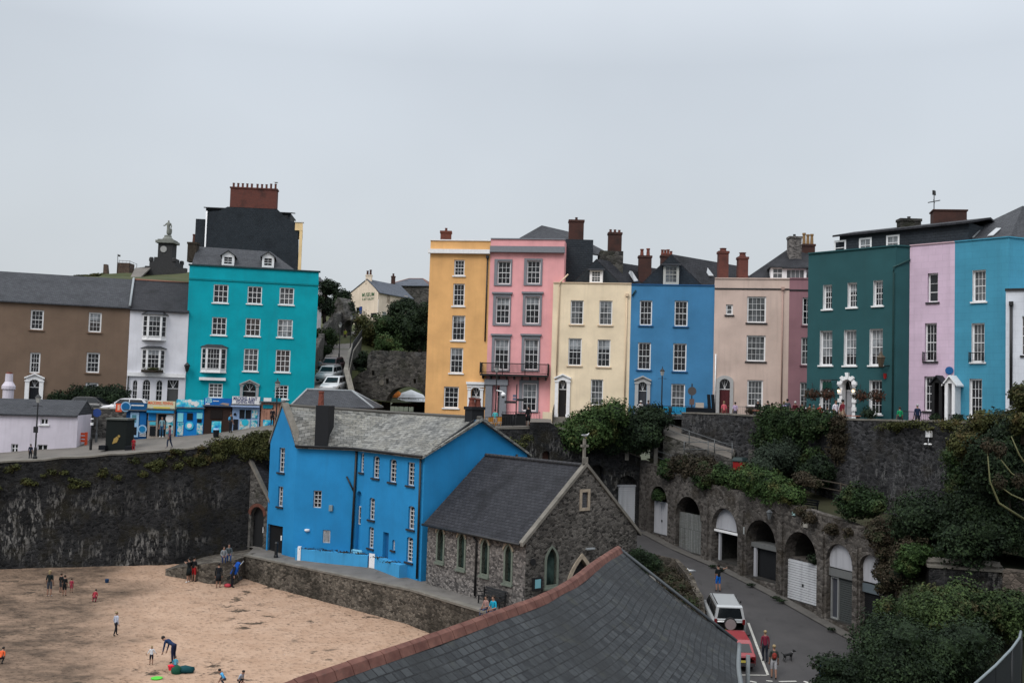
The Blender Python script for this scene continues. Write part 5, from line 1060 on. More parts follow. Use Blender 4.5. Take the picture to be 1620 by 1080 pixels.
# skirt wall, terrace furniture
G = [pZ(476, 885, 2.8), pZ(530, 892, 2.75), pZ(581, 897, 2.75)]; G2 = [pZ(592, 899, 2.75), pZ(631, 914, 2.75), pZ(664, 911, 2.75)]
SKY = stucco('pale_blue_wall', (58, 136, 182)); gw = thing('garden_wall', 'low curved blue wall with planted top enclosing the terrace of the blue house', 'wall', G[1])
def lowwall(par, pts, h, m, th=.45):
    mb = MB(); n = []
    for i, p in enumerate(pts):
        d = (pts[min(i+1, len(pts)-1)]-pts[max(i-1, 0)]).normalized(); n.append(V((-d.y, d.x, 0)))
    for i in range(len(pts)-1):
        a, b = pts[i], pts[i+1]; e, g_ = a+n[i]*th, b+n[i+1]*th; up_ = V((0, 0, h)); dn = V((0, 0, -.4))
        mb.face([a+dn, b+dn, b+up_, a+up_]); mb.face([e+dn, g_+dn, g_+up_, e+up_]); mb.face([a+up_, b+up_, g_+up_, e+up_])
    for i in (0, -1): a = pts[i]; e = a+n[i]*th; mb.face([a+V((0, 0, -.4)), e+V((0, 0, -.4)), e+V((0, 0, h)), a+V((0, 0, h))])
    return mb.build('wall', m, par), n
G = [V((p.x, p.y, 2.75)) for p in G]; G2 = [V((p.x, p.y, 2.75)) for p in G2]
_, n = lowwall(gw, G, .78, SKY); lowwall(gw, G2, .82, SKY); lowwall(gw, [V((G[0].x, G[0].y, 2.75)), V((P2.x+1.0, P2.y-.3, 2.75))], .8, SKY)
MB().box(G2[2].x+.35, G2[2].y-.3, 2.3, G2[2].x+1.35, G2[2].y+.35, 3.55).build('pier', SKY, gw)
lv = [(p+V((0, .3, .82)), (1.0, .16, .09)) for a, b in zip(G+G2[:2], G[1:]+G2[:2]) for p in (a.lerp(b, .25), a.lerp(b, .75)) if (b-a).length > .8 and (b-a).length < 4]
leafcloud('planting', lv, 350, .1, LEAF_R, gw, core=.4)
gt = pZ(586.5, 884, 3.2); mb = MB(); mb.obox(G[2]+V((.1, 0, 0)), (G2[0]-G[2])*.8, V((0, .05, 0)), V((0, 0, .95))); mb.build('gate', WPAINT, gw); mb = MB(); mb.obox(G[0]+V((-.25, -.05, -.2)), V((.22, 0, 0)), V((0, .3, 0)), V((0, 0, 1.15))); mb.build('gate_post', WPAINT, gw)
def bench(label, p, rot, w, m, cat='bench', name='bench', arms=True, group=None):
    r_ = thing(name, label, cat, (0, 0, 0), group)
    mb = MB(); [mb.box(-w/2, -.22+.15*i, .42, w/2, -.10+.15*i, .45) for i in range(3)]; mb.build('seat', m, r_)
    mb = MB(); [mb.obox(V((-w/2, .2+.05*i, .52+.14*i)), V((w, 0, 0)), V((0, .03, .0)), V((0, .03, .11))) for i in range(3)]; mb.build('backrest', m, r_)
    for x in (-w/2+.05, w/2-.05):
        for y in (-.2, .2): MB().box(x-.03, y-.03, 0, x+.03, y+.03, .42 if y < 0 else .9).build('leg', m, r_)
        if arms: MB().box(x-.035, -.25, .64, x+.035, .25, .68).build('armrest', m, r_)
    r_.location = V(p); r_.rotation_euler = (0, 0, math.radians(rot)); return r_
PB = plain('pale_blue_paint', alb((105, 165, 190), .6), .6)
aC = math.degrees(math.atan2(FC.d.y, FC.d.x)); aB = math.degrees(math.atan2(FB.d.y, FB.d.x))
for px, py, ww, lb in ((561, 890, 1.0, 'pale blue garden chair by the corner of the blue house'), (597, 896, 1.3, 'pale blue bench beside the blue front door'), (636, 906, 1.6, 'pale blue bench nearest the right end of the terrace wall')):
    p = pZ(px, py, 2.8); bench(lb, V((p.x, p.y, 2.75)), aC+(20 if ww < 1.1 else 0), ww, PB, group='pale blue seats on the terrace')
tb = pZ(538, 880, 3.2); tb.y += .9; r_ = thing('table', 'long pale blue low table beside the garden chair', 'table', V((tb.x, tb.y, 2.75))); MB().box(tb.x-1.0, tb.y-.35, 3.25, tb.x+1.0, tb.y+.35, 3.3).build('tabletop', PB, r_)
for x in (-.9, .9):
    for y in (-.28, .28): MB().box(tb.x+x-.04, tb.y+y-.04, 2.75, tb.x+x+.04, tb.y+y+.04, 3.245).build('leg', PB, r_)
p = pZ(436.5, 881, 2.8); tag(MB().lathe(p, [(.16, -.1), (.16, .12), (.12, .16), (.12, .95), (.14, .98), (.09, 1.08)], 10).build('bollard', IRON), 'black bollard in front of the black garage door', 'bollard')
# arched gatehouse against the harbour wall
FGH = Fac(plan(391, 74.35, 830), plan(423.5, 73.25, 830)); root = thing('gatehouse', 'narrow stone lean-to with a brick arched black gate beside the blue house', 'outbuilding', FGH.p(.7, 2.8))
A = FGH.rect(396, 801, 416.5, 871); hh1 = FGH.hit(397, 731); hh2 = FGH.hit(421, 795); mb = MB(); sh = shape(A[0], A[1], A[2], A[3], 'round')
mb_ol = [(-.1, 1.8), (FGH.L+.2, 1.8), (FGH.L+.2, hh2[1]), (hh1[0], hh1[1]), (-.1, hh1[1])]
panel(mb, FGH, mb_ol, [sh], .4); mb.build('wall', RSR, root)
MB().prism([FGH.p(hh1[0]-.1, hh1[1], .15), FGH.p(FGH.L+.2, hh2[1], .15), FGH.p(FGH.L+.2, hh2[1]+.2, .15), FGH.p(hh1[0], hh1[1]+.25, .15)], -FGH.n*.3).build('coping', COPE, root)
mb = MB(); ring(mb, FGH, sh[2:], grow(sh, .24)[2:], -.02, .05, 0, False); mb.build('arch', plain('red_brick_plain', (.13, .05, .035), .9, var=.3), root); MB().fbox(FGH, A[0]-.1, A[1]-.2, A[2]+.1, A[3]+.05, -.5, -.38).build('gate', IRON, root); MB().fbox(FGH, A[2]-.42, A[1]+1.3, A[2]-.15, A[1]+1.7, -.38, -.36).build('notice', WPAINT, root)
slab(mb := MB(), [FGH.p(-.1, hh1[1], -.1), FGH.p(hh1[0], hh1[1], -.1), FGH.p(FGH.L+.1, hh2[1], -.1), FGH.p(FGH.L+.1, hh2[1]+.8, -1.6), FGH.p(-.1, hh1[1]+.3, -1.4)][1:4]+[FGH.p(hh1[0], hh1[1]+.3, -1.6)], .1); mb.build('roof', SLATE_D, root)
# ------------------------------------------------------------------ chapel
c0 = V((*plan(831, 55.4, 900), 0)); c1 = V((*plan(675.5, 62.8, 870), 0)); FCH = Fac(c1, c0); gd = V((-FCH.d.y, FCH.d.x, 0)); c2 = c0+gd*8.8; FCG = Fac(c0, c2)
zc = FCH.hit(676, 823.5)[1]; zcr = FCG.p(0, 0).z + pY(925, 737, 58.2).z; root = thing('chapel', 'grey stone chapel with lancet windows, arched door and a cross on the gable', 'chapel', (c0+c1)/2+V((0, 0, 2.75)))
GSU = plain('green_grey_dressing', (.17, .20, .165), .85, var=.15); BUF = plain('buff_dressing', (.42, .35, .27), .9, var=.2)
mb = MB(); holes = []; jobs = []
for b in ((692.8, 834, 701.5, 886), (726, 842, 735, 897), (762.8, 852, 772, 907), (799.6, 862, 809, 919)):
    u0, z0, u1, z1 = FCH.rect(*b); s_ = shape(u0, z0, u1, z1, 'point', 6); holes.append(s_); jobs.append((FCH, s_, (u0, z0, u1, z1), 0))
panel(mb, FCH, [(0, 1.2), (FCH.L, 1.2), (FCH.L, zc), (0, zc)], holes, .25); mb2 = MB()
holes = []; b = FCG.rect(864.5, 866, 880.5, 924); s_ = shape(*b, 'point', 7); holes.append(s_); jobs.append((FCG, s_, b, 1))
dd = FCG.rect(901, 883, 937, 950); dd = (dd[0], 2.6, dd[2], dd[3]); ds_ = shape(*dd, 'point', 8); holes.append(ds_)
lv = FCG.rect(920.3, 778, 929.6, 802.5); holes.append(shape(*lv)); um = FCG.L/2
panel(mb2, FCG, [(0, 1.2), (FCG.L, 1.2), (FCG.L, zc), (um, zcr), (0, zc)], holes, .3)
B = lambda p, z: V((p.x, p.y, z)); c3 = c2-FCH.d*FCH.L; m3 = (c1+c3)/2
mb.face([B(c2, 1.2), B(c3, 1.2), B(c3, zc), B(c2, zc)]); mb.face([B(c3, 1.2), B(c1, 1.2), B(c1, zc), B(m3, zcr), B(c3, zc)])
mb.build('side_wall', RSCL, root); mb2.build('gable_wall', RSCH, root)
ve = MB()
for f, s_, b, k in jobs:
    q = MB(); ring(q, f, s_, grow(s_, .14), -.24, .04); w_ = q.build('window', GSU, root); MB().face([f.p(x, z, -.2) for x, z in s_]).build('pane', glassmat('leaded_green_glass', (.03, .05, .045)), w_)
    q = MB(); ring(q, f, grow(s_, .15)[3:-1], grow(s_, .25)[3:-1], -.01, .09, 0, False); q.build('hood_mould', BUF, w_) if not k else None
    MB().fbox(f, b[0]-.2, b[1]-.26, b[2]+.2, b[1]-.145, -.02, .14).build('sill', GSU, w_)
mb = MB(); g_ = grow(ds_, .3); ring(mb, FCG, ds_[1:]+ds_[:1], g_[1:]+g_[:1], -.28, .06, 0, False); mb.build('door_arch', BUF, root); mb = MB(); mb.face([FCG.p(x, z, -.28) for x, z in ds_]); mb.build('door', IRON, root)
mb = MB(); ring(mb, FCG, shape(*lv), grow(shape(*lv), .17), -.05, .05); mb.build('louvre_surround', BUF, root); mb = MB(); n_ = 9
for i in range(n_): z = lv[1]+(lv[3]-lv[1])*i/n_; mb.obox(FCG.p(lv[0], z, -.05), FCG.d*(lv[2]-lv[0]), FCG.n*-.12+V((0, 0, .1)), V((0, 0, .025)))
mb.face([FCG.p(x, z, -.22) for x, z in shape(*lv)]); mb.build('louvre', plain('louvre_slats', (.12, .12, .13)), root)
mb = MB(); e = .3
slab(mb, [FCH.p(-.1, zc-.18, e), FCH.p(FCH.L-.15, zc-.18, e), FCG.p(um, zcr, -.15), B(m3, zcr)-FCH.d*.1], .1)
slab(mb, [FCG.p(um, zcr, -.15), c2+gd*e+V((0, 0, zc-.18)), c3+gd*e-FCH.d*.1+V((0, 0, zc-.18)), B(m3, zcr)-FCH.d*.1], .1); rf = mb.build('roof', SLATE_D, root)
rt = MB(); a, b = FCG.p(um, zcr+.05, -.3), B(m3, zcr+.05); n_ = 22
for i in range(n_): rt.tube([a.lerp(b, (i+.03)/n_), a.lerp(b, (i+.97)/n_)], .12, 6)
rt.build('ridge_tiles', plain('dark_ridge', (.045, .045, .05), .8), rf)
mb = MB()
for s0, s1 in (((-.3, zc-.28), (um, zcr)), ((FCG.L+.3, zc-.28), (um, zcr))): mb.prism([FCG.p(s0[0], s0[1], .1), FCG.p(*s1, .1), FCG.p(s1[0], s1[1]+.22, .1), FCG.p(s0[0], s0[1]+.22, .1)], -FCG.n*.34)
mb.build('gable_coping', COPE, root)
xt = FCG.p(um, zcr+.25, -.1); mb = MB(); mb.obox(xt-FCG.d*.22-V((0, .2, .1)), FCG.d*.44, V((0, .4, 0)), V((0, 0, .35))); mb.obox(xt-FCG.d*.09+V((0, 0, .2)), FCG.d*.14, FCG.n*-.14, V((0, 0, 1.15))); mb.obox(xt-FCG.d*.27+V((0, 0, .85)), FCG.d*.54, FCG.n*-.135, V((0, 0, .14))); mb.build('cross', COPE, root)
gull(xt+V((0, 0, 1.36)), 'white gull standing on the stone cross of the chapel gable', 20, .27)
tube_pts('gutter', [FCH.p(-.1, zc-.2, e+.06), FCH.p(FCH.L-.15, zc-.2, e+.06)], .08, IRON, root); a = FCH.hit(755, 880)[0]; tube_pts('drainpipe', [FCH.p(a-.25, zc-.2, .25), FCH.p(a, zc-.6, .1), FCH.p(a, 2.9, .1)], .07, IRON, root)
nb = FCG.rect(841.5, 912.5, 856, 933); MB().fbox(FCG, nb[0], nb[1], nb[2], nb[3], .02, .12).build('notice_board', IRON, root); MB().fbox(FCG, nb[0]+.13, nb[1]+.13, nb[2]-.13, nb[3]-.1, .121, .13).build('notice_sheet', plain('notice_blue', alb((110, 160, 170), .75)), root)
a = FCG.hit(842.5, 888.5); MB().lathe(FCG.p(a[0], a[1], .02), [(.2, 0), (.2, .03)], 12, ax=FCG.n).build('oval_plaque', IRON, root); a = FCG.hit(932, 867); MB().fbox(FCG, a[0]-.3, a[1]-.05, a[0]+.3, a[1]+.04, .01, .2).build('lamp', plain('lead', (.3, .33, .35)), root)
p = pZ(793, 951, 3.1); bench('black iron bench against the chapel side wall', FCH.p(FCH.hit(789, 940)[0], 2.75, .5), math.degrees(math.atan2(FCH.d.y, FCH.d.x)), 2.0, IRON)
# ------------------------------------------------------------------ arcade of garages
FAR = Fac(plan(1012, 81.6, 800), plan(1402, 57.0, 930)); root = thing('arcade', 'long stone arcade of eight arched lock-ups below the planted terrace', 'arcade', FAR.p(10, 2))
archs = [(1029.5, 768.5, 1056, 845.5), (1069, 785, 1109.5, 874), (1126, 803.5, 1166.7, 890), (1180.5, 822, 1228, 917), (1242, 841, 1292, 953), (1307.5, 860, 1348.5, 984), (1360.5, 877, 1392.5, 1005)]
AR = [FAR.rect(*b) for b in archs]; holes = [shape(a[0], a[1], a[2], a[3], 'round', 8) for a in AR]
top = [FAR.hit(x, y) for x, y in ((1012, 727), (1060, 745), (1120, 764), (1180, 780), (1250, 797), (1330, 822), (1402, 850))]
mb = MB(); panel(mb, FAR, [(0, -1), (FAR.L+.2, -1)]+[(FAR.L+.2, top[-1][1])]+[t_ for t_ in reversed(top)], holes, .8)
for a, b in zip(top, top[1:]): mb.face([FAR.p(a[0], a[1]), FAR.p(b[0], b[1]), FAR.p(b[0], b[1], -.6), FAR.p(a[0], a[1], -.6)])
mb.face([FAR.p(FAR.L+.2, -1), FAR.p(FAR.L+.2, top[-1][1]), FAR.p(FAR.L+.2, top[-1][1], -8), FAR.p(FAR.L+.2, -1, -8)]); mb.build('stonework', RSC, root)
# vaults and closing walls inside
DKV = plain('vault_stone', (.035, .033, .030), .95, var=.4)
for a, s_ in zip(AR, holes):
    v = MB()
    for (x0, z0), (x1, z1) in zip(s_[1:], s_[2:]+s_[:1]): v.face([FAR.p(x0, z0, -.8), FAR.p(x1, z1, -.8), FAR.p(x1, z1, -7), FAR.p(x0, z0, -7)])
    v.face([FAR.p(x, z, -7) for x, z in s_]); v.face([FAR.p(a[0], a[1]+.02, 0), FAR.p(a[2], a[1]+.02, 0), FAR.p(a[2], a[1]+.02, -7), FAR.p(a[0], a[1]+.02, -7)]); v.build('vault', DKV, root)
PIL = plain('pilaster_stone', (.15, .13, .11), .95, var=.25)
for i, (l, r_) in enumerate(zip(AR, AR[1:])):
    c = (l[2]+r_[0])/2; w = min(.5, (r_[0]-l[2])*.6); zt_ = lerp([(t_[0], t_[1]) for t_ in top], c)
    if i: MB().fbox(FAR, c-w/2, min(l[1], r_[1])-1, c+w/2, zt_-1.2, -.02, .14).build('pilaster', RSC, root)
for a, s_ in list(zip(AR, holes)): q = MB(); ring(q, FAR, s_[2:], grow(s_, .3)[2:], -.02, .06, 0, False); q.build('voussoirs', RSC, root)
def shutter(a, ztop, m, o=-.8, name='roller_shutter', ribs=True, n=16, hd=True):
    mb = MB(); u0, u1, z0 = a[0]+.02, a[2]-.02, a[1]+.03
    if ribs:
        for i in range(n): z = z0+(ztop-z0)*i/n; mb.fbox(FAR, u0, z, u1, z+(ztop-z0)/n*.8, o-.04, o); mb.fbox(FAR, u0, z+(ztop-z0)/n*.8, u1, z+(ztop-z0)/n, o-.12, o-.08)
    else:
        k = 9
        for i in range(k): x = u0+(u1-u0)*i/k; mb.fbox(FAR, x+.01, z0, x+(u1-u0)/k-.005, ztop-RND.uniform(0, .05), o-.04, o-RND.uniform(0, .015))
        mb.fbox(FAR, u0, z0, u1, ztop-.02, o-.06, o-.041)
    s_ = mb.build(name, m, root)
    if hd: c = (u0+u1)/2; MB().fbox(FAR, c-.06, z0+.95, c+.06, z0+1.12, o+.002, o+.05).build('handle', IRON, s_)
    return s_
def zat(i, y): b = archs[i]; return FAR.hit((b[0]+b[2])/2, y)[1]
OWD = slate('weathered_planks', (.17, .18, .175), (.24, .25, .245), (.10, .09, .075), row=5, wid=.22, mossamt=.6); WHS = stucco('white_shutter_paint', (172, 174, 178), dirt=.95)
WPN = stucco('dirty_white_panel', (152, 153, 158), dirt=.95)
def tymp(i, y, m, o=-.8):
    a = AR[i]; z = zat(i, y); s_ = [q for q in holes[i] if q[1] > z]; return MB().prism([FAR.p(a[2]-.03, z, o)]+[FAR.p(x, q, o) for x, q in s_]+[FAR.p(a[0]+.03, z, o)], FAR.n*-.06).build('tympanum', m, root)
shutter(AR[0], zat(0, 793), WPN, -.3, 'plank_door', False)
shutter(AR[1], zat(1, 812), OWD, -.3, 'plank_doors', False, hd=False)
tymp(2, 839, WPN, -.35); a = AR[2]; z = zat(2, 840.5); MB().fbox(FAR, a[0], z-.14, a[2], z, -.4, -.2).build('lintel', WPAINT, root); MB().fbox(FAR, a[0]+.35, a[1], a[0]+.55, z-.142, -.5, -.35).build('door_post', WPN, root)
a = AR[3]; z = zat(3, 862); MB().fbox(FAR, a[0], z-.3, a[2], z+.0, -1.6, -.4).build('lintel', plain('grey_beam', (.16, .165, .165), .9), root); MB().fbox(FAR, a[0]+.25, a[1], a[0]+.5, z-.302, -.6, -.45).build('door_post', WPN, root); MB().fbox(FAR, a[0]+.5, a[1]+.05, a[2], z-.302, -.75, -.7).build('garage_door', IRON, root)
a = AR[4]; z = zat(4, 889); shutter(a, z, WHS, -.22); MB().fbox(FAR, a[0], z+.004, a[2], z+.12, -2.5, -.4).build('ledge', RSC, root)
a = AR[5]; z = zat(5, 902); tymp(5, 900, WPN, -.22); MB().fbox(FAR, a[0], z-.45, a[2], z-.0, -.35, -.18).build('lintel', plain('grey_beam', (.16, .165, .165), .9), root)
GSH = plain('grey_green_shutter', (.07, .078, .078), .6); a2 = (a[0]+.75, a[1], a[2], 0); shutter(a2, z-.452, GSH, -.35, n=20, hd=False); mb = MB(); ring(mb, FAR, shape(a[0]+.12, a[1]+.12, a[0]+.62, z-.6), shape(a[0]+.05, a[1]+.03, a[0]+.7, z-.453), -.42, -.3); mb.build('side_door_frame', plain('grey_frame', (.3, .31, .31)), root); MB().fbox(FAR, a[0]+.1, a[1]+.1, a[0]+.65, z-.55, -.45, -.41).build('side_door', plain('slate_grey_door', (.06, .065, .08)), root)
a = AR[6]; z = zat(6, 925); tymp(6, 922, WPN, -.22); MB().fbox(FAR, a[0], z-.5, a[2], z, -.35, -.18).build('lintel', plain('blue_grey_beam', (.12, .15, .17), .8), root); shutter(a, z-.502, IRON, -.35, n=20, hd=False)
for px, py, m_, s_ in ((1257, 812, plain('teal_light', (.4, .6, .6)), .14), (1276, 830, plain('meter_box', (.45, .43, .38)), .2), (1175, 838, plain('pale_sign', (.38, .4, .4)), .3)):
    u, z = FAR.hit(px, py); MB().fbox(FAR, u-s_, z-s_*.8, u+s_, z+s_*.8, .02, .1).build('small_box' if px > 1200 else 'wall_sign', m_, root)
u, z = FAR.hit(1190, 842); mb = MB(); mb.tube([FAR.p(u+3.2, z+.9, .02), FAR.p(u+3.2, z+.9, .6)], .03, 5)
lp = FAR.hit(1225, 812); r_ = thing('wall_lantern', 'grey lantern on a bracket above the fifth garage arch', 'lamp', FAR.p(lp[0], lp[1]-.4, .4)); MB().tube([FAR.p(lp[0], lp[1]+.2, .02), FAR.p(lp[0], lp[1]+.2, .4)], .03, 5).build('bracket', IRON, r_); MB().lathe(FAR.p(lp[0], lp[1]-.35, .4), [(.1, 0), (.2, .42), (.24, .45), (.04, .62)], 6).build('lantern', plain('lantern_grey', (.12, .13, .14)), r_)
tag(sheet('garage_kerb', [tuple(FAR.p(u, 0, o).xy) for u, o in ((1.2, .01), (FAR.L, .01), (FAR.L, .75), (1.2, .75))], lambda x, y: road_z(x, y)+.06, asph('worn_kerb', (.10, .095, .088), (.15, .14, .13), 1.5), 1.5), kind='structure')
# dark wall running left from the arcade towards the pavement
FL2 = Fac(plan(838, 79.0, 700), plan(1013, 81.7, 780)); root = thing('stone_wall', 'dark buttressed stone wall with an arched brown door behind the chapel', 'wall', FL2.p(4, 4)); mb = MB()
d1_ = FL2.rect(857.5, 713, 870, 752); d2 = FL2.rect(935, 735, 955, 790); d3 = FL2.rect(976, 752, 1008, 828); tp = [FL2.hit(*q) for q in ((838, 668), (870, 668), (885, 678), (925, 690), (1013, 724))]
panel(mb, FL2, [(0, 1), (FL2.L, 1)]+[(FL2.L, tp[-1][1])]+list(reversed(tp[:-1])), [shape(*d1_, 'round'), shape(*d2, 'round'), shape(*d3, 'round')], .8)
for a, b in zip(tp, tp[1:]): mb.face([FL2.p(a[0], a[1]), FL2.p(b[0], b[1]), FL2.p(b[0], b[1], -.7), FL2.p(a[0], a[1], -.7)])
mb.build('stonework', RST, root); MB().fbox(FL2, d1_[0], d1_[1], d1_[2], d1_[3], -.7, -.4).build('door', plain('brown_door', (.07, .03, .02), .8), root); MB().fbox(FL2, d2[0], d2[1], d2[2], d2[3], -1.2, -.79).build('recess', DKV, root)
cp_ = MB(); [cp_.prism([FL2.p(a[0], a[1]+.004, .1), FL2.p(b[0], b[1]+.004, .1), FL2.p(b[0], b[1]+.004, -.75), FL2.p(a[0], a[1]+.004, -.75)], (0, 0, .14)) for a, b in zip(tp[2:], tp[3:])]; cp_.build('coping', COPE, root)
z = FL2.hit(992, 770)[1]; mb = MB(); n_ = 17
for i in range(n_): zz = d3[1]+(z-d3[1])*i/n_; mb.fbox(FL2, d3[0]+.25, zz, d3[2]-.05, zz+(z-d3[1])/n_*.82, -.35, -.3)
mb.fbox(FL2, d3[0]+.25, d3[1], d3[2]-.05, z, -.4, -.351); mb.build('roller_shutter', WHS, root); MB().fbox(FL2, d3[0], z+.003, d3[2], d3[3], -.78, -.5).build('arch_infill', RST, root); MB().fbox(FL2, d3[0], z+.003, d3[2], z+.15, -.5, -.25).build('lintel', WPN, root)
# garden levels behind the arcade
gp_ = [tuple(FAR.p(u, 0, -.5).xy) for u in (0, FAR.L)]
sheet('garden_terrace', [gp_[0], gp_[1], plan(1470, 58), plan(1600, 56), plan(1680, 55), plan(1950, 49)]+list(reversed([(x, y+.2) for x, y in WL])), gard_z, asph('garden_soil', (.035, .035, .02), (.06, .06, .03), 1), 2)
def bank(x, y):
    a = FL2.hit; t_ = (V((x, y, 0))-FL2.A).dot(FL2.d); zt_ = lerp([(q[0], q[1]-.15) for q in tp], t_); k = max(0, min(1, ((V((x, y, 0))-FL2.A).dot(-FL2.n)-.5)/2.2)); return zt_*(1-k)+(12.2+.15*t_*.3)*k
sheet('planted_bank', [tuple(FL2.p(0, 0, -.6).xy), tuple(FL2.p(FL2.L, 0, -.6).xy), (12.4, 84.3), tuple(plan(842, 83))], bank, asph('garden_soil2', (.03, .035, .018), (.055, .06, .03), 1), 1)
# ramp with railings from the terrace opening
RA = [pY(1051, 655, 86), pY(1049, 687, 81.2), pY(1090, 702, 80.1), pY(1130, 716, 79), pY(1158, 726, 78)]; RB = [pY(1079, 655, 86), pY(1080, 685, 82.3), pY(1115, 694, 81), pY(1140, 702, 80), pY(1162, 708, 79.2)]
mb = MB(); [mb.face([a, b, d_, c]) for a, b, c, d_ in zip(RA, RA[1:], RB, RB[1:])]; tag(mb.build('ramp', PAVE, None, (0, 0, 0)), kind='structure')
mb = MB(); [mb.face([a+V((0, -.05, .02)), b+V((0, -.05, .02)), V((b.x, b.y-.05, 6)), V((a.x, a.y-.05, 6))]) for a, b in zip(RA, RA[1:])]; mb.prism([RA[-1]+V((0, -.05, .02)), RB[-1]+V((0, 0, .02)), V((RB[-1].x, RB[-1].y, 6)), V((RA[-1].x, RA[-1].y-.05, 6))], (.15, 0, 0)); tag(mb.build('ramp_wall', RSR), 'rough stone wall carrying the sloping ramp', 'wall')
railing('handrail', 'thin grey handrail along the outer edge of the ramp', [a+V((0, -.02, .02)) for a in RA[1:]], 1.0, plain('galvanised', (.12, .13, .135), .5), bars=False, r=.025)
railing('handrail', 'level grey handrail across the foot of the ramp', [pY(1082, 722, 79.5), pY(1120, 722, 79.2), pY(1158, 724, 78.6)], 1.15, plain('galvanised', (.12, .13, .135), .5), bars=False, r=.025)
q = [plan(1030, 82.9), plan(1052, 82.7)]; wallrun('pier_wall', 'stone pier wall at the top of the ramp beside the big bush', q, [9, 9], [13.5, 13.55], RSR, 1.2, None)
pp = [pY(x, y, Y) for x, y, Y in ((992, 704, 80.8), (1037, 722, 80.5), (1085, 738, 79))]; r_ = thing('wire_fence', 'two stone posts carrying wires above the dark wall', 'fence', pp[0])
for p in pp: MB().box(p.x-.15, p.y-.15, p.z-1.2, p.x+.15, p.y+.15, p.z+.7).build('post', COPE, r_)
for dz in (.5, .0): MB().tube([pY(955, 690, 80.9)+V((0, 0, dz))]+[p+V((0, 0, dz)) for p in pp], .02, 4).build('wire', plain('galvanised', (.12, .13, .135)), r_)
p = pY(1171, 740, 76); r_ = thing('litter_bin', 'red bin with dark lid between the ramp and the garden shrubs', 'bin', p-V((0, 0, .5))); MB().lathe(p-V((0, 0, .6)), [(.5, 0), (.58, 1.1)], 4).build('body', plain('bin_red', (.33, .02, .02), .5), r_); MB().lathe(p+V((0, 0, .5)), [(.66, 0), (.66, .08), (.5, .3)], 4).build('lid', plain('bin_lid', (.03, .05, .05), .5), r_)
p = pY(1190, 735, 75.5); tag(MB().box(p.x-.25, p.y, p.z-1.5, p.x+1.2, p.y+.25, pY(1190, 710, 75.5).z).build('gate_pillar', RSR), 'square grey stone pillar beside the red bin', 'pillar')
u = Fac(WL[2], WL[3]); f = Fac(WL[3], WL[4]); a = f.hit(1472.5, 690); r_ = thing('wall_camera', 'white camera box and twin floodlights on the dark terrace wall', 'camera', f.p(a[0], a[1]-1, .1)); MB().fbox(f, a[0]-.2, a[1]-.05, a[0]+.15, a[1]+.35, .02, .25).build('box', WPAINT, r_); MB().tube([f.p(a[0], a[1]-.1, .2), f.p(a[0], a[1]-.75, .2)], .035, 5).build('stem', RIM, r_)
for s_ in (-.17, .17): MB().ell(f.p(a[0]+s_, a[1]-.5, .25), (.13, .12, .07)).build('floodlight', WPAINT, r_)
# ------------------------------------------------------------------ near slate roof
RG = [(-6.6, 8.5), (-4.6, 12.3), (-3.24, 15), (-1.28, 18.4), (-.2, 20.4), (.72, 22.1), (1.35, 23.6), (1.87, 25.2), (2.41, 27.1), (3.35, 30.0)]; zR = 10.1; root = thing('boathouse', 'near slate-roofed building with a bending ridge of red clay tiles', 'building', (2, 22, 0))
def cr(pts, n):
    out_ = []; P_ = [V((*p, 0)) for p in pts]; P_ = [P_[0]*2-P_[1]]+P_+[P_[-1]*2-P_[-2]]
    for i in range(1, len(P_)-2):
        for k in range(n):
            t_ = k/n; a, b, c, d = P_[i-1:i+3]; out_.append(.5*((2*b)+(c-a)*t_+(2*a-5*b+4*c-d)*t_*t_+(3*b-a-3*c+d)*t_**3))
    return out_+[P_[-2]]
rl = cr(RG, 4); W_R = 3.5; drop = 2.42
dist = [0]
for a, b in zip(rl, rl[1:]): dist.append(dist[-1]+(b-a).length)
EG = [(-3.4, 6.6), (-1.3, 10.5), (.2, 13.2), (2.3, 16.6), (3.5, 18.6), (4.4, 20.6), (5.0, 22.4), (5.7, 24.4), (6.1, 26.4), (6.72, 29.0)]; el = cr(EG, 4)
WG = [(-9.9, 10.5), (-7.7, 14.2), (-6.2, 16.8), (-4.2, 20.3), (-3.2, 22.2), (-2.4, 23.6), (-1.9, 25), (-1.5, 26.4), (-.95, 28.2), (0.0, 31.0)]; wg = cr(WG, 4)
def rside(eps, sgn):
    mb = MB(); N = 8
    for i in range(len(rl)-1):
        for j in range(N):
            def q(ii, jj):
                t_ = jj/N; sag = .10*math.sin(math.pi*t_); p = rl[ii].lerp(eps[ii], t_); return V((p.x, p.y, zR-drop*t_-sag+.05*mn.noise(V((p.x*.5, p.y*.5, 0))))), (dist[ii], (drop**2+W_R**2)**.5*t_)
            a, b, c, d = q(i, j), q(i+1, j), q(i+1, j+1), q(i, j+1); mb.face([a[0], b[0], c[0], d[0]], 0, [a[1], b[1], c[1], d[1]])
    return mb
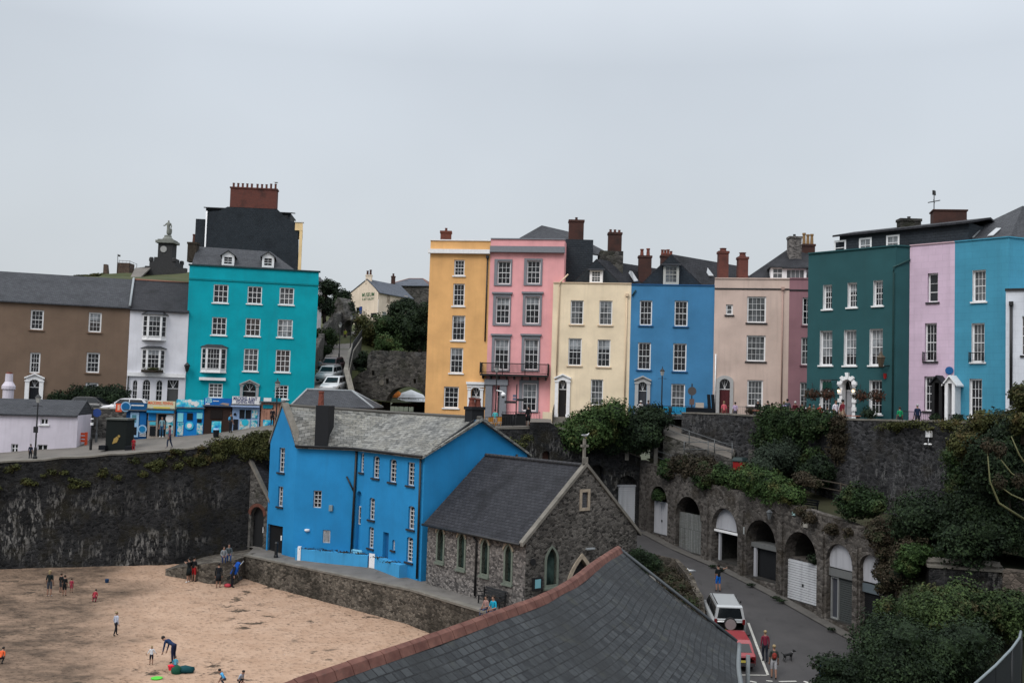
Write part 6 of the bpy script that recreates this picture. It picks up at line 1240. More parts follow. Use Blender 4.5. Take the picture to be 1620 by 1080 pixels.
def nearslate():
    t = NT('near_slate'); br = t.n.new('ShaderNodeTexBrick'); u = t.co(kind='UV'); t.link(u, br.inputs[0])
    for k, q in (('Scale', 1), ('Brick Width', .22), ('Row Height', .17), ('Mortar Size', .013)): br.inputs[k].default_value = q
    br.inputs['Color1'].default_value = (.020, .023, .027, 1); br.inputs['Color2'].default_value = (.056, .062, .067, 1); br.inputs['Mortar'].default_value = (.010, .011, .013, 1)
    col = t.mix(br.outputs[0], (.11, .12, .125), t.math(t.rng(t.noise(t.co((5, 2.5, 1), 'UV'), 1.2, 4, .7), .5, .72), .4))
    col = t.mix(col, (.022, .024, .026), t.math(t.rng(t.noise(t.co((1, .45, 1), 'UV'), .55, 4, .6), .46, .62), .78))
    col = t.mix(col, (.085, .088, .062), t.math(t.rng(t.noise(u, 1.6, 4), .58, .7), .3))
    sh = t.n.new('ShaderNodeSeparateXYZ'); t.link(u, sh.inputs[0]); saw = t.math(t.math(sh.outputs[1], 1/.17), 1.0, 'MODULO'); hh = t.math(t.math(saw, .9), t.math(br.outputs[1], -.7), 'ADD'); hh = t.math(hh, t.math(t.noise(u, 9, 4, .7), .7), 'ADD')
    hh = t.math(hh, t.math(br.outputs[0], 3.0), 'ADD')
    t.bump(hh, .8, .02); return t.fin(col, .62, .2)
NS = nearslate(); mb = rside(el, 1); m2_ = rside(wg, -1); mb.v += []; rf = mb.build('roof_slope', NS, root); m2_.build('roof_slope', NS, root)
RED = NT('red_ridge_clay'); rr_ = RED.mix((.125, .052, .042), (.225, .105, .082), RED.rng(RED.noise(RED.co(), 3, 4), .35, .65)); rr_ = RED.mix(rr_, (.14, .075, .06), RED.math(RED.rng(RED.noise(RED.co(), 14, 3, .7), .55, .65), .7)); REDM = RED.fin(rr_, .85, .2)
mb = MB(); L = 0; tl = .42; tot = dist[-1]; k = 0
def at(s_):
    for i in range(len(dist)-1):
        if s_ <= dist[i+1]: t_ = (s_-dist[i])/(dist[i+1]-dist[i]); return rl[i].lerp(rl[i+1], t_)
    return rl[-1]
while L < tot:
    a, b = at(L+.008), at(min(tot, L+tl-.008)); d = (b-a).normalized(); n = V((d.y, -d.x, 0)); w = .165; jz = RND.uniform(-.006, .006)
    for p0, p1 in ((a, b),):
        A_ = [p0-n*w+V((0, 0, zR-.11)), p0-n*w*.55+V((0, 0, zR+.035)), p0+V((0, 0, zR+.085+jz)), p0+n*w*.55+V((0, 0, zR+.035)), p0+n*w+V((0, 0, zR-.11))]; B_ = [q+(p1-p0) for q in A_]
        for i in range(4): mb.face([A_[i], A_[i+1], B_[i+1], B_[i]])
        mb.face(A_); mb.face(B_)
    L += tl
mb.build('ridge_tiles', REDM, root)
mb = MB()
for eps, k_ in ((el, 1), (wg, 1)):
    for a, b in zip(eps, eps[1:]): mb.face([V((a.x, a.y, -1.6)), V((b.x, b.y, -1.6)), V((b.x, b.y, zR-drop-.1)), V((a.x, a.y, zR-drop-.1))])
e_, r__, w_ = el[-1], rl[-1], wg[-1]; i_ = V((0, -.25, 0)); mb.face([V((e_.x, e_.y, -1.6))+i_, V((w_.x, w_.y, -1.6))+i_, V((w_.x, w_.y, zR-drop-.1))+i_, V((r__.x, r__.y, zR-.15))+i_, V((e_.x, e_.y, zR-drop-.1))+i_]); mb.build('wall', RSCL, root)
MB().tube([V((p.x+.06, p.y, zR-drop-.06)) for p in el], .075, 7).build('gutter', plain('pale_gutter', (.17, .19, .20), .5), root); MB().tube([V((e_.x+.08, e_.y-1.0, zR-drop-.1)), V((e_.x+.08, e_.y-1.0, 0))], .06, 6).build('drainpipe', plain('pale_gutter', (.28, .32, .34)), root)
mb = MB(); mb.tube([V((e_.x, e_.y, zR-drop+.04)), V((r__.x, r__.y, zR+.03))], .05, 5); mb.build('verge_strip', plain('dull_lead', (.07, .08, .09)), root)
# ------------------------------------------------------------------ hipped booth behind the blue house
a, b = pY(462, 640, 81), pY(589, 643, 81); root = thing('booth', 'low stone building with a hipped slate roof edged in lead behind the blue house', 'building', V(((a.x+b.x)/2, 83, 10.8)))
mb = MB(); mb.box(a.x+.3, 81.2, 10.2, b.x-.3, 86, a.z-.05); mb.build('wall', stucco('buff_stone_wall', (150, 128, 105)), root); r0, r1 = pY(486, 615.5, 84), pY(557, 617, 84)
zz = a.z-.05; hip_roof(root, [(a.x-.1, 81, zz), (b.x+.1, 81, zz), (b.x+.1, 87, zz), (a.x-.1, 87, zz)], [(r0.x, 84, r0.z), (r1.x, 84, r0.z-.02)], SLATE, rm=plain('pale_lead', (.36, .38, .40), .5))
p = pY(507, 640, 80); MB().lathe(V((p.x, 80.2, p.z-.2)), [(.26, 0), (.2, 1.1), (.24, 1.15), (.22, 1.3)], 10).build('flue_pot', POT, root)
MB().box(b.x-2.8, 80.93, zz-.10, b.x-2.2, 81.0, zz-.02).build('plate', WPAINT, root) if 0 else None
# ------------------------------------------------------------------ castle hill
RL = [pY(a, b, Y) for a, b, Y in ((488, 640, 96), (491, 617, 100), (505, 585, 112), (523, 553, 130), (549, 531, 150), (556, 520, 165))]; RR = [pY(a, b, Y) for a, b, Y in ((546, 640, 96), (545, 612, 100), (552, 583, 112), (567, 553, 130), (563, 531, 150), (567, 520, 165))]
CP = [(p.x, p.y, p.z) for p in RL+RR]+[(-65.7, 195, 37), (-60, 190, 36.5), (-75, 196, 36), (-81, 195, 35), (-84, 189, 34.7), (-76, 187, 35.2), (-70, 187, 35.6), (-64, 187, 36), (-90, 195, 28), (-100, 190, 20), (-66, 182, 34.5), (-80, 180, 32), (-70, 176, 32), (-55, 175, 33), (-45, 190, 32), (-25, 172, 27), (-20, 166, 26.8), (-14, 170, 26.5), (-16, 185, 28), (-5, 180, 26), (-12, 128, 17), (-12, 140, 20), (-8, 110, 13.4), (-14, 106, 13.5), (2, 110, 13.3), (10, 130, 14), (25, 130, 13), (40, 110, 13), (-60, 105, 12), (-90, 110, 10), (-40, 110, 14), (-40, 130, 20), (-35, 150, 25), (-28, 120, 17), (-24, 140, 22.5), (-30, 135, 20), (-60, 130, 19), (-90, 140, 14), (0, 220, 15), (-60, 230, 25), (60, 200, 8), (-130, 200, 5), (-27, 160, 25.5), (-5, 150, 22)]
def hill(x, y):
    s_ = w_ = 0
    for a, b, z in CP:
        d = (x-a)**2+(y-b)**2+.5; k = 1/d**2.2; s_ += z*k; w_ += k
    return s_/w_
sheet('castle_hill', [(-140, 104), (60, 104), (60, 250), (-140, 250)], hill, asph('rough_grass', (.045, .062, .020), (.085, .085, .035), .25), 4)
mb = MB(); [mb.face([a+V((0, 0, .35)), b+V((0, 0, .35)), d_+V((0, 0, .35)), c+V((0, 0, .35))]) for a, b, c, d_ in zip(RL, RR, RL[1:], RR[1:])]
mb = MB(); [mb.face([a+V((0, 0, .3)), b+V((0, 0, .3)), d_+V((0, 0, .3)), c+V((0, 0, .3))]) for a, b, c, d_ in zip(RL, RR, RL[1:], RR[1:])]; tag(mb.build('hill_road', asph('hill_asphalt', (.17, .16, .15), (.22, .205, .19)), None, (0, 0, 0)), kind='structure')
lf = MB(); rw = [(p.x+.4, p.y) for p in RR]; wallrun('road_wall', 'curving grey rubble wall along the right of the climbing road', rw[:4], [10, 12, 14, 16], [RR[0].z+1.0, RR[1].z+1.6, RR[2].z+1.9, RR[3].z+1.5], RSR, .5, COPE)
railing('railing', 'black railing on top of the wall beside the climbing road', [V((x, y-.2, z)) for (x, y), z in zip(rw[1:4], (RR[1].z+1.7, RR[2].z+2.0, RR[3].z+1.6))], 1.0, IRON, .3)
wallrun('road_wall', 'overgrown rubble wall along the left of the climbing road', [(p.x-.4, p.y) for p in RL[1:5]], [12, 13, 16, 19], [RL[1].z+1.2, RL[2].z+2.2, RL[3].z+3.2, RL[4].z+4.2], RSR, .6, None, rough=.3)
# gate tower of the castle
fg = Fac(plan(526, 146), plan(582, 143)); mb = MB(); A = fg.rect(543, 506, 562, 532); ol = [fg.hit(*q) for q in ((522, 545), (590, 545), (590, 515), (570, 512), (560, 503), (546, 500), (541, 478), (534, 470), (524, 490))]; panel(mb, fg, ol, [shape(*A, 'round')], 2.0); [mb.face([fg.p(*a), fg.p(*b), fg.p(b[0], b[1], -3), fg.p(a[0], a[1], -3)]) for a, b in zip(ol, ol[1:]+ol[:1])]; tag(mb.build('castle_gate', RSR), 'ruined castle gateway over the top of the climbing road', 'gateway')
fr = Fac(plan(566, 107.5, 600), plan(690, 105, 600)); root = thing('castle_ruin', 'crenellated castle ruin with a wide arch beside the ochre house', 'ruin', fr.p(4, 13)); A = fr.rect(611, 611, 676, 655)
ol = [fr.hit(*q) for q in ((556, 660), (690, 660), (690, 556), (668, 556), (665, 562), (658, 564), (655, 556), (643, 557), (641, 566), (635, 566), (634, 555), (617, 554), (615, 562), (607, 563), (605, 554), (588, 554), (582, 562), (580, 585), (568, 590), (558, 600))]
mb = MB(); hs = [shape(A[0], A[1], A[2], A[3], 'seg', 7)]; c_ = (A[0]+A[2])/2; w_ = (A[2]-A[0])/2; hs = [[(A[0], A[1]+.02), (A[2], A[1]+.02)]+[(c_+w_*math.cos(math.pi*i/14), A[1]+1.0+(A[3]-A[1]-1.0)*math.sin(math.pi*i/14)) for i in range(15)]]
for q in ((588, 586, 592.5, 593), (610.5, 599, 615, 607), (654, 599, 658, 606)): hs.append(shape(*fr.rect(*q)))
panel(mb, fr, ol, hs, 1.2); [mb.face([fr.p(*a), fr.p(*b), fr.p(b[0], b[1], -3), fr.p(a[0], a[1], -3)]) for a, b in zip(ol, ol[1:]+ol[:1])]; mb.build('wall', RSR, root); q = MB(); ring(q, fr, hs[0][2:], grow(hs[0], .45)[2:], -.02, .1, 0, False); q.build('arch_ring', RSR, root)
a = fr.hit(599.5, 638.5); MB().fbox(fr, a[0]-.35, a[1]-.17, a[0]+.35, a[1]+.17, .02, .06).build('yellow_sign', plain('sign_yellow', alb((150, 140, 60), .75)), root); a = fr.hit(604, 605); MB().lathe(fr.p(*a, .02), [(.3, 0), (.3, .05)], 12, ax=fr.n).build('round_stone', COPE, root)
for u_, dz in ((.3, 0), (1.3, .0), (2.3, 0)): pass
# parasols and people's shelter behind the arch
for i, (px, py, c, lb, rr_) in enumerate(((650, 622, (205, 208, 212), 'white parasol behind the castle arch', 2.6), (640, 630, (120, 30, 28), 'red and brown parasol behind the castle arch', 1.7), (630, 624, (190, 110, 40), 'orange parasol under the left side of the castle arch', 1.2))):
    p = pY(px, py, 112+i*.3-.6*i); r_ = thing('parasol', lb, 'parasol', V((p.x, p.y, 13.3)), 'parasols behind the castle arch'); MB().tube([(p.x, p.y, 13), (p.x, p.y, p.z+.3)], .04, 5).build('pole', IRON, r_); MB().lathe((p.x, p.y, p.z-.9), [(rr_, 0), (rr_*.55, .8), (.05, 1.3)], 8).build('canopy', C(*c), r_)
MB().fbox(fr, A[0]-2, 11, A[2]+2, A[3]+1.5, -14, -13).build('dark_backing', DKV, root); railing('railing', 'dark railings standing under the castle arch', [pY(616, 652, 110), pY(676, 653, 110)], 1.6, IRON, .5, r=.03)  # backing slab added behind the arch to darken the view through it
# museum
fm = Fac(plan(553.5, 168, 480), plan(598, 163, 480)); fs = Fac(plan(598, 163, 490), plan(652, 172, 490)); root = thing('museum', 'cream museum with green gable lettering on the castle hill', 'building', fm.p(2, 26.5)); MUS = stucco('museum_cream', (205, 190, 172)); z0 = 25
ap = fm.hit(581, 441); eL = fm.hit(554, 463); eR = fm.hit(597.5, 463); mb = MB(); hs = [shape(*fm.rect(563, 486, 568.5, 496)), shape(*fm.rect(586, 495, 596, 503))]
panel(mb, fm, [(0, z0), (fm.L, z0), (fm.L, eR[1]), ap, (0, eL[1])], hs, .15); sw = [shape(*fs.rect(612, 464.5, 617, 480)), shape(*fs.rect(605, 493, 611.5, 501)), shape(*fs.rect(620, 494, 625, 502)), shape(*fs.rect(640, 468, 645, 478))]; panel(mb, fs, [(0, z0), (fs.L, z0), (fs.L, eR[1]), (0, eR[1])], sw, .15); mb.build('wall', MUS, root)
for s_ in hs: window(root, fm, s_[0][0], s_[0][1], s_[2][0], s_[2][1], .12, 1, 1, gl=GLASS, bw=.04)
for s_ in sw: window(root, fs, s_[0][0], s_[0][1], s_[2][0], s_[2][1], .12, 2, 2, gl=CURT, bw=.08)
A_ = fm.p(ap[0], ap[1], .1); mb = MB(); slab(mb, [fm.p(fm.L+.1, eR[1], .1)+fs.n*.3, A_, A_+fs.d*fs.L, fs.p(fs.L, eR[1], .3)], .12); slab(mb, [A_, fm.p(-.3, eL[1]-.1, .1), fm.p(-.3, eL[1]-.1, .1)+fs.d*fs.L, A_+fs.d*fs.L], .12); mb.build('roof', slate('blue_slate', (.10, .115, .145), (.13, .145, .18)), root)
cc = A_+fs.d*.6; chimney(root, cc.x, cc.y, ap[1]-.8, ap[1]+.7, 1.0, .8, MUS, 2, BRICK_D, ph=.8, pr=.2)
GL = plain('green_lettering', (.03, .16, .06), .7); a = fm.hit(582.5, 466.3); text(root, fm, 'MUSEUM', a[0], a[1], .66, GL, width=3.1, bold=.008); a = fm.hit(582.5, 473); text(root, fm, '& ART GALLERY', a[0], a[1], .42, GL, width=3.1, bold=0)
a = fm.hit(571, 490.5); MB().fbox(fm, a[0]-.32, a[1]-.6, a[0]+.32, a[1]+.6, .02, .08).build('blue_sign', plain('sign_blue', (.02, .06, .25)), root)
f5 = Fac(plan(609, 186, 460), plan(684, 184, 460)); root = thing('watch_house', 'dark stone building with a hipped slate roof behind the museum', 'building', f5.p(4, 28)); b = f5.rect(627, 451, 679, 480); MB().fbox(f5, b[0], 26, b[2], b[3], -7, 0).build('wall', RSR, root); h_ = [f5.p(b[0]-2.2, b[3]-.1, .3), f5.p(b[2]+.3, b[3]-.1, .3), f5.p(b[2]+.3, b[3]-.1, -7.3), f5.p(b[0]-2.2, b[3]-.1, -7.3)]; hip_roof(root, h_, [f5.p(f5.hit(638, 436)[0], f5.hit(640, 437)[1], -3.5), f5.p(f5.hit(660, 440)[0], f5.hit(640, 437)[1], -3.5)], slate('blue_slate2', (.10, .115, .145), (.13, .145, .18)), rm=plain('clay_ridge', (.30, .14, .10)))
cc = f5.p(f5.hit(625, 440)[0], 0, 1); chimney(root, cc.x, cc.y, b[3]-2.5, f5.hit(625, 438)[1], .7, .7, BRICK_D, 1, BRICK_D, ph=.6, pr=.2)
# monument
MY = 190; sc = MY/F; gz = lambda y: pY(265, y, MY).z; cx = pY(264.5, 400, MY).x; root = thing('monument', 'pale robed statue on a dark stone pedestal on the hilltop', 'monument', (cx, MY, gz(425))); DKS = plain('monument_stone', (.05, .05, .052), .9, var=.3); PST = plain('pale_statue_stone', (.25, .26, .235), .9, var=.2)
mb = MB(); W2 = lambda px: px*sc/2
def sq(mb, w, ya, yb, m=0): mb.box(cx-w, MY-w, gz(ya), cx+w, MY+w, gz(yb), m)
sq(mb, W2(50), 432, 424.5); sq(mb, W2(40), 424.5, 416); sq(mb, W2(30), 416, 409); mb.build('steps', DKS, root)
for sx_ in (-1, 1):
    for sy in (-1, 1): MB().lathe((cx+sx_*W2(36), MY+sy*W2(36), gz(416)), [(W2(7), 0), (W2(7), .5), (W2(5), .75)], 8).build('corner_block', DKS, root)
mb = MB(); sq(mb, W2(22), 409, 386); mb.build('shaft', DKS, root); mb = MB(); sq(mb, W2(29), 386, 382); sq(mb, W2(24), 382, 380); mb.build('cornice', PST, root); MB().lathe((cx, MY, gz(380)), [(W2(17), 0), (W2(16), .3), (W2(12), .5), (W2(11), .9)], 12).build('cap', PST, root)
MB().lathe((cx-.25, MY-W2(22)-.05, gz(396)), [(.65, 0), (.6, .08)], 14, ax=(0, -1, 0)).build('marble_roundel', plain('marble', (.45, .45, .44)), root)
zf_ = gz(373.5); s_ = 3.1; pts = [(0, 0, .04), (0, 0, .25), (0, 0, .5), (0, 0, .72), (0, 0, .80), (0, 0, .86), (0, 0, .93), (0, 0, .99), (.13, 0, .77), (.19, -.02, .6), (.17, -.08, .46), (-.13, 0, .77), (-.2, -.08, .64), (-.24, -.22, .62), (.12, .1, .1), (.13, .1, .5)]
rd = [.14, .12, .10, .12, .09, .04, .065, .04, .05, .04, .03, .05, .04, .03, .09, .08]; sv = skin_obj('statue', [V((cx, MY, zf_))+V(p)*s_ for p in pts], [(0, 1), (1, 2), (2, 3), (3, 4), (4, 5), (5, 6), (6, 7), (4, 8), (8, 9), (9, 10), (4, 11), (11, 12), (12, 13), (1, 14), (14, 15)], [r_*s_ for r_ in rd]); me = bake(sv); me.materials.append(PST)
sv.parent = root; org = V(root['org']); [setattr(v, 'co', v.co-org) for v in me.vertices]; sv['org'] = tuple(org)
for i, (x0, x1, y0, y1, lb) in enumerate(((184, 205, 416, 440, 'small brown stone hut with railings on the hilltop'), (163, 171, 418, 432, 'broken stub of castle wall on the grassy hilltop'))):
    a, b = pY(x0, y1, 188), pY(x1, y0, 188); mb = MB(); mb.box(a.x, 188, a.z-1, b.x, 190.5, b.z) if i == 0 else mb.prism([(a.x, 188, a.z-.5), (b.x, 188, a.z-.5), (a.x+.55, 188, b.z), (a.x, 188, b.z)], (0, 1, 0)); o_ = mb.build('hilltop_hut' if i == 0 else 'wall_stub', plain('brown_stone', (.13, .09, .07), .9, var=.4)); tag(o_, lb, 'hut' if i == 0 else 'ruin')
a = pY(186, 432, 187); r_ = thing('flagpole', 'thin flagpole with a small dark flag beside the hilltop hut', 'flagpole', a); MB().tube([a-V((0, 0, 1)), pY(186.5, 402, 187)], .06, 5).build('pole', IRON, r_); q = pY(187, 402.5, 187); MB().prism([q, q+V((.45, 0, -.1)), q+V((.4, 0, -.45)), q+V((0, 0, -.35))], (0, .03, 0)).build('flag', IRON, r_)
railing('railing', 'thin dark railing along the hilltop by the hut', [pY(188, 422, 187.5), pY(205, 423, 187.5), pY(216, 428, 187)], 1.2, IRON, .6, r=.03)
wallrun('steps_wall', 'grey stone parapet below the monument', [pY(214, 425, 186).xy, pY(232, 424, 186).xy, pY(294, 424, 186).xy], [33]*3, [pY(214, 424, 186).z, pY(240, 422, 186).z, pY(290, 424, 186).z], DKS, 1)
mb = MB(); mb.prism([pY(206, 441, 178), pY(222, 441, 178), pY(238, 426, 186), pY(214, 426, 186)], (0, 0, .3)); tag(mb.build('hill_path', PAVE, None, (0, 0, 0)), kind='structure')
# ------------------------------------------------------------------ quay: cottage, kiosks, street things
fc = Fac(plan(-60, 77.6, 680), plan(121.5, 79.2, 680)); h = HS('cottage', 'low white cottage with small windows and slate roof behind the harbour wall', fc, (-60, 657, 121.5, 730), 6, stucco('pinkish_white_render', (186, 180, 190)), 6.5); h.rev = .2
h.z1 = fc.hit(60, 655.5)[1]
for b, c_, r_ in (((64, 662, 76, 671), 2, 1), ((17.5, 702, 28.5, 716), 2, 2), ((59, 703, 75, 712.5), 2, 1), ((-40, 700, -28, 714), 2, 2)): h.win(b, cols=c_, rows=r_, sill=WPAINT, gl=GLASS, bw=.06, bar=.08, rev=.2)
h.finish(); zr = pY(60, 631, 82.2).z; gable_roof(h.root, fc, h.u0, h.u1, h.z1, zr, 6, SLATE, over=.2)
p = pY(13, 622, 82); root_ = h.root; ch = MB().lathe((p.x, 82, zr-.6), [(.42, 0), (.42, 1.3), (.52, 1.35), (.52, 1.6), (.3, 1.95), (.28, 2.6)], 12).build('chimney', stucco('pinkish_white_render2', (186, 180, 190)), root_); MB().lathe((p.x, 82, zr+1.99), [(.24, 0), (.2, .15)], 8).build('chimney_pot', POT, ch)
lamp_post('street_lamp', 'black lamp post with a junction box in front of the white cottage', V((pY(55, 728, 73.5).x, 73.5, quay_z(-35.5, 73.5))), 4.6+.2, box=True)
FK = Fac(plan(195, 82.6, 660), plan(450, 83.6, 660)); KB = alb((20, 130, 180), .75)
def kiosk(label, x0, x1, y0, ysign, yb, wall, sign, depth=2.6):
    u0, zb, u1, z1 = FK.rect(x0, y0, x1, yb); zs = FK.hit((x0+x1)/2, ysign)[1]; p = FK.p((u0+u1)/2, zb); r_ = thing('kiosk', label, 'kiosk', p, 'painted booking kiosks on the quay'); MB().fbox(FK, u0+.02, zb-.3, u1-.02, zs+.1, -depth, 0).build('hut', wall, r_)
    MB().fbox(FK, u0, zs, u1, z1, .003, .22).build('sign_board', sign, r_); slab(q := MB(), [FK.p(u0-.1, zs+.12, .3), FK.p(u1+.1, zs+.12, .3), FK.p(u1+.1, zs+.25, -depth), FK.p(u0-.1, zs+.25, -depth)], .08); q.build('roof', plain('kiosk_roof', (.12, .13, .14)), r_); return r_, u0, u1, zb, zs, z1
def kp(r_, b, m, name='panel', o0=.003, o1=.06): u0, z0, u1, z1 = FK.rect(*b); return MB().fbox(FK, u0, z0, u1, z1, o0, o1).build(name, m, r_)
def kc(r_, px, py, rad, m, name='roundel', o=.065): u, z = FK.hit(px, py); return MB().lathe(FK.p(u, z, o), [(rad, 0), (rad, .02)], 14, ax=FK.n).build(name, m, r_)
def posterm(name, cs, sc=2.0):
    t = NT(name); n = t.noise(t.co((1, 1, 1)), sc, 3, .6); st = [(.3+.4*i/(len(cs)-1), alb(c, .75)) for i, c in enumerate(cs)]; return t.fin(t.ramp(n, st), .5, .3)
SEA = posterm('sea_poster', ((10, 60, 120), (20, 130, 190), (60, 190, 210), (220, 230, 235))); CRO = posterm('coral_poster', ((20, 80, 110), (30, 160, 180), (190, 200, 200), (160, 110, 70)), 4); DKP = C(16, 20, 26); LBL = C(140, 175, 205); ORG = C(215, 95, 50); WHI = C(215, 220, 226); NAV = C(20, 35, 95); YEL = C(200, 180, 70)
r_, u0, u1, zb, zs, z1 = kiosk('dark blue ticket kiosk with a pale glazed door, leftmost of the row', 199, 232.5, 637, 650, 693, C(12, 62, 108), C(15, 75, 120)); kp(r_, (206, 652, 219.5, 691), LBL, 'door'); kp(r_, (209, 656, 216, 668), C(70, 120, 135), 'door_pane', .06, .07); kp(r_, (210, 675, 216.5, 688), DKP, 'door_pane', .06, .07); kp(r_, (221, 652, 231.5, 672), C(14, 90, 150)); kc(r_, 225.5, 678.5, .36, LBL); kc(r_, 225.5, 678.5, .26, C(20, 110, 160), o=.09)
for i in range(3): kp(r_, (221, 684+i*2.4, 231, 685+i*2.4), WHI, 'small_print')
kp(r_, (209, 640, 229, 641.8), WHI, 'pale_strip', .22, .225); kc(r_, 200.5, 643, .42, LBL, o=.25); kc(r_, 200.5, 643, .33, C(20, 90, 140), o=.275); kp(r_, (184.5, 638, 194.5, 651), C(200, 80, 50), 'orange_sign', .2, .26); kp(r_, (187.5, 640, 191, 648.5), C(235, 170, 150), 'orange_sign_mark', .262, .27)
r_, u0, u1, zb, zs, z1 = kiosk('kiosk with cream and orange sign and an open doorway', 233.5, 277, 634, 648, 691, C(150, 140, 132), C(195, 190, 160)); kp(r_, (234, 649, 276.5, 653), C(30, 120, 170), 'awning', .01, .35); kp(r_, (249.5, 655, 262, 690), DKP, 'doorway', .003, .03); kp(r_, (235, 653, 247, 665), C(20, 110, 170)); kp(r_, (237, 667, 246.5, 672), C(70, 170, 190)); kp(r_, (237, 674, 246, 689), DKP, 'hatch'); kp(r_, (263.5, 656, 274, 686), CRO, 'poster'); kc(r_, 268.5, 662, .32, WHI); kp(r_, (244, 643.5, 270, 647), YEL, 'yellow_fish_mark', .222, .24)
u, z = FK.hit(255.3, 637.6); text(r_, FK, 'MACKEREL FISHING', u, z, .26, C(215, 80, 40), .225, width=2.0, bold=.004)
r_, u0, u1, zb, zs, z1 = kiosk('bright blue kiosk with sea-life posters and a small black hatch', 279, 322.5, 632, 646, 690.5, C(10, 115, 185), SEA); kp(r_, (279.5, 647, 322, 651), C(20, 145, 190), 'fascia'); kp(r_, (281, 653, 290, 667), C(120, 195, 205), 'poster'); kp(r_, (281, 668, 290, 688), CRO, 'poster'); kp(r_, (296, 653, 305, 664), DKP, 'hatch'); kc(r_, 300, 673, .34, C(60, 175, 205), 'flower_mark'); kc(r_, 300, 673, .2, WHI, 'flower_mark', .09); kp(r_, (311.5, 653, 320.5, 662), C(120, 195, 205), 'poster'); kp(r_, (312, 662.5, 319, 668), DKP, 'hatch'); kp(r_, (311.5, 669, 320.5, 686), CRO, 'poster')
for i, (a, b) in enumerate(((301, 634.5), (306, 637.5), (311, 640))): kc(r_, a, b, .16, WHI, 'fish_mark', .225)
r_, u0, u1, zb, zs, z1 = kiosk('dark brown kiosk with a blue RIB sign and a boat poster', 322.5, 366, 629.5, 643, 689, C(48, 34, 30), C(16, 92, 165)); kp(r_, (335, 666, 350, 684), SEA, 'poster'); kp(r_, (333, 648, 352, 662), C(26, 20, 20), 'hatch'); u, z = FK.hit(331, 633.5); text(r_, FK, 'RIB', u, z, .36, C(150, 205, 240), .225, width=.55, bold=.01)
q = FK.rect(348, 636, 364, 641); MB().prism([FK.p(q[0], q[1]+.1, .225), FK.p(q[2]-.1, q[1], .225), FK.p(q[2], q[3]-.1, .225), FK.p(q[0]+.3, q[1]+.22, .225)], FK.n*.02).build('boat_mark', C(150, 130, 120), r_); kp(r_, (326, 637.5, 333, 639.5), WHI, 'pale_strip', .223, .23); kp(r_, (338, 633.5, 347, 634.6), WHI, 'pale_strip', .223, .23)
r_, u0, u1, zb, zs, z1 = kiosk('pale blue kiosk under a big white mackerel and bait sign', 367, 410.5, 627, 641.5, 688, C(130, 155, 190), WHI); kp(r_, (366.5, 641.5, 411.5, 643.5), C(150, 170, 205), 'shelf', .01, .4); kp(r_, (379, 648, 397, 661.5), DKP, 'hatch'); kp(r_, (387.7, 648, 388.4, 661.5), LBL, 'hatch_bar', .061, .07); kp(r_, (399, 648, 407.5, 661), CRO, 'poster'); kp(r_, (369, 663, 376.5, 681), DKP, 'notice_board'); kp(r_, (379, 664, 395, 680), CRO, 'poster'); kp(r_, (397, 664, 407, 683), CRO, 'poster'); kc(r_, 388, 668, .28, C(40, 170, 195)); kc(r_, 372, 655, .12, DKP)
u, z = FK.hit(389, 630.5); text(r_, FK, 'MACKEREL & BAIT', u, z, .28, NAV, .225, width=1.95, bold=.006); u, z = FK.hit(389, 635.6); text(r_, FK, 'FISHING HERE', u, z, .28, NAV, .225, width=1.5, bold=.006); kp(r_, (370, 638.8, 408, 639.3), NAV, 'small_print', .222, .226)
r_, u0, u1, zb, zs, z1 = kiosk('tan plank shed with teal signs, rightmost of the kiosk row', 412, 444, 629, 637, 684, slate('tan_planks', alb((150, 110, 95), .75), alb((165, 122, 104), .75), None, row=5, wid=.25), C(0, 120, 140)); kp(r_, (418, 629, 430, 634.5), WHI, 'sign', .225, .25); kp(r_, (416, 640, 432, 646), C(0, 120, 140), 'sign'); kp(r_, (416, 664, 432, 680), SEA, 'poster')
p = pY(184, 712, 76.3); r_ = thing('hut', 'tall black box hut with a gold figure painted on its side', 'hut', V((p.x, p.y, quay_z(p.x, 76.3)))); fb_ = Fac(plan(167.5, 76.4, 690), plan(199.5, 76.4, 690)); b = fb_.rect(167.5, 664, 199.5, 713); MB().fbox(fb_, b[0], b[1]-.3, b[2], b[3], -1.6, 0).build('box', C(18, 24, 24), r_); MB().fbox(fb_, b[0]-.05, b[3]+.003, b[2]+.1, b[3]+.13, -1.7, .1).build('lid', plain('grey_lid', (.12, .13, .12)), r_)
q = fb_.rect(178, 690, 190, 702); GO = C(150, 125, 70); mb = MB(); mb.prism([fb_.p(q[0], q[1], .01), fb_.p(q[0]+.35, q[1]+.12, .01), fb_.p(q[2]-.1, q[3]-.15, .01), fb_.p(q[2]-.25, q[3], .01), fb_.p(q[0]+.1, q[1]+.4, .01)], fb_.n*.02); mb.lathe(fb_.p(q[2]-.1, q[3]+.02, .01), [(.1, 0), (.1, .02)], 8, ax=fb_.n); mb.build('gold_emblem', GO, r_)
for x in (-1.0, 1.0): MB().box(p.x+x*1.0-.25, 76.0, p.z, p.x+x*1.0+.25, 76.6, p.z+.35).build('foot_weight', DKP, r_)
p = pY(129, 690, 80.5); r_ = thing('barrier', 'orange plastic road barrier against the dark wall', 'barrier', V((p.x, 80.5, quay_z(p.x, 80.5)))); ORB = C(205, 80, 50); z = quay_z(p.x, 80.5)
for i in range(3): MB().box(p.x-.4, 80.5, z+.25+.28*i, p.x+.4, 80.58, z+.43+.28*i).build('panel', ORB, r_)
for x in (-.36, .36): MB().box(p.x+x-.05, 80.4, z, p.x+x+.05, 80.7, z+1.05).build('post', ORB, r_)
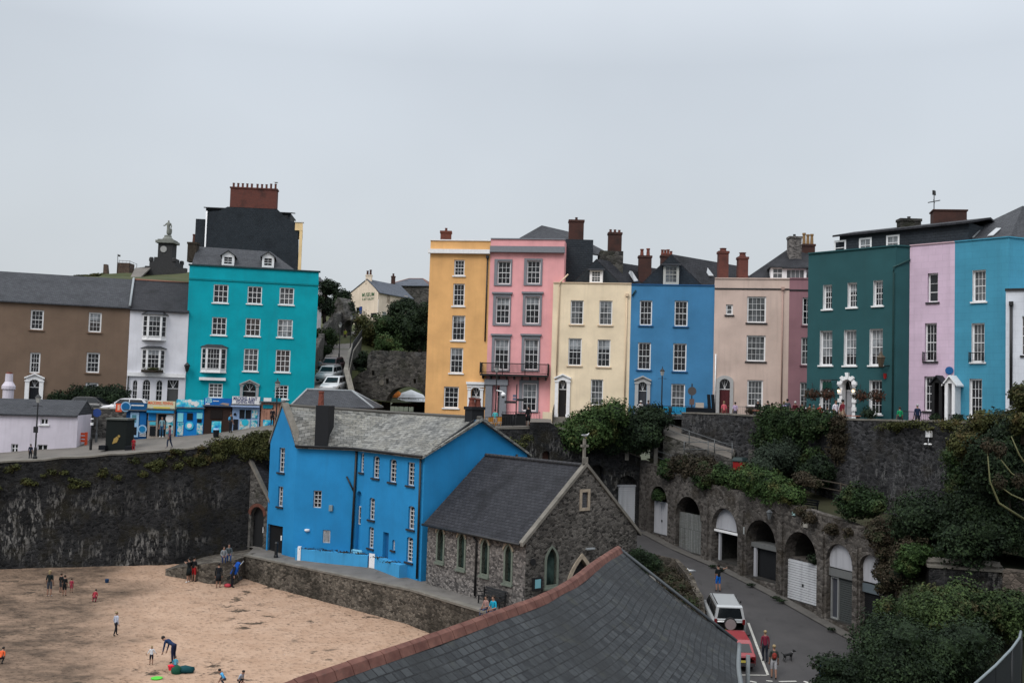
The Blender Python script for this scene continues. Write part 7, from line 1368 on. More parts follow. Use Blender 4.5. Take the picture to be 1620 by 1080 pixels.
def postsign(name, label, p, h, m=IRON, r=.05): o = thing(name, label, 'post', p); MB().lathe(p, [(r*2, 0), (r*2, h*.25), (r, h*.3), (r, h), (r*1.3, h+.02), (.01, h+.1)], 8).build('pole', m, o); return o
p = pY(143.5, 706, 77.5); r_ = postsign('street_lamp', 'slim black post with white bands at the kerb beside the cottage', V((p.x, 77.5, quay_z(p.x, 77.5))), 3.3); MB().lathe(V((p.x, 77.5, quay_z(p.x, 77.5)+1.9)), [(.11, 0), (.11, .2)], 8).build('band', WPAINT, r_); MB().lathe(V((p.x, 77.5, quay_z(p.x, 77.5)+2.35)), [(.1, 0), (.1, .1)], 8).build('band', WPAINT, r_)
p = pY(153, 680, 82); r_ = postsign('road_sign', 'post with a blue round road sign by the retaining wall', V((p.x, 82, quay_z(p.x, 82))), 2.6, plain('galvanised', (.12, .13, .135))); MB().lathe(V((p.x, 81.9, quay_z(p.x, 82)+2.4)), [(.35, 0), (.35, .03)], 14, ax=(0, -1, 0)).build('sign', plain('sign_blue', (.02, .06, .25)), r_)
p = pY(435.5, 690, 79.5); lamp_post('street_lamp', 'black lantern post beside the tan shed at the end of the kiosks', V((p.x, 79.5, quay_z(p.x, 79.5))), 3.9)
p = pY(341.5, 694, 79.5); z = quay_z(p.x, 79.5); r_ = thing('litter_bin', 'small dark bin on the quay in front of the RIB kiosk', 'bin', V((p.x, 79.5, z))); MB().lathe((p.x, 79.5, z), [(.2, 0), (.25, .55), (.22, .6)], 10).build('body', DKP, r_); MB().lathe((p.x, 79.5, z+.6), [(.26, 0), (.2, .12)], 10).build('lid', LBL, r_)
fl2 = thing('wall_lamp', 'dark lantern on the wall between the white and teal houses', 'lamp', FT.p(.3, FT.hit(298, 583)[1], .5)); MB().lathe(FT.p(.4, FT.hit(298, 588)[1], .5), [(.12, 0), (.26, .55), (.3, .6), (.05, .9)], 6).build('lantern', IRON, fl2); MB().tube([FT.p(.4, FT.hit(298, 588)[1]-.1, .02), FT.p(.4, FT.hit(298, 588)[1]-.05, .5)], .04, 5).build('bracket', IRON, fl2)
# ------------------------------------------------------------------ cars
p = pY(201, 655, 87.3); car(V((p.x, 87.3, 11.9)), 184, 'white hatchback on the street above the leftmost kiosk', 'white', (.70, .70, .72), L=4.2)
p = pY(147, 650, 90); car(V((p.x, 90, 11.9)), 0, 'dark car mostly hidden by the hedge of the brown house', 'dark', (.02, .022, .025), L=4.0)
def upz(y): return lerp([(RL[i].y, (RL[i].z+RR[i].z)/2+.32) for i in range(6)], y)
HC = 'cars parked on the climbing road'
for px, py, y, c, nm, lb, st in ((529, 612, 98.5, (.62, .64, .66), 'pale', 'white car facing down the hill, nearest in the parked group', 'hatch'), (520.5, 606, 103, (.45, .47, .48), 'silver', 'silver estate behind the white car on the climbing road', 'suv'), (525, 594, 108.5, (.05, .012, .016), 'maroon', 'dark maroon car furthest up in the parked group', 'suv')):
    p = pY(px, py, y); car(V((p.x, y, upz(y))), -97, lb, nm, c, L=4.1, W_=1.85, style=st, group=HC, tilt=-6)
ps = on(1155, 1013, road_z); car(V((ps.x, ps.y+2.0, road_z(0, ps.y+2.0)+.02)), 88, 'silver off-roader with a covered spare wheel on its back', 'silver', (.45, .47, .48), L=4.2, W_=2.0, H_=1.85, style='suv', spare=True, tilt=7)
pr = on(1171, 1062, road_z); car(V((pr.x, pr.y+1.8, road_z(0, pr.y+1.8)+.02)), 89, 'red hatchback half hidden by the near slate roof', 'red', (.30, .012, .02), L=3.9, W_=1.75, H_=1.45, tilt=7)
# painted parking lines
WLN = plain('road_paint', (.55, .54, .50), .8, var=.2)
def line(a, b, w=.14):
    A_, B_ = on(*a, road_z), on(*b, road_z); d = (B_-A_).normalized(); n = V((d.y, -d.x, 0))*w/2; mb = MB(); k = 6
    for i in range(k):
        p, q = A_.lerp(B_, i/k), A_.lerp(B_, (i+1)/k); p.z, q.z = road_z(0, p.y)+.012, road_z(0, q.y)+.012; mb.face([p-n, q-n, q+n, p+n])
    return mb
mb = line((1184, 985), (1215, 1067)); m_ = line((1214, 1067.5), (1160, 1067)); mb.v += []; tag(mb.build('parking_line', WLN, None, (0, 0, 0)), kind='structure'); tag(m_.build('parking_line', WLN, None, (0, 0, 0)), kind='structure')
for a, b in (((1182, 1076), (1197, 1079)), ((1212, 1076), (1222, 1077)), ((1232, 1077.5), (1260, 1077)), ((1272, 1077), (1282, 1081))): tag(line(a, b, .2).build('road_marking', WLN, None, (0, 0, 0)), kind='structure')
# ------------------------------------------------------------------ terrace furniture
def tz(px, Y): p = pY(px, 650, Y); return V((p.x, Y, terr_z(p.x, Y)))
lamp_post('street_lamp', 'black lamp post in front of the blue terraced house', tz(1046.5, 83.3), 4.2)
lamp_post('street_lamp', 'black lamp post in front of the grey porch of the pink house', tz(784, 82.5), 5.2)
lamp_post('street_lamp', 'slim lamp post on the left of the climbing road', V((pY(536, 574, 118).x, 118, upz(118)-.2)), 4.6)
lamp_post('street_lamp', 'tall lamp post on the right side of the climbing road', V((pY(553.5, 566, 124).x, 124, upz(124)-.2)), 5.0)
p = tz(1094, 83.2); r_ = postsign('road_sign', 'round grey-backed road sign in front of the blue terraced house', p, 2.9); MB().lathe(p+V((0, -.06, 2.35)), [(.36, 0), (.36, .03)], 16, ax=(0, -1, 0)).build('sign', plain('sign_back', (.10, .09, .09)), r_); MB().box(p.x-.2, p.y-.08, p.z+1.2, p.x+.2, p.y-.04, p.z+1.7).build('sign_plate', plain('sign_back2', (.16, .11, .10)), r_)
p = tz(816.5, 80); r_ = postsign('fingerpost', 'black fingerpost with four direction arms before the pink house', p, 3.4)
for i, (a, b, dz, m_) in enumerate(((-.05, -.95, 1.95, IRON), (.05, .85, 2.15, IRON), (-.02, -.3, 2.45, C(90, 100, 120)), (-.02, -.3, 2.2, C(90, 100, 120)))): MB().box(p.x+min(a, b), p.y-.05, p.z+dz, p.x+max(a, b), p.y-.01, p.z+dz+.19).build('arm', m_, r_)
p = tz(784, 82.5); r_ = thing('security_camera', 'white dome camera hanging on the lamp post by the pink house', 'camera', p+V((.6, -.3, 2.6))); MB().ell(p+V((.6, -.3, 2.75)), (.2, .2, .2)).build('dome', WPAINT, r_); MB().tube([p+V((0, 0, 3.1)), p+V((.5, -.25, 3.0)), p+V((.6, -.3, 2.9))], .05, 5).build('bracket', WPAINT, r_); MB().ell(p+V((.6, -.32, 2.56)), (.12, .12, .1)).build('lens', IRON, r_)
railing('area_railing', 'low iron railing in front of the pink house', [F1.p(F1.hit(800, 640)[0], 12.2, 2.0), F1.p(F1.hit(858, 640)[0], 12.25, 2.0)], 1.0)
railing('area_railing', 'low iron railing in front of the blue terraced house', [F2.p(F2.hit(1030, 640)[0], 13.1, 1.6), F2.p(F2.hit(1128, 640)[0], 13.15, 1.6)], 1.05)
railing('area_railing', 'low pale railing in front of the beige house', [F3.p(F3.hit(1160, 640)[0], 13.2, 1.6), F3.p(F3.hit(1206, 640)[0], 13.2, 1.6)], 1.1, plain('grey_iron', (.25, .24, .24)))
railing('area_railing', 'low black railing in front of the lilac house', [FLI.p(0, 13.3, 1.0), FLI.p(FLI.hit(1480, 650)[0], 13.3, 1.0)], 1.05)
railing('step_railing', 'short curved step railing by the white porch of the cyan house', [FCY.p(.3, 13.3, 1.6), FCY.p(2.2, 13.3, 1.6)], .9)
st = thing('steps', 'cream doorstep with iron handrails at the cream house', 'steps', F2.p(F2.hit(889, 650)[0], 12.4, .8)); u = F2.hit(889.5, 650)[0]
for i in range(4): MB().fbox(F2, u-.7, 12.2, u+.7, 12.9-.17*i, .3*i+.01, .3*i+.31).build('step', COPE, st)
MB().fbox(F2, u-1.6, 12.1, u-.75, 13.3, .02, 1.2).build('side_wall', CRM, st); railing('', '', [F2.p(u-.72, 12.9, .2), F2.p(u-.72, 12.4, 1.3)], 1.0, parent=st, step=.25)
for px, nm_, lb, c in ((805, 'planter', 'black planter box on the pavement edge by the chairs', (20, 22, 24)), (825, 'litter_bin', 'square black litter bin beside the person in black', (22, 24, 25))):
    p = tz(px, 80.3); r_ = thing(nm_, lb, nm_.replace('_', ' ').split()[-1], p); w_ = .55 if px < 820 else .38; MB().box(p.x-w_, p.y-.35, p.z-.3, p.x+w_, p.y+.35, p.z+1.05).build('body', C(*c), r_); MB().box(p.x-w_-.05, p.y-.4, p.z+1.053, p.x+w_+.05, p.y+.4, p.z+1.12).build('rim', IRON, r_)
def chair(p, rot, label, c, group):
    r_ = thing('chair', label, 'chair', (0, 0, 0), group); m_ = C(*c); MB().box(-.22, -.22, .43, .22, .22, .47).build('seat', m_, r_); MB().box(-.22, .2, .55, .22, .24, .95).build('backrest', m_, r_)
    for x in (-.2, .2):
        for y in (-.2, .2): MB().box(x-.02, y-.02, 0, x+.02, y+.02, .43 if y < 0 else .95).build('leg', m_, r_)
    r_.location = p; r_.rotation_euler = (0, 0, math.radians(rot))
for px, rot, lb in ((779, 30, 'yellow-brown chair behind the tarred chimney'), (790, -20, 'orange-brown chair at the pavement edge by the planter')): chair(tz(px, 79.9), rot, lb, (165, 115, 50), 'wooden chairs on the pavement edge')
railing('edge_railing', 'low dark barrier along the pavement edge by the chairs', [tz(764, 79.6), tz(812, 79.5)], .95, IRON, .2)
for px, lb in ((1122, 'left one of two tall black boards leaning by the beige house'), (1128.5, 'right one of two tall black boards leaning by the beige house')): p = tz(px, 83.0); tag(MB().obox(p, V((.22, 0, 0)), V((0, .3, 0)), V((-.12, .2, 2.1))).build('leaning_board', DKP), lb, 'board', 'tall black boards')
p = tz(1108, 82.6); tag(MB().box(p.x-1.1, p.y, p.z-.1, p.x+1.1, p.y+.6, p.z+.98).build('planter', DKP), 'long dark planter trough behind the parapet wall', 'planter'); tag(MB().box(p.x-.35, p.y+.1, p.z+.984, p.x+.3, p.y+.4, p.z+1.4).build('box', C(175, 165, 155)), 'small pale box standing on the dark trough', 'box')
p = tz(1066, 85.0); r_ = thing('bench', 'bright turquoise bench behind the ramp opening', 'bench', p); TQ = C(40, 150, 190); MB().box(p.x-1.2, p.y-.2, p.z+.4, p.x+1.2, p.y+.2, p.z+.5).build('seat', TQ, r_); MB().box(p.x-1.2, p.y+.2, p.z+.55, p.x+1.2, p.y+.26, p.z+1.0).build('backrest', TQ, r_); [MB().box(p.x+x-.1, p.y-.2, p.z, p.x+x+.1, p.y+.2, p.z+.4).build('leg', TQ, r_) for x in (-1, 1)]
p = tz(1060, 83.2); tag(MB().lathe(p, [(.12, 0), (.12, .9), (.09, 1.0)], 8).build('bollard', IRON), 'black bollard at the top of the ramp', 'bollard')
BASK = leafmat('basket_flowers', (.02, .03, .012), (.05, .03, .02), (.16, .05, .03))
for i, (px, py, y, lb) in enumerate(((1285, 622, 72.6, 'hanging flower basket at the left corner of the green house'), (1308, 622, 72.0, 'hanging flower basket over the left ground window of the green house'), (1361, 624, 70.6, 'orange hanging basket right of the white doorway'), (1387, 625, 69.4, 'hanging basket over the right ground window of the green house'))):
    p = pY(px, py, y); r_ = thing('hanging_basket', lb, 'basket', p-V((0, 0, .3)), 'hanging baskets on the green house'); MB().ell(p-V((0, 0, .1)), (.33, .3, .25), 0, 8, 5).build('basket', BARK, r_); leafcloud('flowers', [(p-V((0, 0, .05)), (.6, .45, .42))], 420, .13, BASK, r_, core=.5); q = FG.p(*FG.hit(px, py-14), .02); MB().tube([q, V((p.x, p.y, q.z+.05)), V((p.x, p.y, p.z+.2))], .02, 4).build('bracket', IRON, r_)
for px, lb in ((1328.5, 'lit wall lamp left of the white doorway'), (1351.5, 'lit wall lamp right of the white doorway')):
    p = FG.p(*FG.hit(px, 618), .2); t = NT('lamp_glow'); t.b.inputs['Emission Color'].default_value = (1, .72, .38, 1); t.b.inputs['Emission Strength'].default_value = 3; r_ = thing('wall_lamp', lb, 'lamp', p, 'lit lamps beside the white doorway'); MB().ell(p, (.075, .075, .09)).build('globe', t.fin((.8, .7, .5)), r_); MB().tube([p+V((0, 0, .2)), p+V((0, 0, .13))], .13, 8).build('cap', IRON, r_)
p = FG.p(*FG.hit(1402, 572), .8); r_ = thing('wall_lantern', 'old copper lantern on a bracket on the green house', 'lamp', p); MB().lathe(p-V((0, 0, .4)), [(.15, 0), (.3, .6), (.34, .65), (.14, .85), (.05, 1.1)], 6).build('lantern', plain('copper_lantern', (.10, .075, .05), .5), r_); MB().tube([p-V((0, 0, .42)), FG.p(*FG.hit(1407, 578), .02)], .04, 5).build('bracket', IRON, r_)
p = FG.p(*FG.hit(1401.5, 594), .08); tag(MB().prism([p+V((-.1, 0, .15)), p+V((.1, 0, .15)), p+V((.08, 0, -.18)), p+V((0, 0, -.25)), p+V((-.08, 0, -.18))], FG.n*.1).build('alarm_box', C(140, 30, 30)), 'small red alarm box under the copper lantern', 'alarm box')
a = FG.hit(1315, 610); r_ = thing('hanging_sign', 'dark green hanging sign beside the white doorway', 'sign', FG.p(a[0], a[1], .5)); MB().box(*(FG.p(a[0], a[1], .6)-V((.34, .03, .25))), *(FG.p(a[0], a[1], .6)+V((.34, .03, .25)))).build('board', C(20, 60, 52), r_); MB().tube([FG.p(a[0]+.5, a[1]+.45, .02), FG.p(a[0]-.3, a[1]+.4, .9)], .03, 4).build('bracket', IRON, r_)
for px, y, lb, sz in ((1375, 69.2, 'potted plant under the right ground window of the green house', .6), (1479, 67.2, 'box planter on the railing of the lilac house', .35), (1515, 64.8, 'round clipped bush in a pot by the white porch', .38), (1187, 84, 'rusty red shrub in a pot before the beige house', .4)):
    p = tz(px, y); r_ = thing('potted_plant', lb, 'plant', p); MB().lathe(p, [(.22, 0), (.3, .5), (.33, .52)], 9).build('pot', POT, r_); leafcloud('foliage', [(p+V((0, 0, .5+sz*.7)), (sz, sz, sz*.8))], 420, .12, LEAF_R if px == 1187 else LEAF_D, r_, core=.6)
def table(p, lb):
    r_ = thing('table', lb, 'table', p, 'tables outside the green and beige houses'); MB().box(p.x-.6, p.y-.35, p.z+.7, p.x+.6, p.y+.35, p.z+.75).build('tabletop', C(170, 110, 90), r_); [MB().box(p.x+x-.03, p.y-.3, p.z, p.x+x+.03, p.y+.3, p.z+.7).build('leg', IRON, r_) for x in (-.5, .5)]
table(tz(1204, 79.5)+V((0, 0, .15)), 'salmon table between the people by the beige house'); table(tz(1346, 70.2), 'table by the green house behind the man in maroon')
# ------------------------------------------------------------------ people
BG = 'people on the beach'; TG = 'people at the terrace wall'
B_ = lambda px, py: on(px, py, beach_z)
def bp(px, py, *a, **k): k.setdefault('group', BG); return person(B_(px, py), *a, **k)
bp(77.5, 943, 1.66, 'woman in black top, grey shorts and white shoes at the far left of the sand', (16, 26, 28), (62, 66, 74), 180, shoes=(200, 200, 200), hair='blond', shorts=True, longhair=True)
bp(96, 937, 1.25, 'child in dark clothes half behind another, near the harbour wall', (20, 24, 26), (60, 60, 62), 160, hair='brown', shorts=True)
bp(101.5, 942, 1.32, 'child in black T-shirt and dark shorts beside the pink-dressed child', (15, 20, 22), (18, 22, 26), 175, hair='brown', shorts=True)
bp(112.5, 937, .92, 'small child in a pink outfit near the harbour wall', (150, 50, 70), (150, 50, 70), 185, hair='brown', shorts=True)
bp(148.5, 952, 1.15, 'child in a red top sitting on the sand', (140, 40, 52), (120, 40, 55), 180, 'crouch', hair='dark')
bp(182.5, 1005, 1.32, 'fair boy in a white top and black trousers walking on the sand', (170, 175, 190), (24, 26, 34), 150, 'walk', hair='blond', sleeves=True)
bp(239, 1051, .95, 'toddler in white top and dark shorts, arms held out', (200, 205, 222), (28, 30, 44), 200, hair='blond', sleeves=True, shorts=True, arms={1: ((.05, 0, -.12), (.12, -.02, -.2)), -1: ((.05, 0, -.12), (.12, -.02, -.2))})
bp(274, 1048, 1.70, 'adult in dark navy bending over on the sand', (22, 44, 78), (20, 30, 58), 255, 'bend', hair='dark', sleeves=True)
bp(277, 1059, .95, 'child in pale blue crouching below the bending adult', (70, 135, 155), (60, 110, 130), 200, 'crouch', hair='brown')
bp(355, 1084, 1.25, 'child in bright blue at the bottom edge of the sand', (80, 160, 220), (50, 60, 70), 300, 'crouch', hair='dark')
bp(378, 1085, 1.2, 'dark-haired child in grey shirt facing the one in bright blue', (150, 160, 175), (25, 28, 34), 60, 'crouch', hair='dark')
bp(0, 1050, 1.2, 'child in orange life vest cut by the left edge', (205, 90, 50), (30, 30, 34), 180, 'crouch', hair='dark')
bp(298, 921, 1.68, 'person in a long black top embracing, left one of the pair', (18, 24, 26), (18, 24, 26), 250, shoes=(210, 210, 210), hair='dark', skirt=1, arms={1: ((.02, -.05, -.03), (-.03, -.14, .0)), -1: ((.02, -.06, -.05), (-.02, -.15, -.02))})
bp(306, 920, 1.72, 'person in black top and red shorts, right one of the pair', (18, 20, 24), (150, 28, 32), 160, hair='dark', shorts=True)
bp(345, 930, 1.68, 'person in a long dark coat by the slipway', (20, 24, 30), (18, 22, 34), 190, shoes=(90, 90, 95), hair='dark', shorts=True, skirt=1, sleeves=True)
bp(367, 929, 1.72, 'person in dark trousers leaning on the promenade wall end', (24, 28, 40), (18, 22, 30), 120, 'lean', lean=.25, hair='dark', sleeves=True)
for px, py, Y, hh_, lb, t_, l_ in ((361, 896, 69.2, 1.6, 'person in grey and jeans sitting on the slipway edge', (75, 85, 90), (24, 60, 110)), (353, 901, 68.8, 1.5, 'person with a white bag seated left on the slipway edge', (120, 125, 130), (22, 40, 80))):
    p = pY(px, py, Y); person(V((p.x, Y, slip_z(p.x, Y))), hh_, lb, t_, l_, 20, 'sit', hair='dark', sleeves=True, group='people seated on the slipway')
p = pY(372, 905, 68.4); r_ = thing('pushchair', 'blue and grey pushchair by the end of the promenade wall', 'pushchair', V((p.x, 68.4, p.z-.5))); zc_ = p.z-.5; mb = MB()
BLP = C(20, 80, 170); mb.prism([(p.x-.3, 68.2, zc_+.45), (p.x+.1, 68.2, zc_+.4), (p.x+.3, 68.2, zc_+1.1), (p.x+.1, 68.2, zc_+1.2)], (0, .45, 0)); mb.build('seat', BLP, r_); MB().tube([(p.x-.4, 68.4, zc_), (p.x+.1, 68.4, zc_+.7), (p.x+.55, 68.4, zc_+1.3)], .03, 5).tube([(p.x+.35, 68.4, zc_), (p.x, 68.4, zc_+.8)], .03, 5).build('frame', RIM, r_); [MB().lathe((p.x+x, 68.25+y, zc_+.12), [(.12, 0), (.12, .04)], 10, ax=(0, 1, 0)).build('wheel', TYRE, r_) for x in (-.4, .35) for y in (0, .3)]
p = pY(268, 703, 75.6); person(V((p.x, 75.6, quay_z(p.x, 75.6)+.03)), 1.72, 'man in red-striped top with a dark bag walking along the quay', (95, 60, 78), (34, 46, 68), 290, 'walk', shoes=(120, 110, 110), hair='dark', sleeves=True)
p = pY(255.5, 688, 82.1); person(V((p.x, 82.1, quay_z(p.x, 82.1)+.1)), 1.68, 'woman in grey top, jeans and white shoes in the kiosk doorway', (110, 140, 150), (40, 80, 110), 10, shoes=(220, 220, 220), hair='brown', longhair=True)
p = pY(211, 711, 75.8); person(V((p.x, 75.8, quay_z(p.x, 75.8)-.05)), 1.0, 'small child in red on the quay edge', (150, 30, 40), (140, 28, 40), 200, hair='dark')
p = pY(47.5, 728, 74.2); person(V((p.x, 74.2, quay_z(p.x, 74.2)-.15)), 1.2, 'child in dark blue behind the wall near the cottage lamp', (26, 34, 50), (24, 28, 36), 180, hair='dark')
p = pY(430, 684, 82.3); person(V((p.x, 82.3, quay_z(p.x, 82.3))), 1.5, 'person in dark clothes before the tan plank shed', (20, 24, 30), (22, 26, 32), 180, hair='dark')
p = pY(364, 692, 81.6); person(V((p.x, 81.6, quay_z(p.x, 81.6))), 1.65, 'person in grey between the RIB and bait kiosks', (60, 58, 62), (30, 32, 38), 150, hair='brown', bag=(60, 130, 170))
p = pY(505, 592, 106); person(V((p.x, 106, upz(106))), 1.72, 'walker in grey with a rucksack on the climbing road', (100, 105, 108), (22, 26, 30), 180, 'walk', hair='dark')
p = pY(545.5, 546, 138); person(V((p.x, 138, upz(138))), 1.7, 'walker in a yellow-green jacket below the castle gate', (150, 160, 60), (50, 52, 56), 0, hair='dark')
person(on(1136, 935, road_z), 1.75, 'man in black T-shirt and blue shorts raising one arm', (18, 24, 26), (14, 90, 175), 200, 'stand', hair='dark', shorts=True, arms={-1: ((.10, -.02, .01), (.25, -.05, .04)), 1: ((.02, 0, -.13), (.0, -.05, -.28))}, step=.04)
person(on(1210, 1046, road_z), 1.68, 'woman in a maroon hoodie and dark trousers walking on the road', (105, 34, 52), (30, 34, 44), 178, 'walk', hair='blond', sleeves=True, step=.05)
pm = on(1224, 1073, road_z); person(pm, 1.75, 'walker with dark top, rucksack and pale shorts beside the dog', (44, 50, 46), (160, 160, 165), 175, 'walk', hair='blond', shorts=True, shoes=(30, 30, 32), bag=(120, 45, 38), step=.06)
# dog
DG = plain('dog_black', (.012, .012, .013), .7); s_ = .62; pts = [(0, 0, .62), (.28, 0, .60), (.55, 0, .63), (.72, 0, .66), (.86, 0, .82), (.98, 0, .90), (1.13, 0, .86), (1.22, 0, .84), (-.12, 0, .66), (-.3, 0, .78), (-.38, 0, .9)]; ed = [(0, 1), (1, 2), (2, 3), (3, 4), (4, 5), (5, 6), (6, 7), (0, 8), (8, 9), (9, 10)]; rd = [.12, .115, .15, .13, .075, .085, .05, .035, .03, .025, .02]
for sd in (-1, 1):
    for par, ch_ in ((0, [(.02, .10, .48), (.07, .11, .33), (-.07, .11, .19), (-.02, .11, .02), (.05, .11, .012)]), (3, [(.68, .10, .45), (.66, .10, .26), (.69, .10, .02), (.76, .10, .012)])):
        k = par
        for j, q in enumerate(ch_): pts.append((q[0], q[1]*sd, q[2])); rd.append([.08, .045, .032, .028, .025][j] if par == 0 else [.06, .036, .028, .025][j]); ed.append((k, len(pts)-1)); k = len(pts)-1
    pts.append((.93, .07*sd, .99)); rd.append(.022); ed.append((5, len(pts)-1)); pts.append((.95, .10*sd, .93)); rd.append(.012); ed.append((len(pts)-2, len(pts)-1))
dg_ = skin_obj('dog', [V(p)*s_ for p in pts], ed, [r*s_ for r in rd]); bake(dg_).materials.append(DG); dg_['org'] = (0, 0, 0); MB().lathe(V((.80, 0, .76))*s_, [(.09*s_, -.02), (.09*s_, .02)], 10, ax=(.7, 0, 1)).build('collar', C(180, 180, 180), dg_); dg_.location = on(1241, 1046, road_z); dg_.rotation_euler = (0, 0, math.radians(20)); tag(dg_, 'black dog with a pale collar walking beside the two people', 'dog')
def tp_(px, Y, *a, **k): k.setdefault('group', TG); return person(tz(px, Y), *a, **k)
tp_(758, 80.6, 1.62, 'person in dark red behind the tarred chimney', (85, 40, 45), (60, 60, 66), 160, hair='grey')
tp_(783.5, 80.4, 1.55, 'person in a turquoise top by the pavement chairs', (70, 165, 170), (170, 160, 150), 170, hair='brown', shorts=True)
tp_(836, 80.2, 1.74, 'person in a long black coat on the pavement before the pink house', (14, 15, 18), (14, 15, 18), 200, hair='dark', sleeves=True, skirt=1, shorts=True)
tp_(1013.5, 82.9, 1.62, 'person in white with a white hat by the grey-white doorway', (190, 185, 185), (150, 150, 150), 190, hat=(200, 200, 198))
tp_(1025.5, 82.9, 1.62, 'person in dark clothes beside the white-hatted one', (60, 70, 90), (40, 44, 50), 180, hair='brown')
tp_(1145.5, 81.0, 1.55, 'woman in a coral pink top leaning at the parapet', (190, 90, 100), (120, 60, 60), 180, hair='blond', lean=.15)
tp_(1163, 80.8, 1.5, 'person in lilac with dark hair at the parapet', (180, 160, 190), (60, 60, 70), 185, hair='dark')
tp_(1199, 79.6, 1.72, 'white-haired person in black at the parapet', (16, 18, 22), (16, 18, 22), 180, hair='white', sleeves=True)
tp_(1214.5, 79.3, 1.66, 'person in a dark grey jacket at the salmon table', (44, 46, 52), (30, 30, 34), 150, hair='brown', sleeves=True)
tp_(1221, 79.0, 1.5, 'person in cream with dark hair at the salmon table', (205, 190, 175), (90, 80, 70), 200, hair='brown')
tp_(1240, 78.2, 1.66, 'person in a pale lilac shirt above the ivy', (190, 175, 215), (60, 60, 66), 190, hair='blond')
tp_(1245.5, 79.4, 1.85, 'tall person in grey behind the lilac shirt', (70, 80, 90), (40, 40, 46), 170, hair='dark')
tp_(1258, 77.8, 1.66, 'white-haired person in dark maroon above the ivy', (80, 24, 34), (30, 30, 34), 180, hair='white')
tp_(1269, 77.2, 1.6, 'person in black with dark hair above the ivy', (22, 24, 28), (24, 24, 28), 180, hair='dark')
tp_(1281, 74.8, 1.5, 'brown-haired person in brown above the ivy', (90, 60, 45), (40, 36, 34), 180, hair='brown')
tp_(1287.5, 72.9, 1.45, 'pale-faced person in grey above the ivy', (120, 110, 105), (50, 50, 54), 10, hair='grey')
tp_(1297.5, 72.0, 1.5, 'person in a bright red jacket with their back to the wall', (170, 26, 34), (34, 34, 40), 180, hair='white', sleeves=True, lean=.12)
tp_(1309, 71.4, 1.35, 'person in dark grey low behind the wall', (40, 42, 46), (30, 30, 34), 180, hair='brown')
tp_(1322, 70.7, 1.80, 'waiter in a white shirt and dark trousers', (205, 200, 215), (22, 26, 30), 20, hair='brown')
tp_(1332, 70.0, 1.84, 'dark-haired man in a maroon T-shirt and tan trousers', (100, 28, 40), (150, 130, 110), 110, hair='dark', lean=.1)
tp_(1423.5, 67.2, 1.42, 'person in a bright green top behind the parapet', (20, 130, 84), (40, 44, 50), 180, hair='brown')
tp_(1451.5, 66.0, 1.62, 'balding person in a navy jacket behind the parapet', (22, 36, 62), (30, 34, 44), 180, hair='grey', sleeves=True)
pb = pZ(789, 966, 2.78); fa = math.degrees(math.atan2(FCH.d.y, FCH.d.x))
for k, (dx, hh_, lb, t_, l_) in enumerate(((-.9, 1.45, 'child in pale top sitting on the promenade edge', (150, 120, 115), (60, 70, 100)), (-.25, 1.68, 'person in turquoise sitting on the promenade edge below the iron bench', (20, 140, 170), (40, 50, 70)))):
    q = V((PE[3][0], PE[3][1], 2.85))-FCH.d*(1.2-dx-.0)+V((.25, .25, 0)); q.z = 2.88-.27*hh_*0; o_ = person(q-V((0, 0, .23*hh_)), hh_, lb, t_, l_, fa+10, 'sit', hair='brown', group='people sitting on the promenade edge')
# ------------------------------------------------------------------ beach toys and bags
p = B_(271, 1059); tag(MB().lathe(p, [(.12, 0), (.18, .22), (.19, .23), (.15, .23)], 10).build('bucket', C(215, 40, 60)), 'red bucket by the crouching child', 'bucket')
p = B_(293, 1063); mb = MB().ell(p+V((0, 0, .14)), (.48, .26, .2), 0, 10, 7, .3); tag(mb.build('bag', C(12, 60, 66)), 'dark teal bag lying on the sand', 'bag')
p = B_(279, 1065); tag(MB().ell(p+V((0, 0, .12)), (.26, .22, .3), 0, 9, 6, .4).build('bag', C(18, 70, 52)), 'dark green bag beside the red bucket', 'bag')
p = B_(248, 1073); tag(MB().lathe(p, [(.26, 0), (.28, .05), (.2, .07)], 12).build('frisbee', C(80, 180, 60)), 'bright green disc on the sand', 'toy')
p = B_(169, 921); tag(MB().lathe(p, [(.11, 0), (.14, .2), (.1, .25)], 9).build('bucket', C(24, 50, 80)), 'small blue bucket alone near the harbour wall', 'bucket')
p = B_(360, 928); tag(MB().ell(p+V((0, 0, .1)), (.25, .2, .14)).build('bag', C(170, 60, 70)), 'small pink bag at the foot of the slipway edge', 'bag')
gull(on(1207, 916, road_z)+V((.3, .6, .1)), 'white gull with spread wings before the fifth arch', 10, .32, fly=True)
# ------------------------------------------------------------------ vegetation
def veg(name, label, cat, box, Y, k, n, size, mat, seed, depth=1.5, rr=(.22, .42), **kw): return leafcloud(name, clump(*box, Y, k, seed, rr, depth), n, size, mat, None, label, cat, seed=seed, **kw)
veg('hedge', 'dark hedge below the ground window of the brown house', 'hedge', (72, 190, 614, 640), 93, 12, 5000, .22, LEAF_D, 3, 1.0)
veg('shrub', 'dark bushes beside the white arched shopfront', 'shrub', (150, 208, 612, 645), 92, 8, 4000, .22, LEAF_D, 5, 1.0)
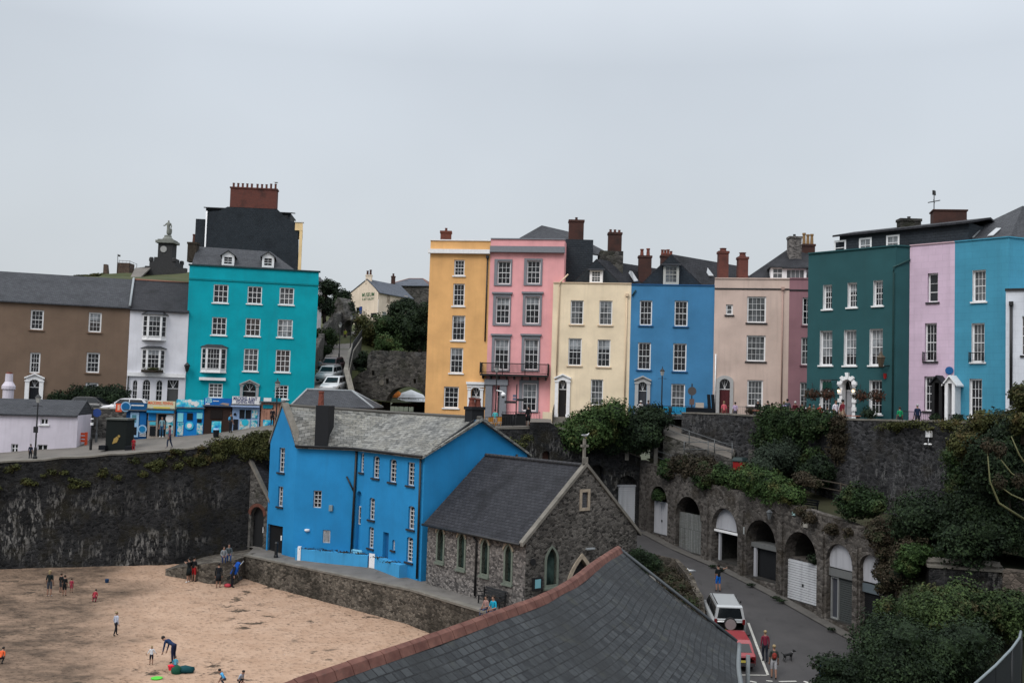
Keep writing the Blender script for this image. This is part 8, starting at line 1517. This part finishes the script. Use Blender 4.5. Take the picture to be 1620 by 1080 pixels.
# ivy along the harbour wall top
ivb = []; r = random.Random(9)
for i in range(70):
    px = r.choice([r.uniform(-40, 300), r.uniform(240, 420), r.uniform(300, 425)]); t_ = lerp([(a, i_) for i_, (a, b, c) in enumerate(hwp)], px); k = int(min(t_, len(hwp)-2)); w_ = HWT[k].lerp(HWT[k+1], t_-k); dn = r.uniform(.1, 1.6) if px > 230 else r.uniform(.3, 2.2); s2 = r.uniform(.22, .5)*(1.5 if px > 330 else .75); ivb.append((w_+V((0, -.1, -dn*(.4 if px > 350 else 1)+(.15 if px > 330 else 0))), (s2*1.5, .16, s2*.8)))
leafcloud('ivy', ivb, 9000, .15, LEAF_Y, None, 'olive weeds and ivy hanging from the top of the harbour wall', 'ivy', seed=4, kind=None, core=.45)
ivb = [(pY(r.uniform(385, 424), r.uniform(684, 720), 74.2), (r.uniform(.4, .8), .35, r.uniform(.3, .6))) for _ in range(14)]; leafcloud('ivy', ivb, 4200, .17, LEAF_Y, None, 'thick leafy ivy at the right end of the harbour wall by the blue house', 'ivy', seed=5)
leafcloud('ivy', [(pY(r.uniform(790, 838), r.uniform(690, 716), 78), (.6, .25, .35)) for _ in range(7)], 1500, .14, LEAF_Y, None, 'weeds on the mossy quay wall above the blue gable', 'ivy', seed=6, core=.4)
# castle hill trees
def htree(label, box, Y, k, n, size, mat, seed, base_y=None, depth=3, rr=(.22, .36)):
    bl = clump(*box, Y, k, seed, rr, depth); b = pY((box[0]+box[1])/2, base_y or box[3]+8, Y); return tree('tree', label, 'tree', b, bl, n, size, mat, .3, 'trees on the castle hill', seed=seed)
htree('dark rounded tree just right of the teal house', (498, 528, 446, 500), 136, 8, 7000, .30, LEAF_D, 11); htree('dark tree left of the museum gable', (520, 554, 446, 500), 150, 8, 6000, .32, LEAF_D, 12)
htree('green bushy tree low beside the teal house', (497, 526, 498, 550), 128, 7, 5000, .28, LEAF, 13, 560); htree('dark pine in front of the museum side wall', (620, 652, 466, 510), 150, 7, 5000, .30, LEAF_D, 14, 520)
htree('big dark tree against the ochre house', (640, 684, 478, 560), 128, 12, 10000, .28, LEAF_D, 15, 575); htree('broad green tree above the castle ruin', (596, 662, 500, 548), 132, 13, 11000, .28, LEAF, 16, 560)
htree('olive brown bush right of the castle gate', (563, 612, 498, 552), 138, 11, 8000, .26, LEAF_Y, 17, 560, rr=(.24, .38)); htree('bright green bush on top of the castle ruin', (592, 640, 532, 562), 113, 8, 5000, .22, LEAF_B, 18, 566)
leafcloud('shrub', clump(563, 582, 555, 610, 112, 9, 19, (.2, .4), 1), 4500, .22, LEAF_D, None, 'dark shrubs between the road wall and the castle ruin', 'shrub', seed=19); leafcloud('shrub', clump(497, 522, 545, 560, 124, 6, 20, (.3, .5), 1), 2500, .22, LEAF_D, None, 'low green shrubs along the left wall of the climbing road', 'shrub', seed=20)
leafcloud('grass_tussocks', [(V((x, 188, hill(x, 188)+.15)), (r.uniform(.8, 1.6), 1, .3)) for x in [r.uniform(-83, -78) for _ in range(12)]], 2500, .28, LEAF_Y, None, 'rough tussocks on the left edge of the hilltop', 'grass', seed=21, kind='stuff')
# the big bush in front of the cream and blue houses
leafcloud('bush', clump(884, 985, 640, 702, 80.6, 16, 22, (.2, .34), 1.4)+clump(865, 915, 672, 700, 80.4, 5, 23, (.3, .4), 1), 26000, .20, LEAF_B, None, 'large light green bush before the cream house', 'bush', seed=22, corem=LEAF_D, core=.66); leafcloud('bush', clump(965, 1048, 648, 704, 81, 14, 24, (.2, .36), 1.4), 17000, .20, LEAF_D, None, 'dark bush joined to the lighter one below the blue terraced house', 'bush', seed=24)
leafcloud('creeper', [(pY(r.uniform(900, 1028), r.uniform(688, 712)+0, 80.3), (.9, .4, .4)) for _ in range(16)], 5000, .18, LEAF_D, None, 'creeper spilling over the wall below the big bush', 'creeper', seed=25)
# above the arcade
def arc(px, py, lift=0): return FAR.p(*FAR.hit(px, py), .1+lift)
def cloudat(name, label, cat, pts, n, size, mat, seed, off=-.6, **k): rr_ = random.Random(seed); leafcloud(name, [(FAR.p(*FAR.hit(x, y), off+rr_.uniform(-.6, .5)), (s_*rr_.uniform(.8, 1.3), s_*.8, s_*rr_.uniform(.6, .9))) for x, y, s_ in pts], n, size, mat, None, label, cat, seed=seed, **k)
cloudat('shrub', 'reddish green shrub at the left end of the arcade top', 'shrub', [(1050, 738, .9), (1070, 735, 1.1), (1090, 732, 1.1), (1105, 740, 1.2), (1085, 750, .9), (1062, 750, .7), (1120, 750, 1.0)], 8500, .17, LEAF_R, 31, corem=LEAF_D)
cloudat('shrub', 'green shrub hanging below the ramp at the left arcade top', 'shrub', [(1040, 734, .6), (1058, 745, .7), (1100, 752, .8), (1118, 758, .9), (1135, 748, .9), (1130, 764, .6)], 7000, .16, LEAF, 32, off=-.2)
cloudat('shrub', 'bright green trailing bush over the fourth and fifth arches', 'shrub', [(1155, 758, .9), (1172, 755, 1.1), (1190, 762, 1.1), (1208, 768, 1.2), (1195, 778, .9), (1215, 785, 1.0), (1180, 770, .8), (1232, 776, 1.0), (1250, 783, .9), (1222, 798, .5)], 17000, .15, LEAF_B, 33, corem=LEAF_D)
cloudat('rose_bush', 'rose bush with pink blooms on the garden terrace', 'bush', [(1240, 757, .6), (1255, 760, .6), (1268, 764, .5)], 2200, .14, LEAF_R, 34, off=-1.5)
cloudat('shrub', 'round green shrub over the pier between the seventh and sixth arches', 'shrub', [(1335, 792, .8), (1350, 786, .9), (1362, 792, .9), (1345, 806, .8), (1375, 800, .6), (1358, 812, .5)], 9000, .15, LEAF, 35)
cloudat('ivy', 'brown and russet growth hanging over the last two arches', 'ivy', [(1390, 832, .6), (1402, 848, .7), (1378, 844, .4), (1406, 872, .6), (1402, 895, .5), (1409, 905, .6), (1408, 930, .5), (1320, 836, .5), (1345, 842, .5), (1290, 818, .5), (1270, 808, .5)], 8000, .14, LEAF_R, 36, off=.15, corem=LEAF_D, core=.55)
cloudat('ivy', 'ivy clump filling the top of the second arch', 'ivy', [(1040, 780, .45), (1047, 785, .4), (1036, 786, .35)], 1500, .13, LEAF, 37, off=-.2)
cloudat('weeds', 'weeds growing on the ledge inside the sixth arch', 'weeds', [(1284, 884, .45), (1288, 874, .4)], 700, .12, LEAF_D, 38, off=-.4)
# big ivy over the terrace wall
fw1 = Fac(WL[1], WL[2]); iv = []; r = random.Random(40)
for i in range(46):
    x, y = r.uniform(1214, 1318), r.uniform(653, 742)
    if y > 700 and x > 1300: continue
    iv.append((fw1.p(*fw1.hit(x, y), .25+r.uniform(0, .4)), (r.uniform(.6, 1.1), .45, r.uniform(.5, .9))))
leafcloud('ivy', iv, 26000, .17, LEAF, None, 'thick green ivy cloaking the terrace wall below the beige and mauve houses', 'ivy', seed=40, corem=LEAF_D)
leafcloud('shrub', clump(1192, 1268, 704, 756, 72, 12, 41, (.22, .38), 1.5), 14000, .15, leafmat('leaf_grey_green', (.012, .02, .013), (.030, .045, .030), (.06, .085, .055)), None, 'grey-green feathery shrub beside the stone pillar', 'shrub', seed=41)
leafcloud('shrub', clump(1265, 1318, 724, 775, 70, 8, 42, (.24, .4), 1.2), 9000, .15, LEAF_D, None, 'dark shrub at the foot of the terrace wall', 'shrub', seed=42)
f3 = Fac(WL[2], WL[3]); leafcloud('ivy', [(f3.p(*f3.hit(r.uniform(1318, 1345), r.uniform(664, 730)), .1), (.6, .25, .6)) for _ in range(14)], 3500, .15, LEAF_R, None, 'dry brown creeper at the left end of the dark terrace wall', 'creeper', seed=43, core=.4)
f4 = Fac(WL[3], WL[4]); leafcloud('ivy', [(f4.p(*f4.hit(r.uniform(1400, 1545), r.uniform(667, 680)), .05), (.9, .2, .22)) for _ in range(22)], 3500, .13, LEAF_Y, None, 'dry growth along the top of the dark terrace wall', 'creeper', seed=44, core=.3)
# bench in the garden
p = pY(1277, 790, 66); bench('dark wooden garden bench on the planted terrace', V((p.x, 66, gard_z(0, 66))), -60, 1.5, DKP)
railing('fence', 'low timber rail fence along the garden terrace', [pY(1290, 780, 65), pY(1330, 788, 63), pY(1395, 805, 60)], .9, BARK, bars=False, r=.04, cat='fence')
# right-hand slope of bushes
def mass(name, label, cat, box, Y, k, n, size, mat, seed, depth=2, rr=(.2, .34), trunk=True, **kw):
    bl = clump(*box, Y, k, seed, rr, depth)
    if not trunk: return leafcloud(name, bl, n, size, mat, None, label, cat, seed=seed, **kw)
    return tree(name, label, cat, pY((box[0]+box[1])/2, box[3]+4, Y), bl, n, size, mat, .18, seed=seed)
bankm = asph('bank_soil', (.02, .024, .014), (.035, .04, .02), 1)
BK = [(22.2, 55.5), (24, 60), (75, 42), (75, 28), (15.0, 28), (14.6, 42), (17, 48)]
def bank_z(x, y):
    e_ = min(1, max(0, ((x-14.6)*.8+(y-42)*.05)/7)); return road_z(x, y)*(1-e_)+e_*lerp([(28, 2.2), (40, 3.2), (48, 4.2), (56, 5.8), (62, 6.8)], y)+.1*mn.noise(V((x, y, 0)))
sheet('bank', [(x, y) for x, y in BK], lambda x, y: bank_z(x, y)+.03, bankm, 1.5)
mass('evergreen_tree', 'tall dark evergreen rising at the right edge before the white house', 'tree', (1548, 1640, 640, 800), 52, 16, 26000, .16, LEAF_D, 51); mass('evergreen_tree', 'feathery olive evergreen before the cyan house', 'tree', (1520, 1600, 652, 740), 54, 12, 20000, .15, LEAF_Y, 52)
mass('evergreen_tree', 'brownish feathery top of the conifer at the right edge', 'tree', (1590, 1650, 600, 690), 50, 9, 12000, .14, LEAF_Y, 53); mass('bush', 'very dark rounded bush below the dark terrace wall', 'bush', (1418, 1528, 785, 905), 58, 16, 26000, .15, LEAF_D, 54, trunk=False); mass('bush', 'dark mass of shrubs under the evergreens at the right', 'bush', (1500, 1640, 770, 885), 54, 18, 28000, .16, LEAF_D, 55, trunk=False)
mass('bush', 'bright green shrub beside the end of the arcade', 'bush', (1424, 1490, 856, 905), 54.5, 9, 10000, .14, LEAF_B, 56, trunk=False, depth=1); mass('bush', 'russet undergrowth around the fence stakes by the last arch', 'bush', (1412, 1455, 850, 960), 55.5, 10, 8000, .13, LEAF_R, 57, trunk=False, depth=.8, corem=LEAF_D)
mass('bush', 'mid green shrubs on the slope left of the evergreens', 'bush', (1500, 1560, 700, 800), 57, 10, 12000, .15, LEAF, 58, trunk=False)
# bare arching branches
r_ = thing('bare_branches', 'pale bare arching stems in front of the evergreens', 'plant', pY(1600, 830, 45))
for pts in (((1562, 712), (1566, 760), (1580, 795), (1622, 822)), ((1580, 722), (1600, 748), (1640, 775)), ((1600, 690), (1612, 718), (1640, 760)), ((1570, 760), (1600, 782), (1640, 800))): MB().tube([pY(x, y, 45) for x, y in pts], [.02, .035, .05, .06][:len(pts)], 5).build('stem', plain('pale_stem', (.17, .17, .08)), r_)
for x, y in ((1563, 705), (1582, 712), (1612, 760), (1580, 762)): leafcloud('seed_head', [(pY(x, y, 45), (.3, .2, .34))], 420, .11, LEAF_R, r_, core=0)
# stone platform with boulders
q = [pY(1468, 905, 53), pY(1590, 905, 52)]; fp = Fac(q[0].xy, q[1].xy); b = fp.rect(1470, 901, 1592, 950); r_ = thing('stone_platform', 'dark stone block wall with loose rocks along its top', 'wall', fp.p(2, b[1])); MB().fbox(fp, b[0], b[1]-2, b[2], b[3], -2.5, 0).build('block', RST, r_); c_ = MB(); rr_ = random.Random(5)
MB().fbox(fp, b[0]-.1, b[3]+.003, b[2], b[3]+.12, -2.5, .1).build('top_slab', COPE, r_); a = fp.hit(1525, 930); MB().fbox(fp, a[0]-.25, a[1]-.25, a[0]+.3, a[1]+.2, .01, .05).build('patch', plain('patch_brown', (.06, .035, .025)), r_)
for i, x in enumerate((1476, 1484, 1492, 1500, 1506, 1515, 1524, 1533, 1544, 1556, 1565, 1578)): u = fp.hit(x, 895)[0]; s2 = rr_.uniform(.12, .3); tag(MB().ell(fp.p(u, b[3]+.12+s2*.5, -.4-rr_.uniform(0, .3)), (s2*1.3, s2, s2*.8), 0, 8, 6, .5, False).build('rock', COPE), ['large pale rock at the left end of the dark block wall', 'small rock second along the dark block wall', 'small rock third along the dark block wall', 'grey rock fourth along the dark block wall', 'grey rock fifth along the dark block wall', 'rock sixth along the dark block wall', 'rock seventh along the dark block wall', 'rock eighth along the dark block wall', 'squarish pale rock ninth along the dark block wall', 'rock tenth along the dark block wall', 'brownish rock eleventh along the dark block wall', 'last rock at the right end of the dark block wall'][i], 'rock', 'rocks lined along the dark block wall')
q = [pY(1586, 912, 50.5), pY(1680, 912, 49)]; fq = Fac(q[0].xy, q[1].xy); b = fq.rect(1586, 907, 1680, 990); tag(MB().fbox(fq, b[0], b[1], b[2], b[3], -1, 0).build('brick_wall', rubble('tan_brick_wall', (.10, .085, .07), (.16, .13, .11), (.12, .10, .085), 3.5)), 'tan coursed wall at the right edge beside the dark block wall', 'wall')
for i, (x, y0, y1) in enumerate(((1417, 918, 950), (1423, 925, 962), (1429, 905, 950))): tag(MB().obox(pY(x, y1, 55.6), V((.14, 0, 0)), V((0, .05, 0)), V((.03, 0, (y1-y0)/28))).build('stake', plain('weathered_stake', (.12, .10, .09))), ['left short weathered stake by the last arch', 'middle weathered stake by the last arch', 'right tall weathered stake by the last arch'][i], 'stake', 'weathered fence stakes')
# lower hedge and fence
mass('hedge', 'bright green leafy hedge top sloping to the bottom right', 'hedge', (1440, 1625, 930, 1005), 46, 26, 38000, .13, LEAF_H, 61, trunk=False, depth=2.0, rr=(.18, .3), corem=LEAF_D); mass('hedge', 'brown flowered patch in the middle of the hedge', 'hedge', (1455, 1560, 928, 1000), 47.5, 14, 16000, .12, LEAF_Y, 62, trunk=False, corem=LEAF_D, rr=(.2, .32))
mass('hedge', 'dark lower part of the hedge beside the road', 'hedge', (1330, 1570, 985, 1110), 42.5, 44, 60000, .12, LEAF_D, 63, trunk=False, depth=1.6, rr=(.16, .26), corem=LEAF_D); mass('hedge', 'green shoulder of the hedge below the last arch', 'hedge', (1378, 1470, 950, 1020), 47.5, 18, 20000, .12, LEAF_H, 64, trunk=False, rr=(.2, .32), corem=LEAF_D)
mass('hedge', 'dark hedge tips at the bottom left of the hedge', 'hedge', (1300, 1380, 1035, 1110), 41, 12, 14000, .11, LEAF_D, 65, trunk=False, rr=(.2, .32), depth=.6)
rp_ = [pY(1539, 1084, 24), pY(1575, 1052, 25), pY(1600, 1026, 26.2), pY(1613, 1008, 27), pY(1615, 998, 28)]; r_ = thing('mesh_fence', 'dark mesh fence panel with a pale top rail at the bottom right corner', 'fence', rp_[0]); MB().tube(rp_, .035, 6).build('rail', plain('pale_rail', (.22, .26, .28), .5), r_); mb = MB()
for a, b in zip(rp_, rp_[1:]): mb.prism([a-V((0, 0, .06)), b-V((0, 0, .06)), b-V((0, 0, 2.2)), a-V((0, 0, 2.2))], (.03, .03, 0))
mb.build('panel', plain('fence_panel', (.018, .022, .026), .6), r_); [MB().tube([p, p-V((0, 0, 2.2))], .04, 6).build('post', IRON, r_) for p in rp_[::2]]
# bits beside the chapel: retaining wall, shrub, bin at the bottom
rw_ = [pZ(1036, 892, 3.6), pZ(1068, 897, 3.4), pZ(1088, 920, 3.1), pZ(1102, 948, 2.6), pZ(1108, 985, 2.2)]; wallrun('curved_wall', 'rough curved stone wall between the road and the near roof', [p.xy for p in rw_], [0]*5, [4.3, 3.9, 3.4, 2.8, 1.8], RSP, .4, None, rough=.12)
leafcloud('shrub', [(pY(x, y, 60), (.6, .6, .5)) for x, y in ((1010, 880), (1022, 885), (1032, 890), (1018, 895))], 4500, .13, LEAF_D, None, 'dark shrub beside the chapel gable', 'shrub', seed=71); leafcloud('ivy', [(pZ(x, y, 3.6), (.8, .8, .5)) for x, y in ((1048, 905), (1062, 915), (1075, 930), (1085, 950), (1060, 925), (1090, 972))], 6500, .12, LEAF_R, None, 'dry brown growth on the curved stone wall', 'creeper', seed=72, corem=LEAF_D)
gull(pZ(1093, 908, 4.3)+V((0, 0, -.0)), 'white gull on the curved wall above the silver car', 200, .32)
leafcloud('weeds', [(FAR.p(u, road_z(0, FAR.p(u, 0).y)+.15, .9), (.3, .14, .1)) for u in (11.5, 12.4, 15.8, 18.4, 18.9, 23.5)], 1200, .08, LEAF_D, None, 'weeds along the kerb of the garages', 'weeds', seed=73, core=.4)
p = on(1302, 1076, road_z); tag(MB().ell(p+V((0, 0, .5)), (.25, .2, .4), 0, 8, 6, .3).build('bag', C(20, 80, 150)), 'blue bag at the hedge foot by the bottom edge', 'bag')
